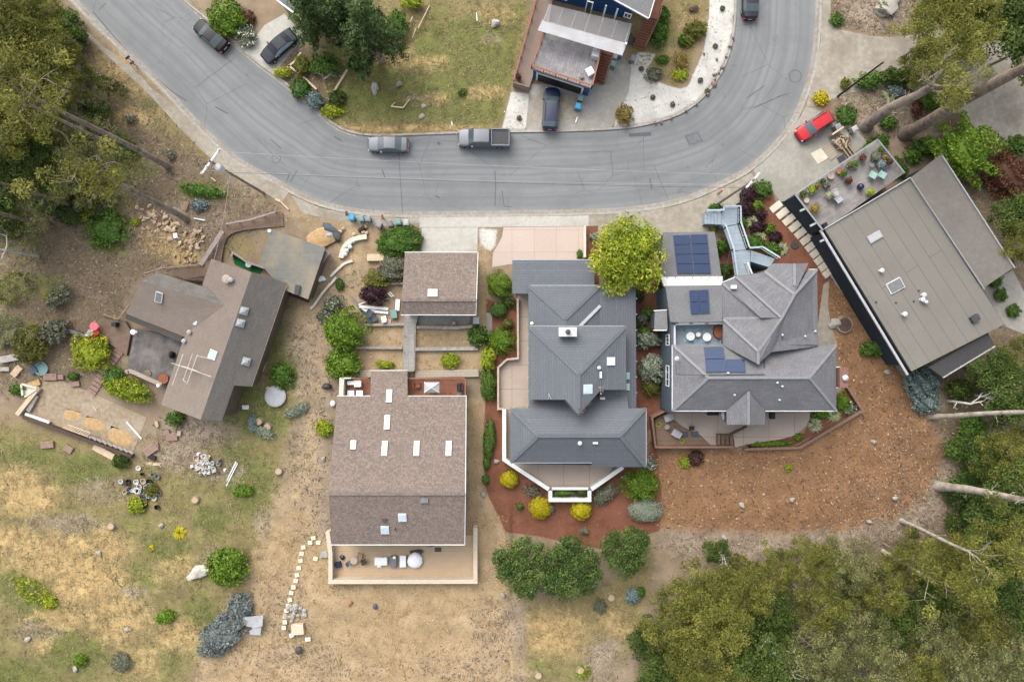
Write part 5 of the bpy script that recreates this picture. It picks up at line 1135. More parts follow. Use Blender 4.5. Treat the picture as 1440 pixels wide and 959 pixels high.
# ---- utility poles and wires
def pole(px, py, h, label, arm, armlen=2.6, tf=True, name='utility_pole', r=.16, m='bark_grey'):
    t = thing(name, label, 'utility pole', P(px, py, 0)); o = wloc(t)
    MB().tube([o, o + Vector((0, 0, h))], [r, r * .65], 10).build('pole', m, t)
    d = Vector((math.cos(R(arm)), math.sin(R(arm)), 0))
    if armlen:
        MB().bar(o + Vector((0, 0, h - .5)) - d * armlen / 2, o + Vector((0, 0, h - .5)) + d * armlen / 2, .2, .16).build('crossarm', 'white_metal', t)
        b = MB()
        for s_ in (-.46, -.2, .46): b.lathe(o + Vector((0, 0, h - .42)) + d * armlen * s_, [(.05, 0), (.08, .08), (.05, .2)], 8)
        b.build('insulator', 'white_plastic', t)
    if tf: MB().lathe(o + Vector((d.y * .0 + .42, -.36, h - 2.1)), [(.34, 0), (.36, .1), (.36, 1.), (.30, 1.1), (.1, 1.2)], 14).build('transformer', 'white_metal', t)
    return o + Vector((0, 0, h - .4)), d
A_, dA = pole(371, 272, 14.6, 'tall wooden utility pole with white crossarm and transformer beside the left pavement', 54, 3.0)
B_, dB = pole(1009, 287, 12.2, 'grey wooden utility pole leaning out over the kerb by the blue-grey stairs', 48, 2.0, False)
pole(1178, 136, 9.8, 'slim black pole without crossarm at the upper-right concrete drive', 0, 0, False, 'pole', .13, 'black')
def wire(p, q_, sag, label, m='mid_grey', r=.010):
    pts = [p.lerp(q_, t) - Vector((0, 0, 4 * sag * t * (1 - t))) for t in np.linspace(0, 1, 24)]
    itm('overhead_wire', MB().tube(pts, r, 5), m, label, 'wire', 'wires strung from the utility poles')
wire(A_ + dA * 1.2, B_ + dB * .7, .9, 'pale overhead wire across the road, furthest from the houses', 'light_grey', .012); wire(A_ - dA * 1.1, B_ - dB * .6, 1.1, 'pale overhead wire across the road between two others', 'light_grey', .012); wire(A_ - Vector((0, 0, 4.2)), B_ - Vector((0, 0, 3.4)), 1.0, 'thick dark overhead wire across the road, nearest the houses', 'dark_grey', .018)
wire(A_ - Vector((0, 0, 4.6)), P(299, 372, 3.4), .5, 'pale service wire drooping from the tall pole to the cabin', 'dead_wood', .032); wire(B_ - Vector((0, 0, 2)), P(1016, 400, 6.2), .2, 'thin service wire from the right pole to the grey house roof')
wire(P(627, 238, 9.6), P(569, 358, 3.0), .3, 'thin service wire dropping to the small garage corner')
# ---- terraces, boardwalk and walls by the brown house
bw = thing('boardwalk', 'narrow grey boardwalk from the small garage down to the brown house', 'boardwalk', base(576, 480))
MB().slab([P(569, 443, .5), P(588, 443, .5), P(583, 470, .5), P(582, 522, .9), P(568, 522, .9), P(569, 470, .5)], .14).build('deck', 'grey_walk_boards', bw); b = MB()
for a0, b0 in (((568.5, 446), (567, 520)), ((584.5, 455), (583, 520))): b.bar(P(*a0, 1.2), P(*b0, 1.5), .08, .08); [b.bar(P(a0[0] + (b0[0] - a0[0]) * t, a0[1] + (b0[1] - a0[1]) * t, .4), P(a0[0] + (b0[0] - a0[0]) * t, a0[1] + (b0[1] - a0[1]) * t, 1.35), .09, .09) for t in (0, .33, .66, 1)]
b.build('railing', 'grey_timber', bw)
for pts, w, m, lab in (([(499, 489), (566, 489)], .3, 'grey_timber', 'grey timber terrace wall left of the boardwalk'), ([(584, 491), (672, 490)], .4, 'rock_grey', 'pale block terrace wall right of the boardwalk'), ([(512, 457), (568, 456)], .3, 'grey_timber', 'short timber terrace wall below the dark garden chairs'), ([(586, 460), (640, 461), (668, 459)], .35, 'rock_grey', 'block edging just below the small garage'), ([(576, 398), (516, 400)][::-1], .25, 'grey_timber', 'timber edging behind the olive shrubs'), ([(516, 362), (540, 362)], .8, 'pale_timber', 'pale timber planter edge below the oval hedge')):
    wallrun('terrace_wall', pts, w, 0, .5, m, None, lab, 'wall')
for px0, px1, lab in ((488, 566, 'wide pale board step left of the boardwalk end'), (584, 673, 'wide pale board step right of the boardwalk end')):
    itm('board_step', MB().slab([P(px0, 521.5, .45), P(px1, 519.5, .45), P(px1, 529.5, .45), P(px0, 531.5, .45)], .4), 'pale_boards', lab, 'step')
# bottom patio
struct(MB().slab([P(*q_, .12) for q_ in ((466, 760), (666, 752), (666, 812), (466, 814))], .3).build('patio', 'patio_tan'))
b = MB(); 
wallrun('patio_wall', [(460.5, 748), (464.5, 778), (464.5, 818), (668.5, 817.5), (668.5, 742)], .48, -.1, 1.25, 'cream_block', None, 'long cream block wall enclosing the tan patio on three sides', 'wall')
itm('stone_step', MB().box(P(456, 779, .15), (.9, .7, .3)), 'rock_grey', 'grey stone step at the left end of the patio wall', 'step')
# ---- furniture
def chair(px, py, z, ang, m, label, group=None, w=.56, name='chair', cat='chair', low=False):
    t = thing(name, label, cat, P(px, py, z), group, R(ang)); h = .34 if low else .43
    def P_(b, nm): o = b.build(nm, m, None); o.parent = t
    P_(MB().box((0, 0, h), (w, w, .06)), 'seat'); P_(MB().add([(-w / 2, -w / 2, h), (-w / 2 + .05, -w / 2, h), (-w / 2 + .05, w / 2, h), (-w / 2, w / 2, h), (-w / 2 - .2, -w * .45, h + .5), (-w / 2 - .15, -w * .45, h + .5), (-w / 2 - .15, w * .45, h + .5), (-w / 2 - .2, w * .45, h + .5)], [[0, 3, 2, 1], [4, 5, 6, 7]] + [[i, (i + 1) % 4, 4 + (i + 1) % 4, 4 + i] for i in range(4)]), 'backrest')
    for sy in (-1, 1): P_(MB().box((0, sy * (w / 2 - .02), h + .2), (w * .9, .06, .04)).box((w * .4, sy * (w / 2 - .02), h + .1), (.05, .05, .2)), 'armrest')
    for sx in (-1, 1):
        for sy in (-1, 1): P_(MB().box((sx * (w / 2 - .04), sy * (w / 2 - .04), h / 2 - .01), (.05, .05, h - .03)), 'leg')
    return t
def rtable(px, py, z, r, m, label, h=.72, name='table', cat='table', group=None):
    t = thing(name, label, cat, P(px, py, z), group); 
    for b, n_ in ((MB().lathe((0, 0, h - .05), [(r * .97, 0), (r, .02), (r * .98, .05)], 20), 'tabletop'), (MB().tube([(0, 0, .05), (0, 0, h - .05)], .05, 8), 'stem'), (MB().lathe((0, 0, 0), [(r * .5, 0), (r * .48, .05)], 14), 'foot')): o = b.build(n_, m, None); o.parent = t
    return t
def lump(name, px, py, z, sx, sy, h, m, label, cat, ang=0, seed=1, k=.12):
    b = MB(); c = P(px, py, z); b.blob((0, 0, 0), (sx / 2, sy / 2, h / 2), seed, k, 2); o = b.build(name, m, None, smooth=50); o.location = c + Vector((0, 0, h * .45)); o.rotation_euler = (0, 0, R(ang)); return tag(o, label, cat)
def boxy(name, px, py, z, d, m, label, cat, ang=0, group=None, lid=None):
    t = MB(); x, y, h = d; i = min(x, y) * .06
    t.add([(-x / 2 + i, -y / 2 + i, 0), (x / 2 - i, -y / 2 + i, 0), (x / 2 - i, y / 2 - i, 0), (-x / 2 + i, y / 2 - i, 0), (-x / 2, -y / 2, h * .85), (x / 2, -y / 2, h * .85), (x / 2, y / 2, h * .85), (-x / 2, y / 2, h * .85), (-x / 2 + i, -y / 2 + i, h), (x / 2 - i, -y / 2 + i, h), (x / 2 - i, y / 2 - i, h), (-x / 2 + i, y / 2 - i, h)],
          [[3, 2, 1, 0], [8, 9, 10, 11]] + [[l * 4 + k_, l * 4 + (k_ + 1) % 4, l * 4 + 4 + (k_ + 1) % 4, l * 4 + 4 + k_] for l in (0, 1) for k_ in range(4)])
    o = t.build(name, m); o.location = P(px, py, z); o.rotation_euler = (0, 0, R(ang)); return tag(o, label, cat, group)
def barbecue(px, py, z, ang, label, m='black'):
    t = thing('barbecue', label, 'barbecue', P(px, py, z), None, R(ang))
    for b, n_, m_ in ((MB().box((0, 0, .45), (.55, .95, .7)), 'cart', 'dark_grey'), (MB().tube([(0, -.42, .9), (0, .42, .9)], .28, 12), 'lid', m), (MB().tube([(.3, -.3, .98), (.3, .3, .98)], .02, 6), 'handle', 'metal_grey'), (MB().box((0, -.66, .82), (.45, .32, .04)), 'side_shelf', 'mid_grey')): o = b.build(n_, m_, None); o.parent = t
for px, py, a_, lab in ((503.5, 539, 180, 'white armchair against the rail of the left red deck'), (495, 553, 90, 'left of two white armchairs backed against the tan roof'), (507, 553, 90, 'right of two white armchairs backed against the tan roof')): chair(px, py, 1.1, a_, 'white_plastic', lab, w=.72)
boxy('side_table', 497, 538, 1.1, (1.3, .5, .45), 'white_plastic', 'low white side table behind the white armchair', 'table')
PZ = thing('parasol', 'square grey-white parasol standing open on the red deck', 'parasol', P(610, 543, 1.1)); o = wloc(PZ)
b = MB(); cs = [o + Vector((x * .85, y * .58, 2.0)) for x, y in ((-1, -1), (1, -1), (1, 1), (-1, 1))]; ap = o + Vector((0, 0, 2.5)); b.add(cs + [ap] + [c_ - Vector((0, 0, .12)) for c_ in cs], [[i, (i + 1) % 4, 4] for i in range(4)] + [[i, 5 + i, 5 + (i + 1) % 4, (i + 1) % 4] for i in range(4)]); b.build('canopy', 'light_grey', PZ)
b = MB(); [b.bar(c_ + Vector((0, 0, .02)), ap + Vector((0, 0, .02)), .09, .05) for c_ in cs]; b.build('rib', 'white_trim', PZ); MB().tube([o, ap], .03, 8).build('pole', 'metal_grey', PZ); MB().lathe(o, [(.28, 0), (.26, .1)], 12).build('foot', 'dark_grey', PZ)
barbecue(647, 544, 1.1, 0, 'black barbecue at the right end of the red deck'); chair(588, 541, 1.1, 0, 'rust', 'dark metal chair left of the square parasol'); chair(608, 553, 1.1, 90, 'rust', 'dark metal chair just below the square parasol'); chair(629, 553, 1.1, 90, 'rust', 'dark metal chair between parasol and barbecue')
lump('covered_barbecue', 461, 543, 0, 1.2, .75, 1.0, 'dark_grey', 'dark covered barbecue on the dirt left of the red deck', 'barbecue', 0, 4); lump('white_sack', 469, 567, 0, .7, .8, .6, 'white_plastic', 'white sack slumped against the brown house corner', 'sack', 0, 5)
boxy('garden_sofa', 537, 787, .12, (1.5, .95, .65), 'white_plastic', 'white covered garden sofa on the tan patio', 'sofa'); boxy('footstool', 534, 793.5, .12, (.5, .4, .4), 'white_plastic', 'small white stool in front of the white sofa', 'stool')
boxy('patio_heater_box', 554.5, 788, .12, (.75, 1.35, .6), 'mid_grey', 'dark grey fire table with a white top spot on the tan patio', 'fire table'); itm('bowl', MB().lathe(P(554.5, 783.5, .72), [(.1, 0), (.18, .06), (.16, .07)], 12), 'white_plastic', 'white bowl on the dark grey fire table', 'bowl')
boxy('armchair', 567.5, 787, .12, (.75, 1.4, .6), 'white_plastic', 'white covered armchair right of the grey fire table', 'chair'); lump('covered_table', 584, 786, .12, 1.8, 1.9, .9, 'white_plastic', 'round table under a white cover on the tan patio', 'table', 0, 8, .05)
lump('folded_cushion', 586, 775, .12, 1.7, .5, .5, 'dark_grey', 'dark bundle behind the white covered table', 'bundle', 0, 9)
rtable(499.5, 785.5, .12, .42, 'clay_pale', 'round pinkish patio table'); chair(494, 789, .12, 30, 'mid_grey', 'grey chair left of the round pinkish table'); chair(512, 788.5, .12, 200, 'dark_timber', 'dark chair right of the round pinkish table'); chair(507, 780, .12, 250, 'timber', 'light brown chair behind the round pinkish table')
boxy('storage_crate', 476.5, 792.5, .12, (.7, .62, .5), 'navy_fabric', 'navy blue crate in the left corner of the tan patio', 'crate', 15); lump('blue_bag', 482, 783, .12, .55, .6, .35, 'car_blue', 'small blue bag beside the navy crate', 'bag', 0, 3); boxy('doormat', 616, 772.5, .12, (.75, .5, .06), 'dark_grey', 'dark doormat on the tan patio below the eave', 'mat'); boxy('doormat', 605, 767, .12, (.7, .3, .05), 'mid_grey', 'grey mat tucked under the eave at the patio', 'mat')
# grey house decks
rtable(969.5, 473, 3.925, .48, 'white_plastic', 'left white round table on the patterned rug', .5); rtable(992.5, 474, 3.925, .48, 'white_plastic', 'right white round table on the patterned rug', .5); rtable(980.5, 470.5, 3.925, .27, 'white_plastic', 'small white round table between the two larger ones', .45)
b = MB(); b.prism([tuple(Vector((math.cos(R(45 * k + 22)) * .55, math.sin(R(45 * k + 22)) * .75, 0))[:2]) for k in range(8)], 0, .6); o = b.build('wooden_chest', 'rust'); o.location = P(1008.5, 466.5, 3.9); tag(o, 'red-brown octagonal wooden chest in the balcony corner', 'chest')
for px, py, a_, lab in ((938, 587, 200, 'grey armchair nearest the house on the lower wooden deck'), (949, 608.5, 150, 'pale grey armchair in the middle of the lower wooden deck')): chair(px, py, .33, a_, 'light_grey', lab, w=.78, low=True)
rtable(937, 600, .33, .3, 'grey_plastic', 'small round grey table on the lower wooden deck', .45)
for px, py, lab in ((962, 610.5, 'left of two blue-grey seat pads on the wooden deck'), (977, 610, 'right of two blue-grey seat pads on the wooden deck')): boxy('seat_pad', px, py, .34, (.75, .6, .16), 'slate_blue_siding', lab, 'cushion')
boxy('speaker_box', 972, 601.5, .38, (.55, .45, .4), 'black', 'black box at the edge of the pink terrace', 'box'); boxy('planter_box', 1084.5, 584, .3, (.55, .75, .6), 'black', 'black square planter under the eave of the curved terrace', 'planter')
UM = thing('parasol', 'folded white parasol and cover on a black stand below the eave', 'parasol', P(1013, 581, .38)); lo_ = wloc(UM); MB().blob(lo_ + Vector((0, 0, 1.7)), (.42, .62, .5), 3, .08).build('canopy', 'white_plastic', UM, smooth=50); MB().tube([lo_, lo_ + Vector((0, 0, 1.6))], .05, 8).build('pole', 'black', UM); MB().box(lo_ + Vector((-.9, 0, .12)), (1.3, .45, .24)).build('stand', 'black', UM)
def pot(px, py, z, r, m, plant, label, h=.4, ph=.5, group=None):
    t = thing('potted_plant', label, 'potted plant', P(px, py, z), group); MB().lathe(wloc(t), [(r * .7, 0), (r, h), (r * 1.08, h), (r * 1.05, h + .04), (r * .85, h + .02)], 12).build('pot', m, t)
    if plant: leafball('foliage', wloc(t) + Vector((0, 0, h + ph * .45)), (r * 1.25, r * 1.25, ph * .6), plant, 130, .16, t)
    return t
# ------------------------------------------------------------------ foliage
def quads(c, nrm, L, Wd, rng):
    """diamond leaves at c facing nrm"""
    n = len(c); r = rng.normal(size=(n, 3)); u = np.cross(nrm, r); u /= np.linalg.norm(u, axis=1)[:, None] + 1e-9; w = np.cross(nrm, u)
    L = L[:, None]; Wd = Wd[:, None]
    v = np.stack([c - u * L / 2, c + w * Wd / 2 - u * L * .1, c + u * L / 2, c - w * Wd / 2 - u * L * .1], 1)
    return v.reshape(-1, 3), np.arange(4 * n).reshape(n, 4)
def shell(n, r, rng, lumps=.18, low=-.35, fill=.25):
    d = rng.normal(size=(n * 2, 3)); d /= np.linalg.norm(d, axis=1)[:, None]; d = d[d[:, 2] > low][:n]
    ph = rng.uniform(0, 6.28, (6, 3)); fr = rng.uniform(1.8, 4.2, (6, 3)); lum = sum(np.sin(d @ np.diag(f_) @ np.ones(3) * 1.3 + (d * f_) @ np.array([1., .7, .4]) + p_[0]) for f_, p_ in zip(fr, ph)) / 3
    rad = (1 + lumps * lum) * (1 - fill * rng.random(len(d)) ** 2)
    return d * rad[:, None] * np.array(r), d / np.array(r) / np.linalg.norm(d / np.array(r), axis=1)[:, None], lum
SEED = [100]
def leafball(name, c, r, kind, n, size, parent=None, lumps=.18, core=True, spread=.7, fill=.25, low=-.35, aspect=.55):
    SEED[0] += 1; rng = np.random.default_rng(SEED[0])
    p, nr, lum = shell(n, r, rng, lumps, low, fill); m = len(p)
    nn = nr + rng.normal(size=(m, 3)) * spread; nn /= np.linalg.norm(nn, axis=1)[:, None]
    L = size * rng.uniform(.4, 1.75, m); v, f = quads(p, nn, L, L * aspect, rng)
    tint = np.repeat(np.clip(.5 + rng.normal(size=m) * .2 + .10 * np.sin(lum * 3), 0, 1), 4)
    if core:
        b = MB().blob((0, 0, 0), tuple(x * .74 for x in r), SEED[0], lumps * .6, 3); cv = np.array([tuple(x) for x in b.v]); cf = np.array([x + [x[2]] for x in b.f])
        cv_q = []; 
        tri = np.array(b.f); q4_ = np.c_[tri, tri[:, 2]]
        # triangles become degenerate-free quads by splitting the last edge
        mid = (cv[tri[:, 2]] + cv[tri[:, 0]]) / 2; q4_ = np.c_[tri, len(cv) + np.arange(len(tri))]; cv = np.r_[cv, mid]
        f = np.r_[f, q4_ + len(v)]; v = np.r_[v, cv]; tint = np.r_[tint, np.full(len(cv), .4)]
    me = fast_mesh(name, v, f, ['f_' + kind], tint); o = bpy.data.objects.new(name, me); COL.objects.link(o)
    if parent is not None: o.parent = parent; o.location = Vector(c) - wloc(parent)
    else: o.location = c
    return o
def shrub(px, py, rx, ry, h, kind, label, ang=0, cat='shrub', name='shrub', size=.22, dens=1., group=None, **k):
    s_ = (CAMH - h / 2) / F; r = (rx * s_, ry * s_, h * .56); g = P(px, py, h * .5); z0 = max(gz(g.x, g.y), 0)
    n = int(min(5000, 200 + 90 * dens * (r[0] * r[1] + r[0] * r[2] + r[1] * r[2]) / size ** 1.6 * .35))
    o = leafball(name, Vector((g.x, g.y, z0 + h * .44)), r, kind, n, size, **k); o.rotation_euler = (0, 0, R(ang)); return tag(o, label, cat, group)
def spiky(px, py, r, kind, label, n=90, h=.5, cat='plant', name='grass_clump', group=None):
    SEED[0] += 1; rng = np.random.default_rng(SEED[0]); c = P(px, py, .3); rr_ = r * .083; t = rng.uniform(0, 6.28, n); d = np.c_[np.cos(t), np.sin(t), np.zeros(n)]; e = rng.uniform(.4, 1.05, n)[:, None]; w = np.c_[-np.sin(t), np.cos(t), np.zeros(n)] * .035
    b0 = d * .06; m_ = d * rr_ * e * .6 + np.array([0, 0, 1]) * h * (1.2 - .6 * e); t0 = d * rr_ * e + np.array([0, 0, 1]) * h * (.9 - .8 * e)
    v = np.stack([b0 - w, b0 + w, m_ + w, m_ - w, t0 + w * .2, t0 - w * .2], 1).reshape(-1, 3); i = np.arange(n)[:, None] * 6; f = np.r_[i + [0, 1, 2, 3], i + [3, 2, 4, 5]]
    me = fast_mesh(name, v, f, ['f_' + kind], np.repeat(np.clip(.5 + rng.normal(size=n) * .22, 0, 1), 6)); o = bpy.data.objects.new(name, me); COL.objects.link(o); o.location = (c.x, c.y, .02); return tag(o, label, cat, group)
def limbs(b, p, d, L, r, depth, rng, tips, up=.25, spread=.75, nk=3):
    pts = [p]; rs = [r]
    for k in range(3):
        d = (d + Vector(rng.normal(size=3)) * .16 + Vector((0, 0, up * .2))).normalized(); p = p + d * L / 3; pts.append(p); rs.append(r * (1 - .17 * (k + 1)))
    b.tube(pts, rs, 7 if depth > 1 else 5, cap=True); tips.append(p)
    if depth == 0: return
    for k in range(nk):
        a = Vector(rng.normal(size=3)); a = (d * (1 - spread * .5) + a.normalized() * spread).normalized(); 
        if a.z < -.1: a.z *= -.5
        limbs(b, pts[-1 - (k % 2)], a, L * rng.uniform(.55, .8), r * .5, depth - 1, rng, tips, up, spread, nk)
def tree_mesh(name, H, r, kind, seed, nclump, nleaf, size, trunk_r, bark, aspect=.4, zfrac=.55, clump=.3, spread=.8):
    """template tree at the origin: trunk with limbs, crown of separate leaf clumps"""
    t = bpy.data.objects.new(name, None); COL.objects.link(t); rng = np.random.default_rng(seed); b = MB(); tips = []
    hz = H * zfrac; b.tube([(0, 0, -.3), (0, 0, .4), (.06 * r, 0, hz * .5), (.0, .05 * r, hz)], [trunk_r * 1.3, trunk_r, trunk_r * .8, trunk_r * .62], 10)
    top = Vector((0, .05 * r, hz))
    for k in range(5):
        a = 2 * math.pi * k / 5 + rng.uniform(-.4, .4); limbs(b, top - Vector((0, 0, rng.uniform(0, hz * .2))), Vector((math.cos(a), math.sin(a), .55)).normalized(), r * .55, trunk_r * .4, 2, rng, tips, nk=2)
    o = b.build('trunk', bark, None, smooth=60); o.parent = t
    tips = np.array([tuple(x) for x in tips]); P0 = []; N0 = []; T0 = []
    cz = H - r * .62
    for k in range(nclump):
        if k % 2 and len(tips): c = tips[rng.integers(len(tips))] + rng.normal(size=3) * r * .12
        else:
            d = rng.normal(size=3); d /= np.linalg.norm(d); d[2] = abs(d[2]) * .8 - .15; c = np.array([0, 0, cz]) + d * np.array([r, r, r * .62]) * rng.uniform(.5, .92)
        h_ = np.hypot(c[0], c[1]); 
        if h_ > r * .95: c[:2] *= r * .95 / h_
        rc = r * clump * rng.uniform(.6, 1.25); m = int(nleaf * rng.uniform(.6, 1.3)); p, nr, lum = shell(m, (rc, rc, rc * .6), rng, .25, -.6, .6)
        P0.append(p + c); nn = nr + np.array([0, 0, .5]) + rng.normal(size=p.shape) * spread; N0.append(nn / np.linalg.norm(nn, axis=1)[:, None]); T0.append(np.clip(.5 + rng.normal() * .17 + rng.normal(size=len(p)) * .17, 0, 1))
    p = np.concatenate(P0); nn = np.concatenate(N0); tn = np.concatenate(T0); L = size * rng.uniform(.6, 1.5, len(p)); v, f = quads(p, nn, L, L * aspect, rng)
    me = fast_mesh('crown', v, f, ['f_' + kind], np.repeat(tn, 4)); o = bpy.data.objects.new('crown', me); COL.objects.link(o); o.parent = t; return t
USED = set()
def plant_tree(proto, px, py, zc, r, label, group=None, rz=None, ground=None, H0=None, R0=None, cat='tree'):
    """crown centre seen at photo pixel (px, py), zc metres up"""
    c = P(px, py, zc); H0 = proto['H']; R0 = proto['R']; zs = zc / (H0 - R0 * .62); s = r / R0
    if proto.name not in USED: USED.add(proto.name); o = proto
    else: o = dup(proto, (0, 0, 0))
    o.location = (c.x, c.y, gz(c.x, c.y) if abs(c.x) < 110 and abs(c.y) < 80 else 0); o.scale = (s, s, zs); o.rotation_euler = (0, 0, rz if rz is not None else random.uniform(0, 6.28)); return tag(o, label, cat, group)
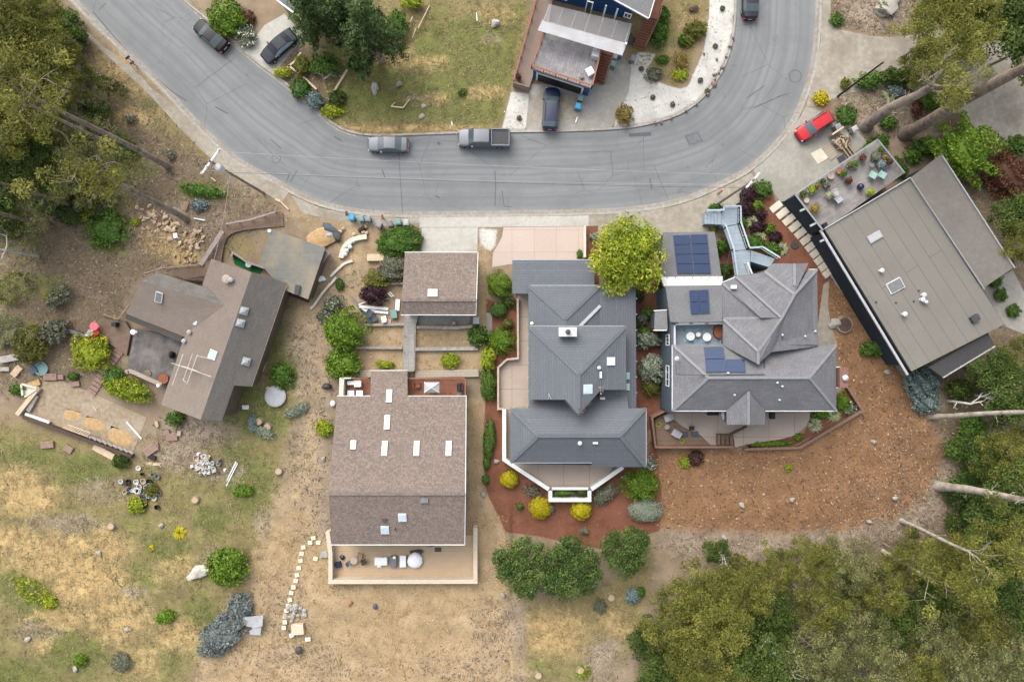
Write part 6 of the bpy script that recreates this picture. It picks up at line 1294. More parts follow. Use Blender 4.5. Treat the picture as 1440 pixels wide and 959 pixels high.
# ------------------------------------------------------------------ garden shrubs (photo x, y, rx, ry, height, kind, label)
for a_ in [
 (702, 400, 16, 16.5, 1.5, 'bright', 'clipped square bright green bush at the upper left corner of the slate-roofed house', 0, .14, 1.6),
 (701, 436, 12, 10.5, 1.2, 'mid', 'clipped dull green dome below the square bright green bush', 0, .10, 2.2),
 (704.5, 478, 17, 17, 1.4, 'bright', 'big clipped square bush beside the brick terrace notch', 0, .14, 1.6),
 (714, 455, 8, 7, 1.0, 'olive', 'small olive dome tucked between two clipped bushes', 0, .1, 2.), (715, 425, 9, 8, .9, 'dark', 'dark low shrub behind the clipped dome', 0, .14, 1.),
 (672, 472, 14, 14, 1.3, 'mid', 'loose green shrub right of the block edging below the small garage', 0, .2, 1.), (633, 507, 13, 10, .9, 'ygreen', 'feathery yellow-green shrub on the terrace right of the boardwalk', 0, .16, 1.1),
 (484, 465, 28, 26, 2.6, 'bright', 'larger bright green bush on the bare dirt above its twin', 0, .24, 1.2), (482, 512, 23, 21, 2.1, 'bright', 'smaller bright green bush beside the red deck', 0, .24, 1.2),
 (542, 512.5, 12, 5.5, .6, 'ygreen', 'low yellow-tinged shrub above the tan roof gable', 0, .16, 1.), (456, 602, 11, 12, 1.0, 'ygreen', 'small yellow-green bush left of the brown house', 0, .18, 1.),
 (687, 538, 10, 24, 1.5, 'green', 'lower green end of the tall variegated hedge', 4, .15, 1.4), (686.5, 505, 9.5, 16, 1.6, 'ygreen', 'yellow upper end of the tall variegated hedge', -6, .15, 1.3),
 (688, 618, 8.5, 28, 1.0, 'mid', 'long clipped dull green hedge beside the red bark', -5, .12, 1.8), (684, 651, 5, 9, .8, 'mid', 'short clipped hedge below the long clipped hedge', 0, .12, 1.6), (683, 674, 5, 7, .7, 'mid', 'tiny green shrub at the edge of the red bark', 0, .12, 1.4),
 (716, 674, 12.5, 11.5, 1.2, 'yellow', 'smallest yellow dome bush left of the white terrace wall', 0, .10, 2.2), (760, 714, 16, 15.5, 1.4, 'yellow', 'largest yellow dome bush below the white planter', 0, .10, 2.2), (817, 717, 14, 13.5, 1.3, 'yellow', 'yellow dome bush below the right end of the white planter', 0, .10, 2.2),
 (901.5, 681, 22.5, 20, 1.9, 'bright', 'big round bright green bush below the slate roof corner', 0, .17, 1.7), (908, 717, 24, 17, 1.1, 'silver', 'wide silvery grey-green mound below the round green bush', 0, .11, 2.2),
 (851, 695, 20, 11, .9, 'grey', 'sprawling grey-green shrub right of the white planter', 35, .16, 1.), (749, 690, 13, 8, .5, 'grey', 'thin grey shrub left of the white planter', -20, .16, .5), (731, 712, 5, 4, .4, 'green', 'tiny green plant on the red bark left of a yellow dome', 0, .14, .8), (776, 715, 4, 6, .5, 'blue', 'small blue-green plant beside the largest yellow dome', 0, .14, .8),
 (914, 652, 9, 9, .9, 'white', 'small shrub dotted with white flowers at the slate roof corner', 0, .15, 1.), (823, 747, 5, 5, .5, 'grey', 'tiny grey plant on the red bark above the round trees', 0, .14, .6),
 (792, 693, 14, 5, 1.4, 'green', 'low green plants in the left of the white planter', 0, .14, .8), (818, 692, 8, 6, 1.5, 'dark', 'dark green plant in the right of the white planter', 0, .14, 1.),
 (562, 339, 33, 21, 1.4, 'green', 'large oval clipped green hedge beside the concrete drive', 14, .17, 1.8), (553, 377, 22, 18, 1.6, 'grey', 'grey-olive shrub at the corner of the small garage', 30, .17, 1.3), (531, 394, 17, 14, 1.4, 'olive', 'brownish olive shrub left of the grey-olive one', 20, .17, 1.3),
 (525, 414, 18, 13, 1.5, 'purple', 'dark purple leaved shrub above the stacked white boards', 0, .2, .9), (468, 428, 15, 11, 1.0, 'white', 'pale flowering shrub left of the purple shrub', 40, .17, .7), (478, 400, 6, 8, .7, 'mid', 'little green shrub on the dirt below the curved edging', 0, .16, .7), (455, 445, 10, 9, .7, 'white', 'straggling white-flowered shrub above the bright green bush', 0, .17, .5), (447, 331, 10, 3, .3, 'mid', 'thin weeds along the shed roof edge', 0, .15, .4),
 (150, 322, 28, 26, 1.0, 'green', 'spreading deep green ground shrub among the forest litter', 30, .24, .7), (128, 494, 26, 24, 1.6, 'ygreen', 'yellow-green bush left of the cabin deck', 0, .24, 1.), (178, 547, 32, 15, 1.7, 'ygreen', 'wide yellow-green bush below the cabin deck', -18, .24, 1.1), (161, 532, 14, 16, 1.3, 'green', 'green bush between the paver steps and the wide yellow-green bush', 0, .2, 1.), (284, 268, 30, 8, .6, 'green', 'long low green shrub above the rock heap', -10, .2, .8), (280, 288, 12, 7, .5, 'blue', 'low blue-green shrub beside the rock heap', 0, .2, .6),
 (320, 797, 26, 25, 2.0, 'bright', 'large bright green bush beside the driftwood stump', 0, .3, 1.), (337, 855, 17, 20, .9, 'lav', 'upper clump of the grey lavender bushes', -30, .24, 1.6), (313, 890, 34, 22, 1.0, 'lav', 'large lower clump of grey lavender bushes', 38, .24, 1.7), (233, 867, 14, 9, .7, 'bright', 'small bright green bush alone in the dry grass', 15, .2, 1.), (172, 930, 13, 14, .6, 'grey', 'grey bush among the grass near the bottom left', 20, .17, .8), (113, 928, 9, 8, .7, 'bright', 'small fresh green bush near the bottom left', 0, .2, .9), (45, 830, 26, 14, .5, 'ygreen', 'sprawling yellow-green weeds in the lower left field', -30, .22, .4), (70, 845, 10, 10, .5, 'ygreen', 'round yellow-green weed clump in the lower left field', 0, .2, .7),
 (397, 528, 16, 15, 1.0, 'green', 'green bush in the grass right of the cabin', 0, .22, .9), (343, 690, 13, 8, .6, 'bright', 'bright green weed patch below the white boards', 0, .2, .8), (424, 573, 9, 7, .5, 'silver', 'pale green clump in the grass right of the round tarp', 0, .16, .9), (410, 580, 10, 6, .5, 'silver', 'pale green clump left of another near the round tarp', 0, .16, .8), (372, 608, 16, 7, .5, 'silver', 'pale green low clump among the stumps', -20, .16, .7), (355, 595, 6, 12, .5, 'blue', 'blue-green low plant near the white board on the grass', 0, .16, .7),
 (170, 649, 11, 9, .9, 'dark', 'small dark green bush beside the yellow planks', 0, .18, 1.2), (247, 588, 12, 9, 1.0, 'green', 'green bush under the lower cabin eave', 0, .2, 1.), (192, 710, 11, 11, .7, 'ygreen', 'yellow-green plant below the heap of pots', 0, .2, .9), (213, 690, 9, 9, .8, 'olive', 'olive plant in the middle of the heap of pots', 0, .17, .9), (25, 548, 10, 8, .8, 'green', 'green bush left of the half-built slab', 0, .2, .8), (103, 529, 8, 5, .6, 'green', 'green weeds above the half-built slab', 0, .16, .8),
 (918, 517, 18, 18, 2.4, 'silver', 'larger silvery green shrub against the dark side wall', 0, .2, 1.1), (919, 478, 10, 9, 1.6, 'silver', 'small silvery shrub near the side bay window', 0, .18, 1.), (907, 478, 12, 11, 1.7, 'silver', 'silvery shrub between the slate roof and the bay window', 0, .2, .9), (902, 448, 9, 10, 1.3, 'grey', 'grey-green shrub beside the slate roof edge', 0, .18, .8), (911, 440, 9, 8, 1.2, 'mid', 'green shrub above the bay window', 0, .18, .8), (916, 545, 12, 12, 1.4, 'olive', 'olive shrub below the larger silvery shrub', 0, .18, .6), (905, 465, 9, 7, 1.0, 'green', 'green shrub left of the small silvery shrub', 0, .18, .7), (898, 415, 8, 9, 1.0, 'dark', 'dark shrub below the yellow-green tree', 0, .18, .7), (834, 361, 7, 7, .9, 'gold', 'golden yellow shrub beside the pink driveway wall', 0, .14, 1.), (835, 333, 6, 5, .5, 'silver', 'low silvery plant on the red bark by the pink driveway', 0, .14, .8), (815, 358, 4, 7, .7, 'mid', 'thin green plant at the pink driveway corner', 0, .14, .7),
 (1006, 292, 9, 5, .8, 'green', 'small green shrub above the blue-grey stairs', 0, .16, .9), (1004, 321, 5, 5, .6, 'ygreen', 'yellow-green plant beneath the blue-grey stairs', 0, .15, .8), (1016, 346, 9, 10, 1.1, 'green', 'green shrub left of the middle stair flight', 0, .18, 1.), (1020, 380, 9, 9, 1.0, 'green', 'green shrub left of the lower stair landing', 0, .18, 1.), (1072, 266, 14, 12, 1.1, 'mid', 'green shrub topmost in the bed right of the stairs', 0, .18, .9), (1054, 272, 12, 12, 1.2, 'purple', 'topmost purple shrub in the bed right of the stairs', 0, .17, .9), (1048, 293, 12, 12, 1.1, 'purple', 'large purple shrub beside the stair landing', 0, .17, .9), (1064, 289, 10, 9, .9, 'bright', 'lime green shrub among purple shrubs by the path', 0, .16, .9), (1070, 301, 8, 8, .9, 'purple', 'small purple shrub nearest the path slabs, upper bed', 0, .16, .9), (1066, 319, 11, 8, .9, 'purple', 'purple shrub in the middle of the bed right of the stairs', 0, .16, .9), (1042, 313, 8, 8, .9, 'green', 'green shrub touching the stair railing', 0, .16, .9), (1083, 321, 7, 7, .7, 'bright', 'small lime shrub nearest the path slabs', 0, .15, .9), (1090, 334, 9, 9, .8, 'purple', 'lowest purple shrub in the bed right of the stairs', 0, .16, .9), (1062, 341, 15, 10, .9, 'green', 'broad green shrub above the right stair flight', -20, .17, .9), (1087, 350, 12, 10, .8, 'green', 'green shrub at the right end of the stair flight', 0, .17, .9),
 (1078, 374, 12, 6, .8, 'dark', 'dark shrub between the stair flight and the grey roof', 0, .16, .9), (1184, 566, 12, 13, .9, 'bright', 'lime green shrub in the bed below the brick chimney', 0, .17, 1.), (1195, 574, 9, 8, .7, 'white', 'green shrub with white flowers in the pointed bed', 0, .16, .9), (1153, 583, 13, 6, .7, 'bright', 'low lime shrub between terrace curve and eave', 0, .16, .9), (1085, 624, 30, 4, .6, 'bright', 'long low clipped hedge along the curved terrace', 3, .14, 1.), (1124, 614, 6, 5, .5, 'bright', 'small lime plant at the end of the curved hedge', 0, .14, .9), (1060, 626, 7, 4, .4, 'purple', 'dark purple plant at the start of the curved hedge', 0, .14, .8),
 (963, 650, 8, 7, .6, 'ygreen', 'small yellow-green shrub on the wood chips below the deck fence', 0, .15, .9), (979, 644, 10, 11, .8, 'purple', 'dark twiggy shrub on the wood chips below the deck fence', 0, .17, .5), (1109, 658, 5, 5, .3, 'ygreen', 'tiny yellow weed on the wood chips', 0, .14, .5), (1231, 490, 21, 11, 1.0, 'green', 'spreading green shrub on the chips below the stump', 5, .2, .9),
 (1296, 540, 23, 24, 2.0, 'blue', 'blue-green shrub against the corner of the tan-roofed house', 0, .22, 1.), (1303, 565, 17, 15, 1.6, 'blue', 'lower blue-green shrub beside the leaning trunk', 0, .22, 1.),
 (1355, 214, 42, 42, 3.6, 'bright', 'big round vivid green bush above the brown sloping roof', 0, .3, 1.2), (1418, 245, 30, 34, 2.2, 'rust', 'large rusty red-brown bush at the right edge', 0, .26, 1.), (1430, 205, 14, 14, 1.6, 'mid', 'green bush above the rusty bush at the right edge', 0, .24, 1.), (1313, 135, 17, 20, 2.2, 'green', 'bright green bush between the two big trunks', 0, .24, 1.), (1305, 205, 22, 12, 1.5, 'mid', 'mid green shrub at the base of the big trunk', 0, .22, .8), (1285, 220, 13, 10, 1.2, 'green', 'low green shrub beside the roof deck corner', 0, .2, .8), (1250, 172, 12, 10, 1.0, 'green', 'low green shrub left of the big trunk base', 0, .2, .7), (1232, 205, 20, 12, .9, 'green', 'green ground shrub along the outer side of the roof deck', 30, .2, .8), (1262, 235, 18, 12, 1.0, 'mid', 'dark green shrub right of the roof deck railing', -40, .2, .8), (1190, 163, 15, 15, .8, 'mid', 'loose green shrub above the red car', 0, .2, .6), (1155, 138, 11, 10, .7, 'yellow', 'yellow flowering shrub on the kerb above the red car', 0, .16, .8), (1189, 118, 7, 8, .7, 'olive', 'thin olive shrub against the slim black pole', 0, .16, .6), (1225, 113, 22, 11, 1.3, 'mid', 'green shrub at the lower edge of the upper-right drive', 10, .22, .8), (1264, 108, 24, 12, 1.6, 'dark', 'darker green shrub along the lower edge of the upper-right drive', -10, .22, .8), (1177, 28, 9, 9, .7, 'green', 'small green shrub at the corner of the upper-right drive', 0, .18, .7), (1244, 10, 9, 8, .8, 'olive', 'brownish shrub above the upper-right drive', 0, .17, .7), (1290, 152, 7, 14, .8, 'rust', 'rusty brown shrub beside the bright green bush', 0, .18, .7), (1262, 128, 12, 10, .8, 'blue', 'blue-green foliage beside the shorter trunk', 0, .2, .7),
 (1400, 395, 9, 9, .9, 'green', 'green plant in the small yard right of the tan roof', 0, .18, .8), (1408, 415, 9, 9, .8, 'green', 'lower green plant in the small yard right of the tan roof', 0, .18, .8), (1425, 437, 9, 9, .8, 'mid', 'green plant at the lower end of the small right yard', 0, .18, .7),
 (930, 22, 11, 14, 1.2, 'green', 'upper green shrub right of the dark red stairs', 0, .2, 1.), (926, 45, 13, 16, 1.3, 'green', 'lower green shrub right of the dark red stairs', 0, .2, 1.), (978, 42, 15, 12, 1.1, 'olive', 'olive yellow shrub beside the white gravel', 20, .2, .9), (960, 57, 6, 8, .8, 'green', 'small green shrub left of the olive yellow shrub', 0, .17, .8), (968, 55, 8, 10, .8, 'olive', 'small olive shrub below the olive yellow shrub', 0, .17, .7), (932, 84, 9, 6, .6, 'green', 'low green shrub on the dry bed by the stained drive', 0, .17, .6), (958, 86, 9, 13, .8, 'gold', 'golden dry shrub in the middle of the gravel bed', 10, .17, .7), (957, 105, 11, 8, .7, 'ygreen', 'yellow-green shrub at the bottom of the gravel bed', 0, .17, .7), (920, 105, 12, 10, .6, 'grey', 'grey-green shrub at the left of the gravel bed', 30, .17, .6), (878, 162, 12, 14, 1.0, 'gold', 'golden brown bush at the corner of the gravel by the kerb', 0, .18, .9),
 (318, 26, 24, 24, 1.8, 'bright', 'bright green bush beside the black parked car', 0, .24, 1.2), (345, 50, 14, 16, 1.0, 'white', 'white flowering shrub along the upper-left drive', 40, .18, 1.), (348, 26, 10, 12, .8, 'rust', 'reddish shrub behind the white flowering shrub', 0, .18, .7), (398, 102, 12, 7, .8, 'ygreen', 'yellow-green shrub at the front of the covered car', 0, .18, .9), (422, 124, 13, 14, 1.1, 'mid', 'green bush at the kerb below the covered car', 0, .2, .9), (442, 141, 12, 11, 1.1, 'blue', 'blue-green bush at the kerb right of another bush', 0, .2, .9), (474, 138, 11, 10, 1.0, 'dark', 'dark green bush at the corner of the grass lot', 0, .2, 1.), (468, 156, 16, 8, .8, 'ygreen', 'yellow-green bush at the kerb of the grass lot', 0, .2, .9), (424, 92, 10, 15, 1.1, 'olive', 'brownish green shrub right of the covered car', 0, .2, .8), (455, 92, 22, 14, 1.5, 'mid', 'green shrub below the dark conifer', 0, .24, .9), (500, 90, 10, 10, 1.2, 'dark', 'dark shrub under the conifer trunk', 0, .22, .8), (558, 35, 14, 20, 1.4, 'green', 'green shrub right of the dark conifer', 0, .22, .9), (580, 4, 14, 8, 1.0, 'ygreen', 'yellow-green shrub at the top edge above the lot', 0, .2, .9), (650, 130, 6, 5, .3, 'green', 'low weed patch in the middle of the lot', 0, .15, .5),
 (90, 30, 22, 14, 2.0, 'mid', 'green bush overhanging the upper-left pavement', 0, .24, .8), (100, 55, 22, 14, 2.2, 'dark', 'dark green bush beside the upper-left pavement', 0, .24, .9), (120, 108, 14, 10, 1.4, 'dark', 'dark sapling left of another on the dry verge', 0, .22, .4), (150, 118, 26, 10, 1.6, 'dark', 'thin dark green sapling on the dry verge', -20, .22, .4), (140, 155, 16, 12, 1.4, 'mid', 'greyish green sapling beside the long trunk', 0, .22, .5), (185, 168, 8, 6, .6, 'grey', 'grey plant beside the small stump on the verge', 0, .16, .6), (170, 205, 24, 12, 1.2, 'green', 'green shrub below the long trunk', -25, .22, .8), (240, 218, 6, 6, .5, 'grey', 'small grey plant left of the crossarm pole', 0, .16, .6), (115, 245, 14, 7, .6, 'ygreen', 'yellow-green weeds in the forest litter above the deep green shrub', 0, .18, .5), (190, 312, 7, 5, .4, 'ygreen', 'small yellow weed left of the rock heap', 0, .16, .6), (118, 305, 8, 6, .4, 'ygreen', 'small yellow weed left of the deep green shrub', 0, .16, .6), (75, 415, 14, 5, .4, 'ygreen', 'yellow-green weed strip in the dark litter', 15, .16, .5),
 (890, 838, 10, 11, .6, 'blue', 'pale blue-green plant below the smallest round tree', 0, .14, 1.), (901, 832, 6, 7, .5, 'green', 'little green plant touching the pale blue-green plant', 0, .15, .8), (844, 852, 9, 10, .5, 'grey', 'dull grey-green plant below the round trees', 0, .15, .6), (820, 945, 10, 9, .4, 'ygreen', 'yellow-green weeds at the bottom beside a stump', 0, .16, .5)]:
    px, py, rx, ry, h, k_, lab, ang, size, dens = a_
    if 'white planter' in lab and 'in the' in lab: o = leafball('shrub', P(px, py, 1.2), (rx * .08, ry * .08, .3), k_, 260, size); tag(o, lab, 'shrub'); continue
    shrub(px, py, rx, ry, h, k_, lab, ang, size=size, dens=dens, lumps=.10 if size < .13 else .3, spread=.45 if size < .15 else .85, core=dens > .55)
for px, py, r, k_, lab in ((1058, 283, 12, 'pale', 'pale grass clump at the top of the bed by the stairs'), (1059, 312, 13, 'pale', 'pale grass clump in the middle of the bed by the stairs'), (1069, 333, 11, 'pale', 'pale grass clump right of the stair railing'), (1100, 350, 12, 'pale', 'pale grass clump beside the round drain basin'), (1173, 583, 14, 'pale', 'upper pale grass clump in the pointed plant bed'), (1147, 598, 14, 'pale', 'lower pale grass clump beside the curved terrace'), (926, 597, 7, 'ygreen', 'spiky lime plant in the left corner of the wooden deck'), (959, 620, 7, 'ygreen', 'spiky lime plant at the front edge of the wooden deck'), (252, 750, 12, 'yellow', 'spiky yellow flowering plant in the dry grass'), (212, 771, 5, 'yellow', 'tiny yellow flowering plant in the dry grass'), (1252, 135, 14, 'pale', 'spiky pale plant between the black pole and the trunk')): spiky(px, py, r, k_, lab, 150)
for i, (px, py) in enumerate(((1016, 12), (1006, 65), (985, 113), (946, 147), (918, 137), (995, 128), (902, 97), (730, 166))): shrub(px, py, 3.4, 3.4, .35, 'grey', 'small round green tuft growing in the white gravel', size=.12, group='small tufts in the white gravel')
for i, (px, py) in enumerate(((1027, 66), (1021, 80), (1016, 95), (1011, 103), (1005, 113), (1004, 118), (995, 133), (980, 147), (965, 156), (944, 166), (930, 172), (922, 173), (1031, 54), (1008, 84), (990, 76), (1005, 105))):
    rn = random.Random(i); rr_ = rn.uniform(.14, .27) * (1.9 if i == 5 else 1); b = MB().blob((0, 0, 0), (rr_, rr_ * .7, .2), i, .2, 2); o = b.build('boulder', 'rock_red', smooth=50); o.location = P(px, py, .1); o.rotation_euler = (0, 0, rn.uniform(0, 3)); tag(o, 'reddish brown stone edging the white gravel', 'stone', 'reddish stones along the white gravel')
# pots and chairs on the roof deck
zd = 4.5
for px, py, r, m, k_, lab in ((1126, 274, .3, 'clay_pale', 'olive', 'yellow-green pot plant in the left corner of the roof deck'), (1132, 283, .28, 'clay_pale', None, 'empty pale pot below the left corner of the roof deck'), (1138, 268, .42, 'white_metal', 'ygreen', 'wide white trough with yellow-green leaves on the roof deck'), (1146, 263, .25, 'terracotta', 'gold', 'golden plant right of the white trough'), (1154, 257, .22, 'dark_grey', 'mid', 'dark little pot plant by the deck railing'), (1160, 263, .26, 'dark_grey', 'grey', 'grey plant in front of the deck railing'), (1166, 248.5, .36, 'clay_pale', None, 'round tan pot of bare soil left of a terracotta one'), (1178, 241.5, .36, 'terracotta', None, 'round terracotta pot of bare soil by the railing'), (1183, 246, .3, 'terracotta', 'green', 'green leafy plant right of the round terracotta pot'), (1199, 233, .3, 'clay_pale', 'mid', 'green plant halfway along the deck railing'), (1192, 234, .3, 'mid_grey', 'olive', 'olive plant in a grey pot by the railing'), (1209, 224, .34, 'clay_pale', 'rust', 'reddish plant in a tan pot near the top corner'), (1190, 256, .3, 'terracotta', 'rust', 'rust red plant alone in the middle of the roof deck'), (1220, 271.5, .36, 'white_metal', 'ygreen', 'yellow-green plant in a white box beside the tan roof'), (1143, 294, .5, 'terracotta', 'gold', 'big yellow plant in the lower left corner of the roof deck'), (1228, 222, .5, 'dark_grey', 'grey', 'large grey bush in a pot at the upper deck end'), (1236, 212, .34, 'clay_pale', 'mid', 'green plant in the top corner of the roof deck'), (1242, 222, .3, 'terracotta', 'gold', 'golden plant by the right railing of the roof deck'), (1236, 233, .45, 'mid_grey', 'blue', 'blue-grey plant behind the two pale chairs'), (1246, 230, .3, 'clay_pale', 'rust', 'reddish brown plant at the right railing'), (1163, 276, .38, 'clay_pale', 'pale', 'pale leaved plant left of the folded loungers')): pot(px, py, zd, r, m, k_, lab)
lump('ceramic_garden_stool', 1207.5, 264, zd, .75, .75, .9, 'car_blue', 'round dark blue ceramic stool on the roof deck', 'stool', 0, 3, .03)
for px, py, lab in ((1224.5, 247.5, 'left of two pale turquoise chairs on the roof deck'), (1237.5, 247, 'right of two pale turquoise chairs on the roof deck')): chair(px, py, zd, 60, 'green_glass', lab, w=.72)
for px, py, a_, lab in ((1172, 272, 20, 'upper of two folded grey lounge chairs on the roof deck'), (1177, 281, 40, 'lower of two folded grey lounge chairs on the roof deck')): chair(px, py, zd, a_, 'light_grey', lab, w=.75, low=True)
boxy('dark_box', 1158, 317, zd, (.5, .4, .5), 'black', 'black box at the lower corner of the roof deck', 'box', 30); rtable(1223, 234, zd, .25, 'mid_grey', 'small dark table near the top end of the roof deck', .5)
# seats and clutter by the cabin
rtable(352.5, 373, .03, .35, 'light_grey', 'round grey table on the green turf patch'); rtable(191.5, 467, .55, .32, 'white_plastic', 'small white round table on the cabin deck'); lump('covered_barbecue', 244, 499, .55, .7, .9, .9, 'black', 'black covered barbecue against the cabin wall', 'barbecue', 0, 6)
itm('fire_bowl', MB().lathe(P(231, 532, .5), [(.25, 0), (.6, .25), (.62, .32), (.5, .28)], 16), 'rust', 'rusty fire bowl at the lower end of the cabin deck', 'fire bowl'); itm('log_ring', MB().lathe(P(208, 525, .55), [(.4, 0), (.42, .1), (.30, .1)], 14), 'bark_brown', 'round brown log ring on the cabin deck', 'ring')
b = MB(); pts = [P(x, y, .8) for x, y in ((178, 524), (181, 521), (190, 524), (210, 533), (228, 541))]; [b.bar(p_, q_, .45, .35) for p_, q_ in zip(pts[:-1], pts[1:])]; itm('bench', b, 'pale_boards', 'long pale bench along the lower edge of the cabin deck', 'bench'); itm('deck_post', MB().lathe(P(229, 541.5, 0), [(.2, 0), (.2, 1.1), (.15, 1.15)], 12), 'white_plastic', 'white round post at the end of the pale bench', 'post')
rtable(137.5, 459, .5, .5, 'pink_fabric', 'round pink table on the far left deck', .75); chair(131.5, 467.5, .5, 60, 'white_metal', 'white chair below the pink table'); chair(139, 467, .5, 120, 'red_paint', 'red chair right of the white chair below the pink table'); chair(132, 474, .5, 90, 'red_paint', 'lowest red chair by the pink table')
itm('tent_fabric', MB().slab([P(80, 461, .5), P(98, 463, .6), P(123, 472, .6), P(119, 474, .5), P(98, 469, .4)], .3), 'grey_boards', 'long grey tarpaulin roll left of the red chairs', 'tarpaulin')
itm('chimney_pile', MB().box(P(163, 456.5, .75), (.5, .5, 1.)), 'black', 'black stove box at the deck corner below the rail fence', 'stove')
itm('round_tarp', MB().lathe(P(388, 557, 0), [(1.22, 0), (1.25, .25), (1.1, .32), (.05, .36)], 22), 'light_grey', 'large round grey cover on the grass right of the cabin', 'cover'); itm('stone', MB().lathe(P(378, 546, 0), [(.25, 0), (.22, .3)], 10), 'rock_tan', 'pale round stone touching the large round cover', 'stone')
for px, py, lab in ((365, 592.5, 'pale ringed stump left of another by the grass clumps'), (377, 600, 'pale ringed stump right of another by the grass clumps'), (393, 662, 'ringed stump on the bare dirt below the round cover'), (276, 702, 'round pot-like stump in the dry grass below the pots'), (158, 739, 'small dark hollow stump in the dry grass'), (1186, 457, 'large stump on the wood chips beside the tan-roofed house'), (184, 165, 'small brown stump on the dry verge'), (757, 948, 'left of two small stumps at the bottom edge'), (816, 941, 'right of two small stumps at the bottom edge'), (859, 839, 'dark little stump below the smallest round tree')):
    r_ = 1.0 if 'large' in lab else .45; t = thing('tree_stump', lab, 'stump', ongrid(px, py)); o_ = wloc(t); MB().lathe(o_, [(r_ * 1.25, -.2), (r_, .15), (r_ * .95, .35), (r_ * .7, .35)], 14).build('bark', 'bark_grey', t); MB().lathe(o_ + Vector((0, 0, .30)), [(r_ * .8, 0), (r_ * .8, .075)], 14).build('cut_face', 'log_end' if r_ < .9 else 'dark_timber', t)
itm('rock', MB().blob(P(1175, 455, .2), (.75, .6, .35), 4, .25), 'rock_grey', 'pale grey rock against the large stump on the chips', 'rock', smooth=50)
itm('drain_basin', MB().lathe(P(1117, 345, .02), [(.42, 0), (.42, .12), (.3, .12)], 18), 'dark_grey', 'round dark drain basin beside the pale path slabs', 'basin')
# rock heap, stones, planks, pots
rn = random.Random(5)
for i in range(120):
    t = rn.random(); cx, cy = (212, 306) if i < 32 else ((240, 322) if i < 64 else (272, 337)); px, py = rn.gauss(cx, 11), rn.gauss(cy, 9)
    if i > 108: px, py = rn.gauss(262, 6), rn.gauss(364, 4)
    r_ = rn.uniform(.13, .42); b = MB().blob((0, 0, 0), (r_, r_ * rn.uniform(.35, .8), r_ * .5), i, .28, 1); o = b.build('rock', rn.choice(['rock_tan', 'rock_tan', 'log_end', 'pale_timber'])); g = ongrid(px, py); o.location = (g.x, g.y, g.z + r_ * .2 + (.25 * rn.random() if i > 30 else 0)); o.rotation_euler = (rn.uniform(-.4, .4), rn.uniform(-.4, .4), rn.uniform(0, 3)); tag(o, 'tan broken rock in the heap above the cabin', 'rock', 'tan rocks heaped above the cabin')
boxy('white_bucket', 248, 332, .1, (.5, .6, .3), 'white_plastic', 'white box lying beside the tan rock heap', 'box', 10)
for i, (px, py) in enumerate(((441, 756), (436.5, 762.5), (448, 762.5), (427, 769), (424.5, 778), (423, 788), (420.5, 798), (418, 808), (416, 816), (413, 825), (410, 833), (408, 843), (405.5, 851), (403, 858), (401.5, 866), (401, 874), (399.5, 882), (444, 785), (412, 852))):
    o = MB().box((0, 0, .06), (.50, .44, .16)).build('stepping_stone', 'pale_block'); g = ongrid(px, py); o.location = g; o.rotation_euler = (0, 0, rn.uniform(-.3, .3)); tag(o, 'pale square block in the curving line left of the tan patio', 'stepping stone', 'pale blocks in the curving line')
for i in range(22):
    px, py = rn.gauss(414, 7), rn.gauss(862, 7); r_ = rn.uniform(.22, .42); o = MB().blob((0, 0, 0), (r_, r_ * .75, r_ * .6), i + 90, .2, 1).build('rock', 'rock_grey'); g = ongrid(px, py); o.location = (g.x, g.y, g.z + r_ * .3); o.rotation_euler = (0, 0, rn.uniform(0, 3)); tag(o, 'pale rock in the small pile beside the pale blocks', 'rock', 'pale rocks piled near the bottom')
itm('paver_stack', MB().box(P(419, 884, .2), (1.4, 1.2, .5), .1), 'cream_block', 'stack of pale pavers below the small rock pile', 'pavers'); itm('board', MB().box(P(433, 898.5, .06), (.6, .45, .08), .1), 'white_trim', 'white board scrap right of the stack of pavers', 'board'); itm('board', MB().box(P(410, 893, .06), (.5, .45, .1), .3), 'white_trim', 'white block left below the stack of pavers', 'board')
lump('black_bag', 421, 913, .02, 1.0, .9, .5, 'dark_grey', 'dark bag below the stack of pavers', 'bag', 30, 5, .2); lump('blue_bucket', 528, 852, .02, .6, .7, .4, 'slate_blue_siding', 'blue-grey bucket on the straw below the patio wall', 'bucket', 0, 7, .15); itm('log', MB().tube([P(490, 852, .12), P(495, 846, .14)], .12, 8), 'red_rail', 'short reddish log on the straw below the patio wall', 'log')
TP = lump('driftwood_stump', 281, 803, .05, 2.3, 1.2, .9, 'dead_wood', 'bleached driftwood stump beside the large bright green bush', 'stump', 20, 8, .35)
it_ = MB().slab([P(333, 869, .7), P(370, 865, .9), P(369, 880, .8), P(352, 884, .5)], .1).slab([P(348, 880, .5), P(368, 878, .6), P(366, 893, .4), P(352, 892, .4)], .1); itm('garden_swing_canopy', it_, 'light_grey', 'pale grey canopy sheet lying over the lavender bushes', 'canopy'); itm('cushion', MB().box(P(351, 882, .45), (.6, .5, .2), .6), 'dark_timber', 'dark cushion under the pale canopy sheet', 'cushion')
def plank(x0, y0, x1, y1, w, m, lab, z=.1, h=.06, name='plank', cat='plank', group=None): itm(name, MB().bar(P(x0, y0, z), P(x1, y1, z), w, h), m, lab, cat, group)
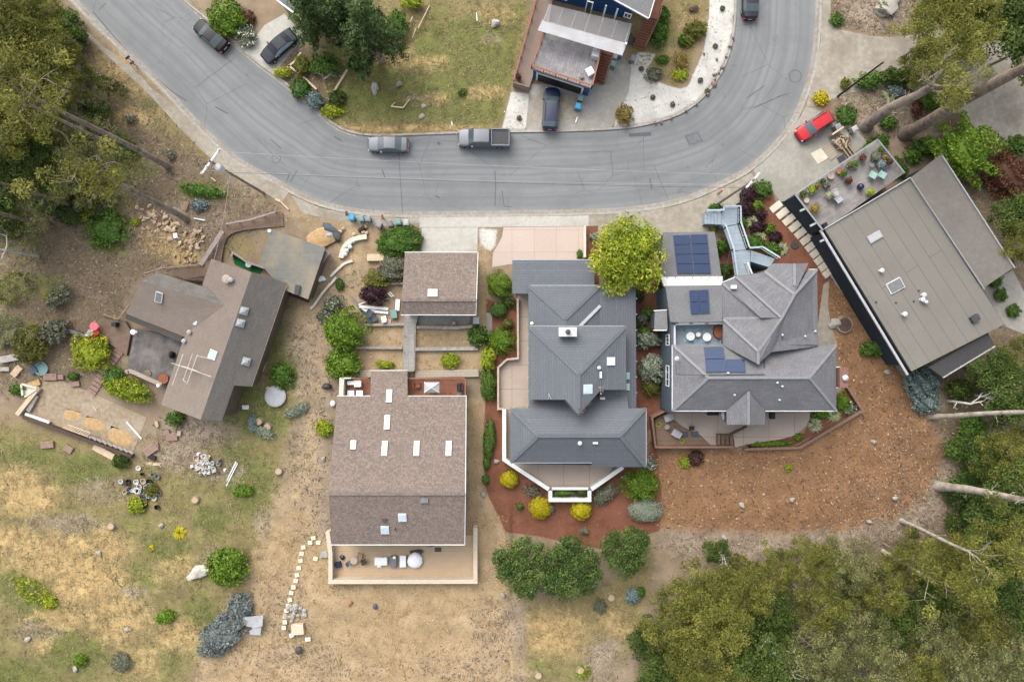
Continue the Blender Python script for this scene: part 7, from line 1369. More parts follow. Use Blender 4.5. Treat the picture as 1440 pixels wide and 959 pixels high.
plank(332, 649, 314, 686, .14, 'white_trim', 'left of two long white boards on the dry grass'); plank(334, 651, 318, 684, .12, 'white_trim', 'right of two long white boards on the dry grass', .12); plank(178, 593, 199, 617, .2, 'white_trim', 'white board crossing the half-built slab', .12); plank(25, 583, 55, 545, .5, 'pale_timber', 'thick pale log leaning over the left end of the slab', .4, .4); plank(40, 578, 52, 556, .5, 'grey_timber', 'grey beam at the left end of the slab', .25, .3); plank(36, 582, 70, 594, .3, 'white_trim', 'white beam along the lower left of the slab', .3, .2)
b = MB(); [b.bar(P(130 + i * .8, 631 - i * 1.6, .12 + .03 * i), P(158 + i * .8, 646 - i * 1.6, .12 + .03 * i), .16, .08) for i in range(5)]; itm('plank_pile', b, 'pale_timber', 'pile of yellow planks below the timber retaining wall', 'planks')
b = MB(); b.bar(P(35, 586, .35), P(187, 641, .35), .35, .8); itm('retaining_wall', b, 'dark_timber', 'dark timber wall along the lower edge of the half-built slab', 'wall')
b = MB(); [b.bar(P(122 + 7.4 * i, 611 + 2.8 * i, .86), P(128 + 7.4 * i, 615.5 + 2.8 * i, .86), .3, .12) for i in range(9)]; itm('wall_brace', b, 'grey_timber', 'row of grey timber braces on top of the dark wall', 'braces')
b = MB(); b.bar(P(88, 601, 1.0), P(124, 614, 1.0), .09, .09).bar(P(96, 597, 1.0), P(126, 608, 1.0), .09, .09); [b.bar(P(90 + 3.6 * i, 601 + 1.3 * i, 1.), P(97 + 3.4 * i, 597 + 1.2 * i, 1.), .08, .08) for i in range(10)]; itm('slatted_panel', b, 'pale_timber', 'slatted timber frame leaning on the dark wall', 'frame')
plank(130, 570, 136, 578, .12, 'pale_timber', 'small yellow stick on the slab'); plank(134, 572, 138, 574, .1, 'pale_timber', 'second small yellow stick on the slab')
for px, py, m, lab, sx, sy, a_ in ((243, 614, 'rock_red', 'larger stack of red pavers right of the slab', 1.3, .9, 5), (235, 608, 'rock_red', 'scattered red pavers above the larger stack', .8, .6, 20), (213, 632, 'rock_red', 'tilted stack of red pavers below the slab end', 1.7, 1.0, 35), (220, 628, 'rock_red', 'red paver leaning on the tilted stack', .8, 1.0, 10), (68, 625, 'rock_red', 'red boulder block below the timber wall', 1.5, .8, 5), (98, 631, 'rock_red', 'pinkish block right of the red boulder block', 1., .8, -30), (87, 530, 'rock_red', 'red rock at the top edge of the slab', .7, .6, 0), (107, 540, 'rock_red', 'red rock beside weeds above the slab', 1.1, .6, 10), (72, 530, 'rock_red', 'wide red flagstone above the slab', 1.6, .8, 0), (15, 504, 'rock_grey', 'long grey rock at the far left edge', 2.2, .8, 10), (8, 519, 'rock_grey', 'lower grey rock at the far left edge', 1.2, .5, 0), (25, 522, 'rock_tan', 'orange-brown crate of stones at the left edge', 1.4, .8, 50), (50, 540, 'sand', 'yellowish stone slab at the slab corner', 1.4, .7, 20), (216, 652, 'pale_timber', 'tan board below the tilted stack', 1.8, .35, -5), (216, 643, 'black', 'black tray beside the tilted stack of pavers', .7, .5, -10), (222, 596, 'rock_tan', 'upright pale stone by the cabin corner', .35, .7, 15), (253, 609, 'clay_pale', 'pale square stone right of the red pavers', .45, .6, -10), (345.5, 572.5, 'white_plastic', 'white sheet of board lying on the grass', .8, .5, 3), (369, 515, 'pale_timber', 'yellowish board leaning at the cabin east wall', .6, 1.1, -15), (48, 520, 'slate_blue_siding', 'dark blue tray at the left of the slab', .9, .9, 30)):
    g = ongrid(px, py); boxy(lab.split()[-1] if False else ('board' if 'board' in lab else 'paving_stack' if 'pavers' in lab or 'paver' in lab else 'stone' if 'ston' in lab or 'rock' in lab or 'block' in lab else 'tray'), px, py, g.z, (sx, sy, .3 if 'board' not in lab and 'sheet' not in lab else .06), m, lab, 'board' if 'board' in lab else 'pavers' if 'paver' in lab else 'tray' if 'tray' in lab else 'stone', a_)
itm('sink_basin', MB().lathe(P(60, 518, 0), [(.75, 0), (.82, .35), (.7, .35), (.65, .2)], 18), 'teal_plastic', 'round grey-green tub left of the slab', 'tub'); b = MB(); b.bar(P(31, 540, .5), P(33, 556, .5), .2, .4).bar(P(31, 540, .5), P(54, 546, .5), .2, .4).bar(P(54, 546, .5), P(36, 558, .5), .2, .4); b.slab([P(32, 541, .4), P(53, 547, .4), P(36, 556, .4)], .3); itm('sand_box', b, 'cream', 'triangular white-edged planter at the left end of the slab', 'planter')
for i in range(52):
    px, py = rn.gauss(290, 9.5), rn.gauss(652, 7); r_ = rn.uniform(.2, .38); g = ongrid(px, py); m = rn.choice(['clay_pale', 'white_trim', 'white_metal', 'mid_grey', 'pale_block'])
    b = MB().lathe((0, 0, 0), [(r_ * .7, 0), (r_, .35), (r_ * .8, .35), (r_ * .55, .08)], 10); o = b.build('plant_pot', m); o.location = (g.x, g.y, g.z + rn.uniform(0, .15)); o.rotation_euler = (rn.choice([0, 0, 1.3, -1.2, .3]), rn.choice([0, 0, 1.2]), 0); o.location.z += .1; tag(o, 'empty pale flower pot in the heap left of the white boards', 'pot', 'heap of pale pots')
for i in range(46):
    px, py = rn.gauss(203, 11), rn.gauss(686, 11); r_ = rn.uniform(.2, .38); g = ongrid(px, py); m = rn.choice(['mid_grey', 'dark_grey', 'black', 'white_trim', 'clay_pale', 'white_metal', 'mid_grey'])
    b = MB().lathe((0, 0, 0), [(r_ * .7, 0), (r_, .35), (r_ * .8, .35), (r_ * .55, .08)], 10); o = b.build('plant_pot', m); o.location = g; tag(o, 'dark or grey flower pot in the lower heap around green plants', 'pot', 'lower heap of dark pots')
# yard clutter above the purple shrub
for x0, y0, x1, y1, w, m, lab in ((505, 431, 546, 434.5, .34, 'white_trim', 'upper white board in the stack below the purple shrub'), (508, 436, 546, 440, .3, 'white_trim', 'lower white board in the stack below the purple shrub'), (503, 429, 523, 421, .14, 'white_trim', 'short white pole crossing the purple shrub'), (533, 424, 546, 420, .12, 'white_trim', 'thin white board right of the purple shrub'), (494, 417, 505, 432, .18, 'mid_grey', 'dark gutter pipe leading down to the white boards'), (505, 434, 527, 449, .2, 'dark_grey', 'black pipe below the stack of white boards'), (559.5, 421, 558.5, 437, .5, 'white_plastic', 'white panel leaning on the small garage wall')): plank(x0, y0, x1, y1, w, m, lab, .2)
b = MB(); b.bar(P(545, 412, .5), P(551, 418, .5), .07, .07).bar(P(548, 410, .5), P(554, 417, .5), .07, .07); [b.bar(P(546 + 2 * i, 413 + 2 * i, .5), P(549 + 2 * i, 411.5 + 2 * i, .5), .06, .06) for i in range(3)]; itm('ladder', b, 'white_metal', 'short white ladder beside the small garage', 'ladder')
chair(521, 440, 0, 60, 'slate_blue_siding', 'upper dark blue garden chair below the white boards', w=.7); chair(527, 448, 0, 30, 'slate_blue_siding', 'lower dark blue garden chair below the white boards', w=.7); boxy('crate', 555, 442, 0, (.75, 1.0, .6), 'teal_plastic', 'dark teal crate at the small garage wall', 'crate', 5); chair(541, 448, 0, 100, 'white_plastic', 'white plastic chair right of the dark blue chairs'); boxy('cushion', 547, 452, 0, (.6, .5, .2), 'clay_pale', 'tan cushion beside the white plastic chair', 'cushion')
boxy('utility_box', 670, 451, 0, (.75, .85, .8), 'light_grey', 'pale grey utility box at the small garage corner', 'box'); itm('garden_statue', MB().lathe(P(639, 454, .02), [(.3, 0), (.3, .1), (.15, .3), (.22, .7), (.12, .95)], 12), 'clay_pale', 'pale pedestal on the small garage porch', 'pedestal')
b = MB(); cv_ = smooth_line([(480, 363), (483, 350), (490, 341), (500, 335.5), (516, 333)], 2); [b.bar(P(*p_, .2), P(*q_, .2), .55, .45) for p_, q_ in zip(cv_[:-1], cv_[1:])]; itm('curved_wall', b, 'cream', 'curved low wall of white stones on the dug-up dirt', 'wall')
for pts, lab in (([(496, 367), (485, 370), (476, 378), (465, 389)], 'curved cream edging on the dug dirt right of the shed'), ([(473, 391), (455, 410), (442, 430), (437, 434)], 'long cream edging curving down below the shed')): b = MB(); c_ = smooth_line(pts, 2); [b.bar(P(*p_, .12), P(*q_, .12), .28, .3) for p_, q_ in zip(c_[:-1], c_[1:])]; itm('edging', b, 'cream', lab, 'edging')
for i, (px, py) in enumerate(((487, 347), (492, 343), (488, 353), (486, 358), (497, 340), (493, 348))): lump('stone', px, py, .1, .6, .5, .5, 'white_trim', 'white stone laid inside the curved low wall', 'stone', 0, i, .15)['group'] = 'white stones in the curved wall'
lump('dirt_heap', 452, 335, 0, 3.4, 2.6, .7, 'sand', 'heap of orange-tan dirt beside the shed', 'dirt heap', 0, 11, .3); lump('tarpaulin', 465, 322, .2, 2.0, .9, .5, 'slate_blue_siding', 'crumpled blue-grey tarpaulin on the dirt heap', 'tarpaulin', -35, 12, .3); lump('tarpaulin', 474, 332, .1, .9, 1.3, .6, 'dark_grey', 'dark plastic sheet at the right of the dirt heap', 'tarpaulin', 20, 13, .3); lump('sack', 463, 331, .3, .8, .5, .4, 'car_cover_silver', 'pale blue sack on the dirt heap', 'sack', 0, 14, .2); lump('sack', 452, 392, 0, 1.0, .8, .5, 'white_plastic', 'white crumpled sack right of the flat-roofed shed', 'sack', -30, 15, .3)
for i, (px, py) in enumerate(((483, 322), (479, 326), (498, 330), (511, 327), (516, 328), (514, 319), (440, 345), (448, 341))): lump('stone', px, py, .05, .5, .45, .35, 'rock_tan', 'loose tan stone on the dug-up dirt near the bins', 'stone', 0, i + 20, .2)['group'] = 'loose tan stones near the bins'
# lot above the road
b = MB(); b.bar(P(550, 150, .3), P(567, 152, .3), .16, .16).bar(P(567, 152, .3), P(576, 140, .3), .12, .12).bar(P(550, 150, .3), P(556, 144, .3), .08, .08); itm('broken_frame', b, 'pale_timber', 'broken pale wooden frame lying in the grass lot', 'frame'); lump('rock', 528, 125, 0, .9, 1.3, .5, 'rock_grey', 'large pale grey rock in the greener part of the lot', 'rock', 20, 31, .3); lump('rock', 697, 34, 0, 1.2, .9, .5, 'rock_grey', 'whitish rock with dark soil in the upper lot', 'rock', 0, 32, .35); lump('rock', 593, 165, 0, .8, .6, .4, 'rock_grey', 'grey rock near the kerb side of the lot', 'rock', 0, 33, .3); lump('rock', 561, 120, 0, .8, .7, .4, 'bark_grey', 'dark mound in the middle of the lot', 'mound', 0, 34, .3); lump('rock', 596, 150, 0, .6, .5, .3, 'rock_grey', 'small stone above the grey rock near the kerb', 'rock', 0, 35, .3)
for x0, y0, x1, y1, w, lab in ((604, 8, 588, 40, .1, 'long thin pale pole lying in the grass lot'), (580, 24, 577, 31, .1, 'short pale stick left of the long pole'), (585, 40, 580, 53, .08, 'thin pale stick below the long pole'), (670, 18, 671, 30, .12, 'white stake in the upper lot'), (302, 248, 293, 260, .0, ''), (265, 284, 260, 297, .25, 'reddish wood scrap above the rock heap'), (273, 307, 288, 310, .14, 'white pole at the end of the long trunk'), (635, 171, 636, 177, .12, 'small white stake near the pickup'), (297, 250, 303, 255, .12, 'pale board on the litter left of the tall pole'), (83, 757, 94, 752, .1, 'grey stick in the lower left field'), (152, 824, 168, 846, .14, 'grey fence post lying in the straw'), (387, 280, 394, 283, .3, 'pale branch at the pavement edge below the tall pole'), (394, 283, 406, 295, .16, 'curved pale branch on the pavement edge')):
    if w: plank(x0, y0, x1, y1, w, 'pale_timber' if 'pale' in lab else 'white_trim' if 'white' in lab else 'red_rail' if 'red' in lab else 'grey_timber', lab, .1, .08)
for pts, lab in (([(404, 95), (415, 86), (423, 74)], 'timber edging right of the covered car'), ([(405, 92), (425, 107), (445, 126)], 'timber edging across the dark planting below the covered car'), ([(462, 141), (470, 128), (488, 98)], 'low timber edging between planting and grass lot')): wallrun('garden_edging', pts, .22, 0, .35, 'pale_timber', None, lab, 'edging')
# log stack, ramp boards by the red car
b = MB(); b.box(P(1181, 195, .35), (.2, 2.6, .7), R(-57)); LG = thing('log_stack', 'long stack of cut firewood logs behind the red car', 'firewood', P(1184, 200, 0))
for i in range(36):
    u_, v_ = rn.uniform(-1, 1), rn.uniform(-1, 1); c_ = P(1184 + u_ * 9 + v_ * 4, 200 - u_ * 6.5 + v_ * 7, .15 + .12 * (i % 5)); a_ = rn.uniform(0, 3); d_ = Vector((math.cos(a_), math.sin(a_), .2)) * .25; MB().tube([c_ - d_, c_ + d_], rn.uniform(.09, .16), 7).build('log', rn.choice(['log_end', 'pale_timber', 'bark_brown']), LG)
MB().bar(P(1168, 191, .7), P(1184, 180, .7), .2, .9).build('side_board', 'pale_timber', LG)
itm('plywood_sheet', MB().slab([P(1140, 216, .06), P(1155, 208, .06), P(1166, 222, .08), P(1150, 231, .06)], .04), 'cream', 'pale plywood sheet lying below the red car', 'board'); itm('wooden_platform', MB().slab([P(1155, 208, .1), P(1167, 201, .1), P(1182, 216, .1), P(1168, 226, .1)], .12), 'pale_boards', 'weathered wooden platform right of the plywood sheet', 'platform', ang=R(30)); itm('doormat', MB().slab([P(1177, 222, .09), P(1186, 217, .09), P(1190, 224, .09), P(1181, 230, .09)], .05), 'dark_grey', 'dark mat against the roof deck wall', 'mat')
b = MB(); [b.bar(P(1183 + 4 * i, 207 - 2.4 * i, .3), P(1195 + 4 * i, 223 - 2.4 * i, .3), .18, .2) for i in range(3)]; itm('timber_rails', b, 'timber', 'three short parallel timbers beside the log stack', 'timbers')
itm('bicycle_cover', MB().blob(P(885, 55, .5), (.6, .45, .6), 77, .3), 'dark_grey', 'dark covered heap beside the blue house corner', 'heap')
lump('stone', 1247, 8, 0, 3.2, 2.2, .9, 'rock_grey', 'large grey root-like boulder above the upper-right drive', 'boulder', 30, 44, .35); itm('kayak_paddle', MB().tube([P(809.5, 173, .1), P(812, 165, .1)], .08, 6), 'white_plastic', 'white pole on the drive below the bright blue bin', 'pole'); boxy('armchair', 829, 103, 3.2, (.85, .9, .6), 'white_plastic', 'white armchair at the corner of the deck above the garage', 'chair', 30); lump('flower_pot', 818, 110, 3.2, .5, .4, .3, 'bark_grey', 'small dark planter beside the white armchair', 'planter', 0, 3, .2); pot(729, 111, .6, .3, 'terracotta', 'rust', 'terracotta pot at the lower end of the brown boardwalk'); lump('dark_mound', 975, 14, 0, 1.1, .7, .5, 'dark_timber', 'dark stump-like mound in the dry bed by the gravel', 'mound', 0, 55, .3)
for px, py, lab in ((708, 782, ''), (1113, 702, 'small white rock on the wood chips, upper'), (1228, 621, 'pale stone on the wood chips right of the plant bed'), (1258, 700, 'pale stone at the edge of the wood chips'), (1222, 733, 'pale stone at the lower edge of the wood chips'), (1043, 710, 'pale grey rock in the middle of the wood chips'), (1018, 756, 'whitish stone below the wood chips'), (862, 690, 'grey stone near the sprawling grey-green shrub'), (877, 672, 'grey stone left of the round bright green bush'), (698, 648, 'grey stone on the red bark by the long hedge'), (679, 694, 'grey stone on the dirt beside the red bark'), (707, 836, 'grey stone at the edge of the round trees'), (455, 645, 'pale stone at the house wall left of the brown house'), (1247, 523, 'grey stone on the chips near the tan-roofed house'), (40, 898, 'flat grey rock in the lower left field'), (107, 940, 'pale round rock near the bottom left'), (180, 884, 'smooth pale rock in the straw'), (140, 777, 'grey rock in the straw of the lower left field'), (228, 738, 'pale stone near the yellow flowering plant'), (147, 287, 'pinkish rock in the forest litter')):
    if lab: lump('rock', px, py, ongrid(px, py).z, .7, .5, .35, 'rock_grey', lab, 'rock', px, px, .25)
# ------------------------------------------------------------------ trees
def proto(name, H, R_, *a_, **k):
    t = tree_mesh(name, H, R_, *a_, **k); t['H'] = H; t['R'] = R_; return t
TR = proto('round_tree', 5.5, 3.2, 'round', 21, 130, 120, .22, .2, 'bark_brown', aspect=.5, zfrac=.4, clump=.25, spread=.7)
for px, py, r, zc, lab in ((736, 795, 3.25, 3.6, 'dense round green tree, left of the touching pair below the red bark'), (806, 800, 3.45, 3.7, 'dense round green tree, right of the touching pair below the red bark'), (878, 773, 2.8, 3.3, 'smallest dense round tree, standing apart beside the red bark')): plant_tree(TR, px, py, zc, r, lab)
TY = proto('street_tree', 7, 3.6, 'ygreen', 22, 90, 150, .34, .16, 'bark_brown', aspect=.35, zfrac=.45, clump=.3, spread=.9)
plant_tree(TY, 884, 362, 4.8, 4.15, 'airy yellow-green tree overhanging the slate roof and solar garage')
ES = proto('eucalyptus_tree', 15, 5, 'eucg', 27, 46, 60, .34, .12, 'bark_pale', aspect=.3, zfrac=.55, clump=.2, spread=.9)
EA = proto('eucalyptus_tree', 15, 5, 'euc', 23, 90, 160, .31, .16, 'bark_grey', aspect=.32, zfrac=.6, clump=.2, spread=.9)
EB = proto('eucalyptus_tree', 15, 5, 'eucg', 24, 80, 160, .31, .15, 'bark_pale', aspect=.28, zfrac=.6, clump=.2, spread=.9)
EC = proto('eucalyptus_tree', 15, 5, 'olive', 25, 90, 160, .30, .16, 'bark_grey', aspect=.35, zfrac=.55, clump=.2, spread=.9)
ED = proto('forest_tree', 12, 4.5, 'dark', 26, 90, 140, .32, .18, 'bark_brown', aspect=.5, zfrac=.5, clump=.25, spread=.8)
PR = [EA, EB, EC, ED, ES]
forest = {'olive and green tree in the dense stand at the upper left': ('trees in the upper-left stand', [(15, 12, 2, 3.6, 15), (55, 25, 0, 2.8, 14), (10, 65, 0, 3.8, 17), (52, 75, 2, 3.2, 15), (15, 120, 2, 3.8, 17), (66, 118, 0, 2.6, 14), (35, 160, 2, 3.0, 15), (0, 185, 0, 3.2, 16), (40, 205, 3, 2.2, 12), (5, 235, 3, 2.8, 10), (-14, 285, 3, 3.2, 10), (-30, 140, 0, 5, 18), (-30, 40, 2, 5, 18), (82, 172, 1, 1.8, 11), (95, 85, 2, 1.9, 10), (88, 150, 4, 2.6, 8), (120, 190, 4, 2.8, 7), (150, 235, 4, 2.4, 6), (85, 225, 4, 3.0, 8), (120, 265, 4, 2.4, 6), (60, 265, 4, 2.8, 8), (30, 310, 4, 2.6, 8), (180, 250, 4, 1.8, 5), (15, 400, 4, 2.4, 6), (125, 130, 4, 2.0, 6), (10, 460, 4, 2.2, 6)]),
 'grey-green and olive tree in the stand at the upper right': ('trees in the upper-right stand', [(1325, 40, 2, 3.6, 13), (1375, 25, 0, 4, 15), (1425, 20, 3, 4, 14), (1335, 90, 1, 3.0, 12), (1300, 92, 2, 2.0, 10), (1345, 5, 0, 3.4, 13), (1465, 50, 3, 4, 14)]),
 'green or olive tree in the dark strip along the right edge': ('trees along the right edge', [(1435, 300, 3, 2.4, 8), (1440, 340, 2, 2.6, 9), (1438, 505, 2, 2.4, 8), (1400, 520, 3, 2.2, 8), (1440, 560, 3, 3.2, 9), (1420, 640, 2, 3.0, 9), (1390, 640, 3, 2.3, 7), (1445, 690, 3, 3.4, 10), (1400, 740, 3, 3.2, 9), (1435, 770, 2, 3.4, 11)]),
 'yellow-green or greyish tree in the thick wood at the lower right': ('trees in the lower-right wood', [(915, 905, 3, 2.2, 6), (985, 830, 0, 3.3, 12), (950, 880, 2, 3.2, 12), (1010, 880, 0, 3.6, 14), (1050, 835, 0, 3.0, 13), (985, 935, 0, 3.6, 13), (1050, 925, 3, 3.6, 12), (1090, 870, 3, 2.8, 9), (1095, 800, 2, 2.2, 10), (1150, 795, 0, 2.6, 12), (1200, 800, 1, 3.0, 13), (1160, 860, 2, 2.8, 13), (1245, 835, 2, 2.6, 13), (1290, 790, 2, 2.8, 11), (1350, 795, 0, 3.0, 12), (1395, 815, 3, 3.2, 10), (1315, 840, 3, 2.6, 10), (1210, 900, 1, 3.2, 14), (1270, 880, 3, 2.8, 11), (1155, 925, 1, 3.4, 15), (1100, 945, 3, 3.0, 12), (1235, 945, 1, 3.6, 15), (1320, 905, 1, 3.2, 13), (1390, 890, 2, 3.4, 13), (1300, 950, 0, 3.2, 14), (1370, 950, 1, 3.6, 15), (1435, 930, 1, 3.6, 15), (1435, 860, 3, 3.2, 12), (935, 955, 3, 2.6, 7), (1010, 775, 3, 1.4, 5), (1025, 970, 0, 3.4, 13), (1180, 985, 1, 3.4, 14)])}
for lab, (g, L_) in forest.items():
    for px, py, k_, r, zc in L_: plant_tree(PR[k_], px, py, zc * .5 + 1, r * 1.12, lab, g)
# big trunks rising past the camera's frame
def big_trunk(px, py, h, r, lab, m='bark_grey', lean=(0, 0), kind='euc', crown=True, seed=1, rr_=3.4):
    b0 = P(px, py, 0); t = thing('tall_tree', lab, 'tree', b0); rng = np.random.default_rng(seed); b = MB(); pts = []; rs = []
    for k in range(11):
        f = k / 10; pts.append(b0 + Vector((lean[0] * f + .2 * r * math.sin(6 * f + seed), lean[1] * f + .2 * r * math.cos(7 * f + seed), h * f - .3))); rs.append(r * (1.3 if k == 0 else rng.uniform(.9, 1.1)) * (1 - .5 * f))
    b.tube(pts, rs, 12); tips = []
    for k in (3, 5, 7): a_ = rng.uniform(0, 6.28); limbs(b, pts[k], Vector((math.cos(a_), math.sin(a_), .25)).normalized(), rng.uniform(.5, 1.1), r * .11, 1, rng, [])
    for k in range(5):
        a_ = rng.uniform(0, 6.28); limbs(b, pts[-1 - k % 2], Vector((math.cos(a_), math.sin(a_), .5)).normalized(), 2.4, r * .2, 1, rng, tips)
    b.build('trunk', m, t, smooth=60)
    if crown:
        tp = np.array([tuple(x) for x in tips]); P0 = []; N0 = []; T0 = []
        for k in range(22):
            c = tp[rng.integers(len(tp))] + rng.normal(size=3) * rr_ * .3; p, nr, lum = shell(150, (.85, .85, .5), rng, .25, -.6, .6); P0.append(p + c); nn = nr + np.array([0, 0, .6]) + rng.normal(size=p.shape) * .9; N0.append(nn / np.linalg.norm(nn, axis=1)[:, None]); T0.append(np.clip(.5 + rng.normal() * .17 + rng.normal(size=len(p)) * .17, 0, 1))
        p = np.concatenate(P0); nn = np.concatenate(N0); L = .30 * rng.uniform(.5, 1.6, len(p)); v, f = quads(p, nn, L, L * .32, rng); o_ = wloc(t); v = v - np.array(tuple(o_))
        me = fast_mesh('crown', v, f, ['f_' + kind], np.repeat(np.concatenate(T0), 4)); o = bpy.data.objects.new('crown', me); COL.objects.link(o); o.parent = t
big_trunk(1270, 188, 27, .72, 'thickest rough grey-brown trunk slanting to the upper right corner', 'bark_brown', seed=2)
big_trunk(1217, 176, 13, .72, 'thick pale grey trunk left of the thickest one', 'bark_grey', seed=3, rr_=2.6)
big_trunk(236, 233, 23, .33, 'longest pale trunk beside the upper-left verge', seed=4, m='bark_grey', kind='olive')
big_trunk(263, 309, 20, .34, 'long trunk ending above the tan rock heap', seed=5, lean=(0, 1.5), m='bark_grey', kind='olive'); big_trunk(178, 214, 20, .2, 'thinner trunk below the longest pale trunk', seed=6, m='bark_grey', kind='olive', rr_=2.2)
big_trunk(72, 318, 15, .28, 'dark trunk rising in the litter at the far left', seed=7, m='bark_brown'); big_trunk(100, 288, 14, .2, 'thin dark trunk right of another in the left litter', seed=8, m='bark_brown')
big_trunk(1308, 586, 18, .30, 'long thin grey trunk reaching to the right edge below the tan roof', lean=(3.0, 2.6), seed=9, m='bark_pale'); big_trunk(1321, 683, 15, .52, 'thick bleached trunk reaching to the right edge', lean=(1, 1.5), seed=10, m='bark_pale'); big_trunk(1270, 733, 12, .26, 'pale trunk at the upper edge of the lower-right wood', seed=11, m='bark_pale', rr_=2.2); big_trunk(1243, 776, 9, .26, 'short pale trunk below another at the edge of the lower-right wood', seed=12, m='bark_pale', rr_=2.)
# conifer on the lot
def conifer(px, py, h, r, lab, seed):
    b0 = P(px, py, 0); t = thing('conifer', lab, 'tree', b0); rng = np.random.default_rng(seed); MB().tube([b0 - Vector((0, 0, .3)), b0 + Vector((.1, 0, h * .5)), b0 + Vector((0, .1, h))], [.42, .26, .05], 10).build('trunk', 'bark_grey', t, smooth=60)
    P0 = []; N0 = []; T0 = []; b = MB()
    for k in range(95):
        f = rng.uniform(.28, 1) ; z = h * f; L = r * (1.08 - f) ** .6 * rng.uniform(.75, 1.1); a_ = rng.uniform(0, 6.28); d = np.array([math.cos(a_), math.sin(a_), 0]); tn = .45 + rng.normal() * .15
        if L > .8: b.tube([b0 + Vector((0, 0, z)), b0 + Vector(tuple(d * L * .9)) + Vector((0, 0, z - .12 * L))], [.05, .015], 4)
        n = int(36 * L); u = rng.uniform(.15, 1, n); s_ = rng.normal(size=(n, 3)) * np.array([.26, .26, .12]) * (.4 + .6 * (1 - u))[:, None] * 1.5; P0.append(d * (L * u)[:, None] + np.array([0, 0, z]) - np.array([0, 0, .2]) * (L * u ** 2)[:, None] + s_); nn = np.array([0, 0, .8]) + rng.normal(size=(n, 3)) * .6; N0.append(nn / np.linalg.norm(nn, axis=1)[:, None]); T0.append(np.clip(tn + rng.normal(size=n) * .15, 0, 1))
    b.build('branches', 'bark_grey', t)
    p = np.concatenate(P0); nn = np.concatenate(N0); L = .42 * rng.uniform(.6, 1.4, len(p)); v, f = quads(p, nn, L, L * .32, rng); me = fast_mesh('needles', v, f, ['f_conifer'], np.repeat(np.concatenate(T0), 4)); o = bpy.data.objects.new('needles', me); COL.objects.link(o); o.parent = t
conifer(537, 86, 13.5, 4.2, 'dark conifer with its bare trunk showing on the grass lot', 31); conifer(462, 55, 11, 3.8, 'dark conifer overhanging the covered car', 32); conifer(500, 50, 9.5, 3.2, 'dark conifer between two larger ones', 33)
def bare(px, py, zb, L, lab, seed, m='dead_wood', d=(0, 0, 1), r=.12, name='dead_tree'):
    rng = np.random.default_rng(seed); b = MB(); g = P(px, py, zb); b.tube([(g.x, g.y, -.2), g], [r * 1.6, r], 8); tips = []
    for k in range(3): limbs(b, g, (Vector(d) + Vector(rng.normal(size=3)) * .6).normalized(), L, r * .8, 3, rng, tips, .1, .8, 2)
    o = b.build(name, m, None, loc=(g.x, g.y, 0)); tag(o, lab, 'dead tree')
bare(8, 352, 5, 1.6, 'bare pale branching tree at the left edge', 41, d=(.3, 0, .4)); bare(1022, 795, 4, 1.1, 'bare white branches among green leaves at the top of the lower-right wood', 42, d=(0, .3, .4), r=.07); bare(455, 112, 1.0, .9, 'grey leafless shrub in the dark bed below the covered car', 43, 'bark_pale', r=.07, name='dead_shrub'); bare(1365, 568, 4, 1.3, 'bare pale branches above the long thin trunk at the right', 44, d=(.2, .4, .5)); bare(1420, 935, 5, 1.3, 'bare pale twigs in the lower right corner', 45, r=.08); bare(1075, 905, 6.5, 1.0, 'bare white forked branch in the middle of the lower-right wood', 46, r=.1); bare(1330, 830, 6, 1.0, 'thin grey bare branches right of centre in the lower-right wood', 47, r=.08)
bare(1405, 560, 4, 1.2, 'bare tan branches near the right edge below the tan roof', 48, d=(.1, .3, .5)); bare(1110, 945, 7, 1.1, 'bare grey forked limbs at the bottom of the lower-right wood', 49, r=.08)
shrub(1400, 535, 26, 16, 2.4, 'rust', 'rusty brown foliage behind the bare branches at the right edge', size=.26, dens=.5, core=False); shrub(1350, 548, 18, 14, 2.0, 'dark', 'dark green shrub right of the blue-green shrubs', size=.26)
rn = random.Random(9)
for i in range(80):
    if i >= 72: px, py = rn.uniform(-5, 105), rn.uniform(285, 490)
    elif i >= 54: px, py = rn.uniform(-5, 190), rn.uniform(110, 300)
    elif i < 18: px, py = rn.uniform(-10, 130), rn.uniform(0, 330)
    elif i < 30: px, py = rn.uniform(1345, 1440), rn.uniform(590, 770)
    else: px, py = rn.uniform(930, 1440), rn.uniform(780, 960)
    if (i < 18 and px > 70 + py * .25) or (54 <= i < 72 and px > 40 + py * .6): continue
    if 30 <= i < 54 and py < 790 + max(0, 1000 - px) * .8: continue
    shrub(px, py, rn.uniform(14, 26), rn.uniform(12, 22), rn.uniform(.8, 2.2), rn.choice(['dark', 'mid', 'olive', 'green'] if i < 54 else ['olive', 'grey', 'mid']), 'low green undergrowth bush beneath the wood', rn.uniform(0, 180), size=.26, dens=.55, group='undergrowth bushes beneath the woods', core=False)
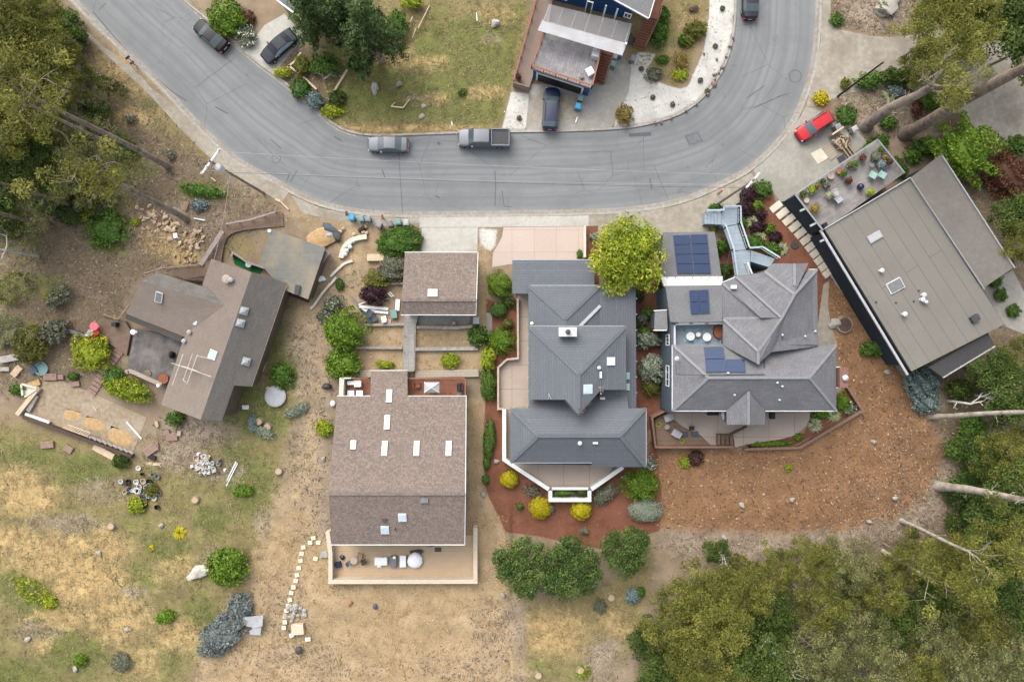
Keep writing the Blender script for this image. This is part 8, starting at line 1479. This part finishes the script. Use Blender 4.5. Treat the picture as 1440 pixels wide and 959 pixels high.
# ------------------------------------------------------------------ grass, chips, litter (stuff)
def scatter(layers, n, lo=.25, seed=1, region=None):
    rng = np.random.default_rng(seed); x = rng.uniform(-61, 61, n); y = rng.uniform(-41, 41, n); i = np.clip(np.searchsorted(xs, x), 1, nx - 1); j = np.clip(np.searchsorted(ys, y), 1, ny - 1)
    w = np.max([W[k][j, i] * f for k, f in layers], axis=0); patch = (np.sin(x * 1.7 + np.sin(y * 1.3) * 2) * np.sin(y * 1.9 + np.sin(x * .9) * 2)) * .25
    ok = (rng.random(n) < np.clip(w + patch - lo, 0, 1)) & (rd[j, i] < -5) & (w > .1)
    for pl_ in SHEETS: ok &= ~(sdist(pl_, x * 12 + 720, 479.5 - y * 12) > 0)
    return x[ok], y[ok], GZ[j, i][ok], rng
def blades(name, layers, n, mt, L, wd, seed, per=6, flat_=.95):
    x, y, z, rng = scatter(layers, n, seed=seed); m = len(x); x, y, z = [np.repeat(q_, per) for q_ in (x, y, z)]; k = len(x); x = x + rng.normal(size=k) * .13; y = y + rng.normal(size=k) * .13; a_ = rng.uniform(0, 6.28, k); l = L * rng.uniform(.5, 1.4, k); dx, dy = np.cos(a_) * l * flat_ * rng.uniform(.4, 1.5, k), np.sin(a_) * l * flat_ * rng.uniform(.4, 1.5, k); h = l * .38
    b0 = np.c_[x - np.sin(a_) * wd, y + np.cos(a_) * wd, z - .02]; b1 = np.c_[x + np.sin(a_) * wd, y - np.cos(a_) * wd, z - .02]; tp = np.c_[x + dx, y + dy, z + h]
    v = np.stack([b0, b1, tp], 1).reshape(-1, 3); f = np.arange(3 * k).reshape(k, 3); tn = np.repeat(np.clip(np.repeat(.5 + rng.normal(size=m) * .16, per) + rng.normal(size=k) * .12, 0, 1), 3)
    o = bpy.data.objects.new(name, fast_mesh(name, v, f, [mt], tn)); COL.objects.link(o); return tag(struct(o, 'stuff'), name.replace('_', ' ') + ' covering the open ground between houses', 'grass')
foliage('straw_blade', (.20, .135, .062), (.35, .245, .12), (.52, .39, .21), .15); foliage('green_blade', (.045, .06, .012), (.11, .122, .034), (.22, .22, .08), .15); foliage('olive_blade', (.09, .075, .03), (.19, .155, .07), (.33, .27, .14), .15)
foliage('chip', (.06, .03, .016), (.16, .085, .044), (.42, .30, .19), 0.); foliage('bark_chip', (.075, .027, .015), (.14, .056, .032), (.25, .12, .075), 0.); foliage('litter', (.045, .033, .024), (.145, .105, .075), (.38, .30, .22), 0.)
blades('dry_straw_grass', [('straw', 1.), ('tan', .55)], 60000, 'straw_blade', .38, .035, 51); blades('green_grass', [('green', 1.)], 60000, 'green_blade', .32, .038, 52); blades('olive_grass', [('olive', .9)], 60000, 'olive_blade', .36, .035, 53)
def flakes(name, layers, n, mt, L, asp, seed, lab, tilt=.35):
    x, y, z, rng = scatter(layers, n, seed=seed, lo=.15); k = len(x); nn = np.c_[rng.normal(size=(k, 2)) * tilt, np.ones(k)]; nn /= np.linalg.norm(nn, axis=1)[:, None]; l = L * rng.uniform(.4, 1.7, k); v, f = quads(np.c_[x, y, z + .035], nn, l, l * asp, rng)
    o = bpy.data.objects.new(name, fast_mesh(name, v, f, [mt], np.repeat(np.clip(.45 + rng.normal(size=k) * .22, 0, 1), 4))); COL.objects.link(o); tag(struct(o, 'stuff'), lab, 'litter')
flakes('wood_chips', [('chips', 1.)], 150000, 'chip', .26, .42, 61, 'orange-brown wood chips spread between the grey house and the wood'); flakes('bark_mulch', [('mulch', .8)], 90000, 'bark_chip', .14, .5, 62, 'red bark mulch in the garden beds'); flakes('leaf_litter', [('litter', .9), ('grey', .9)], 260000, 'litter', .36, .2, 63, 'dry leaf and twig litter under the trees')
flakes('white_pebbles', [('gravel', 1.)], 40000, 'pebble' if 'pebble' in M else 'chip', .14, .8, 64, 'white gravel beside the curving kerb') if False else None
foliage('pebble', (.17, .16, .14), (.36, .345, .31), (.56, .54, .50), 0.); flakes('white_pebbles', [('gravel', 1.)], 60000, 'pebble', .16, .8, 64, 'white gravel beside the curving kerb')
# ------------------------------------------------------------------ camera, light
EL, AZ = 46, -28      # sun height and bearing (0 = top of the photo, clockwise)
cam = bpy.data.cameras.new('camera'); cam.sensor_width = 36; cam.lens = 24; cam.clip_end = 6000; cam.clip_start = .5
co_ = bpy.data.objects.new('camera', cam); co_.location = (0, 0, CAMH); co_.rotation_euler = (0, 0, 0); COL.objects.link(co_); SC.camera = co_
wd = bpy.data.worlds.new('World'); SC.world = wd; wd.use_nodes = True; nt = wd.node_tree; sky = nt.nodes.new('ShaderNodeTexSky'); sky.sky_type = 'NISHITA'; sky.sun_disc = False; sky.sun_elevation = R(EL); sky.sun_rotation = R(AZ); sky.dust_density = 4; sky.air_density = 1.; sky.ozone_density = .6
hs = nt.nodes.new('ShaderNodeHueSaturation'); hs.inputs['Saturation'].default_value = .4; nt.links.new(sky.outputs[0], hs.inputs['Color']); nt.links.new(hs.outputs[0], nt.nodes['Background'].inputs[0]); nt.nodes['Background'].inputs[1].default_value = .15
sl = bpy.data.lights.new('sun', 'SUN'); sl.energy = 1.0; sl.angle = R(60); sl.color = (1, .965, .91); so = bpy.data.objects.new('sun', sl); COL.objects.link(so)
dv = Vector((math.sin(R(AZ)) * math.cos(R(EL)), math.cos(R(AZ)) * math.cos(R(EL)), math.sin(R(EL)))); so.rotation_euler = dv.to_track_quat('Z', 'Y').to_euler(); so.location = dv * 60
SC.view_settings.view_transform = 'Standard'; SC.view_settings.look = 'None'; SC.view_settings.exposure = 1.32; SC.view_settings.gamma = 1
SC.render.engine = 'CYCLES'; SC.cycles.use_denoising = True; SC.cycles.max_bounces = 5; SC.cycles.transparent_max_bounces = 6
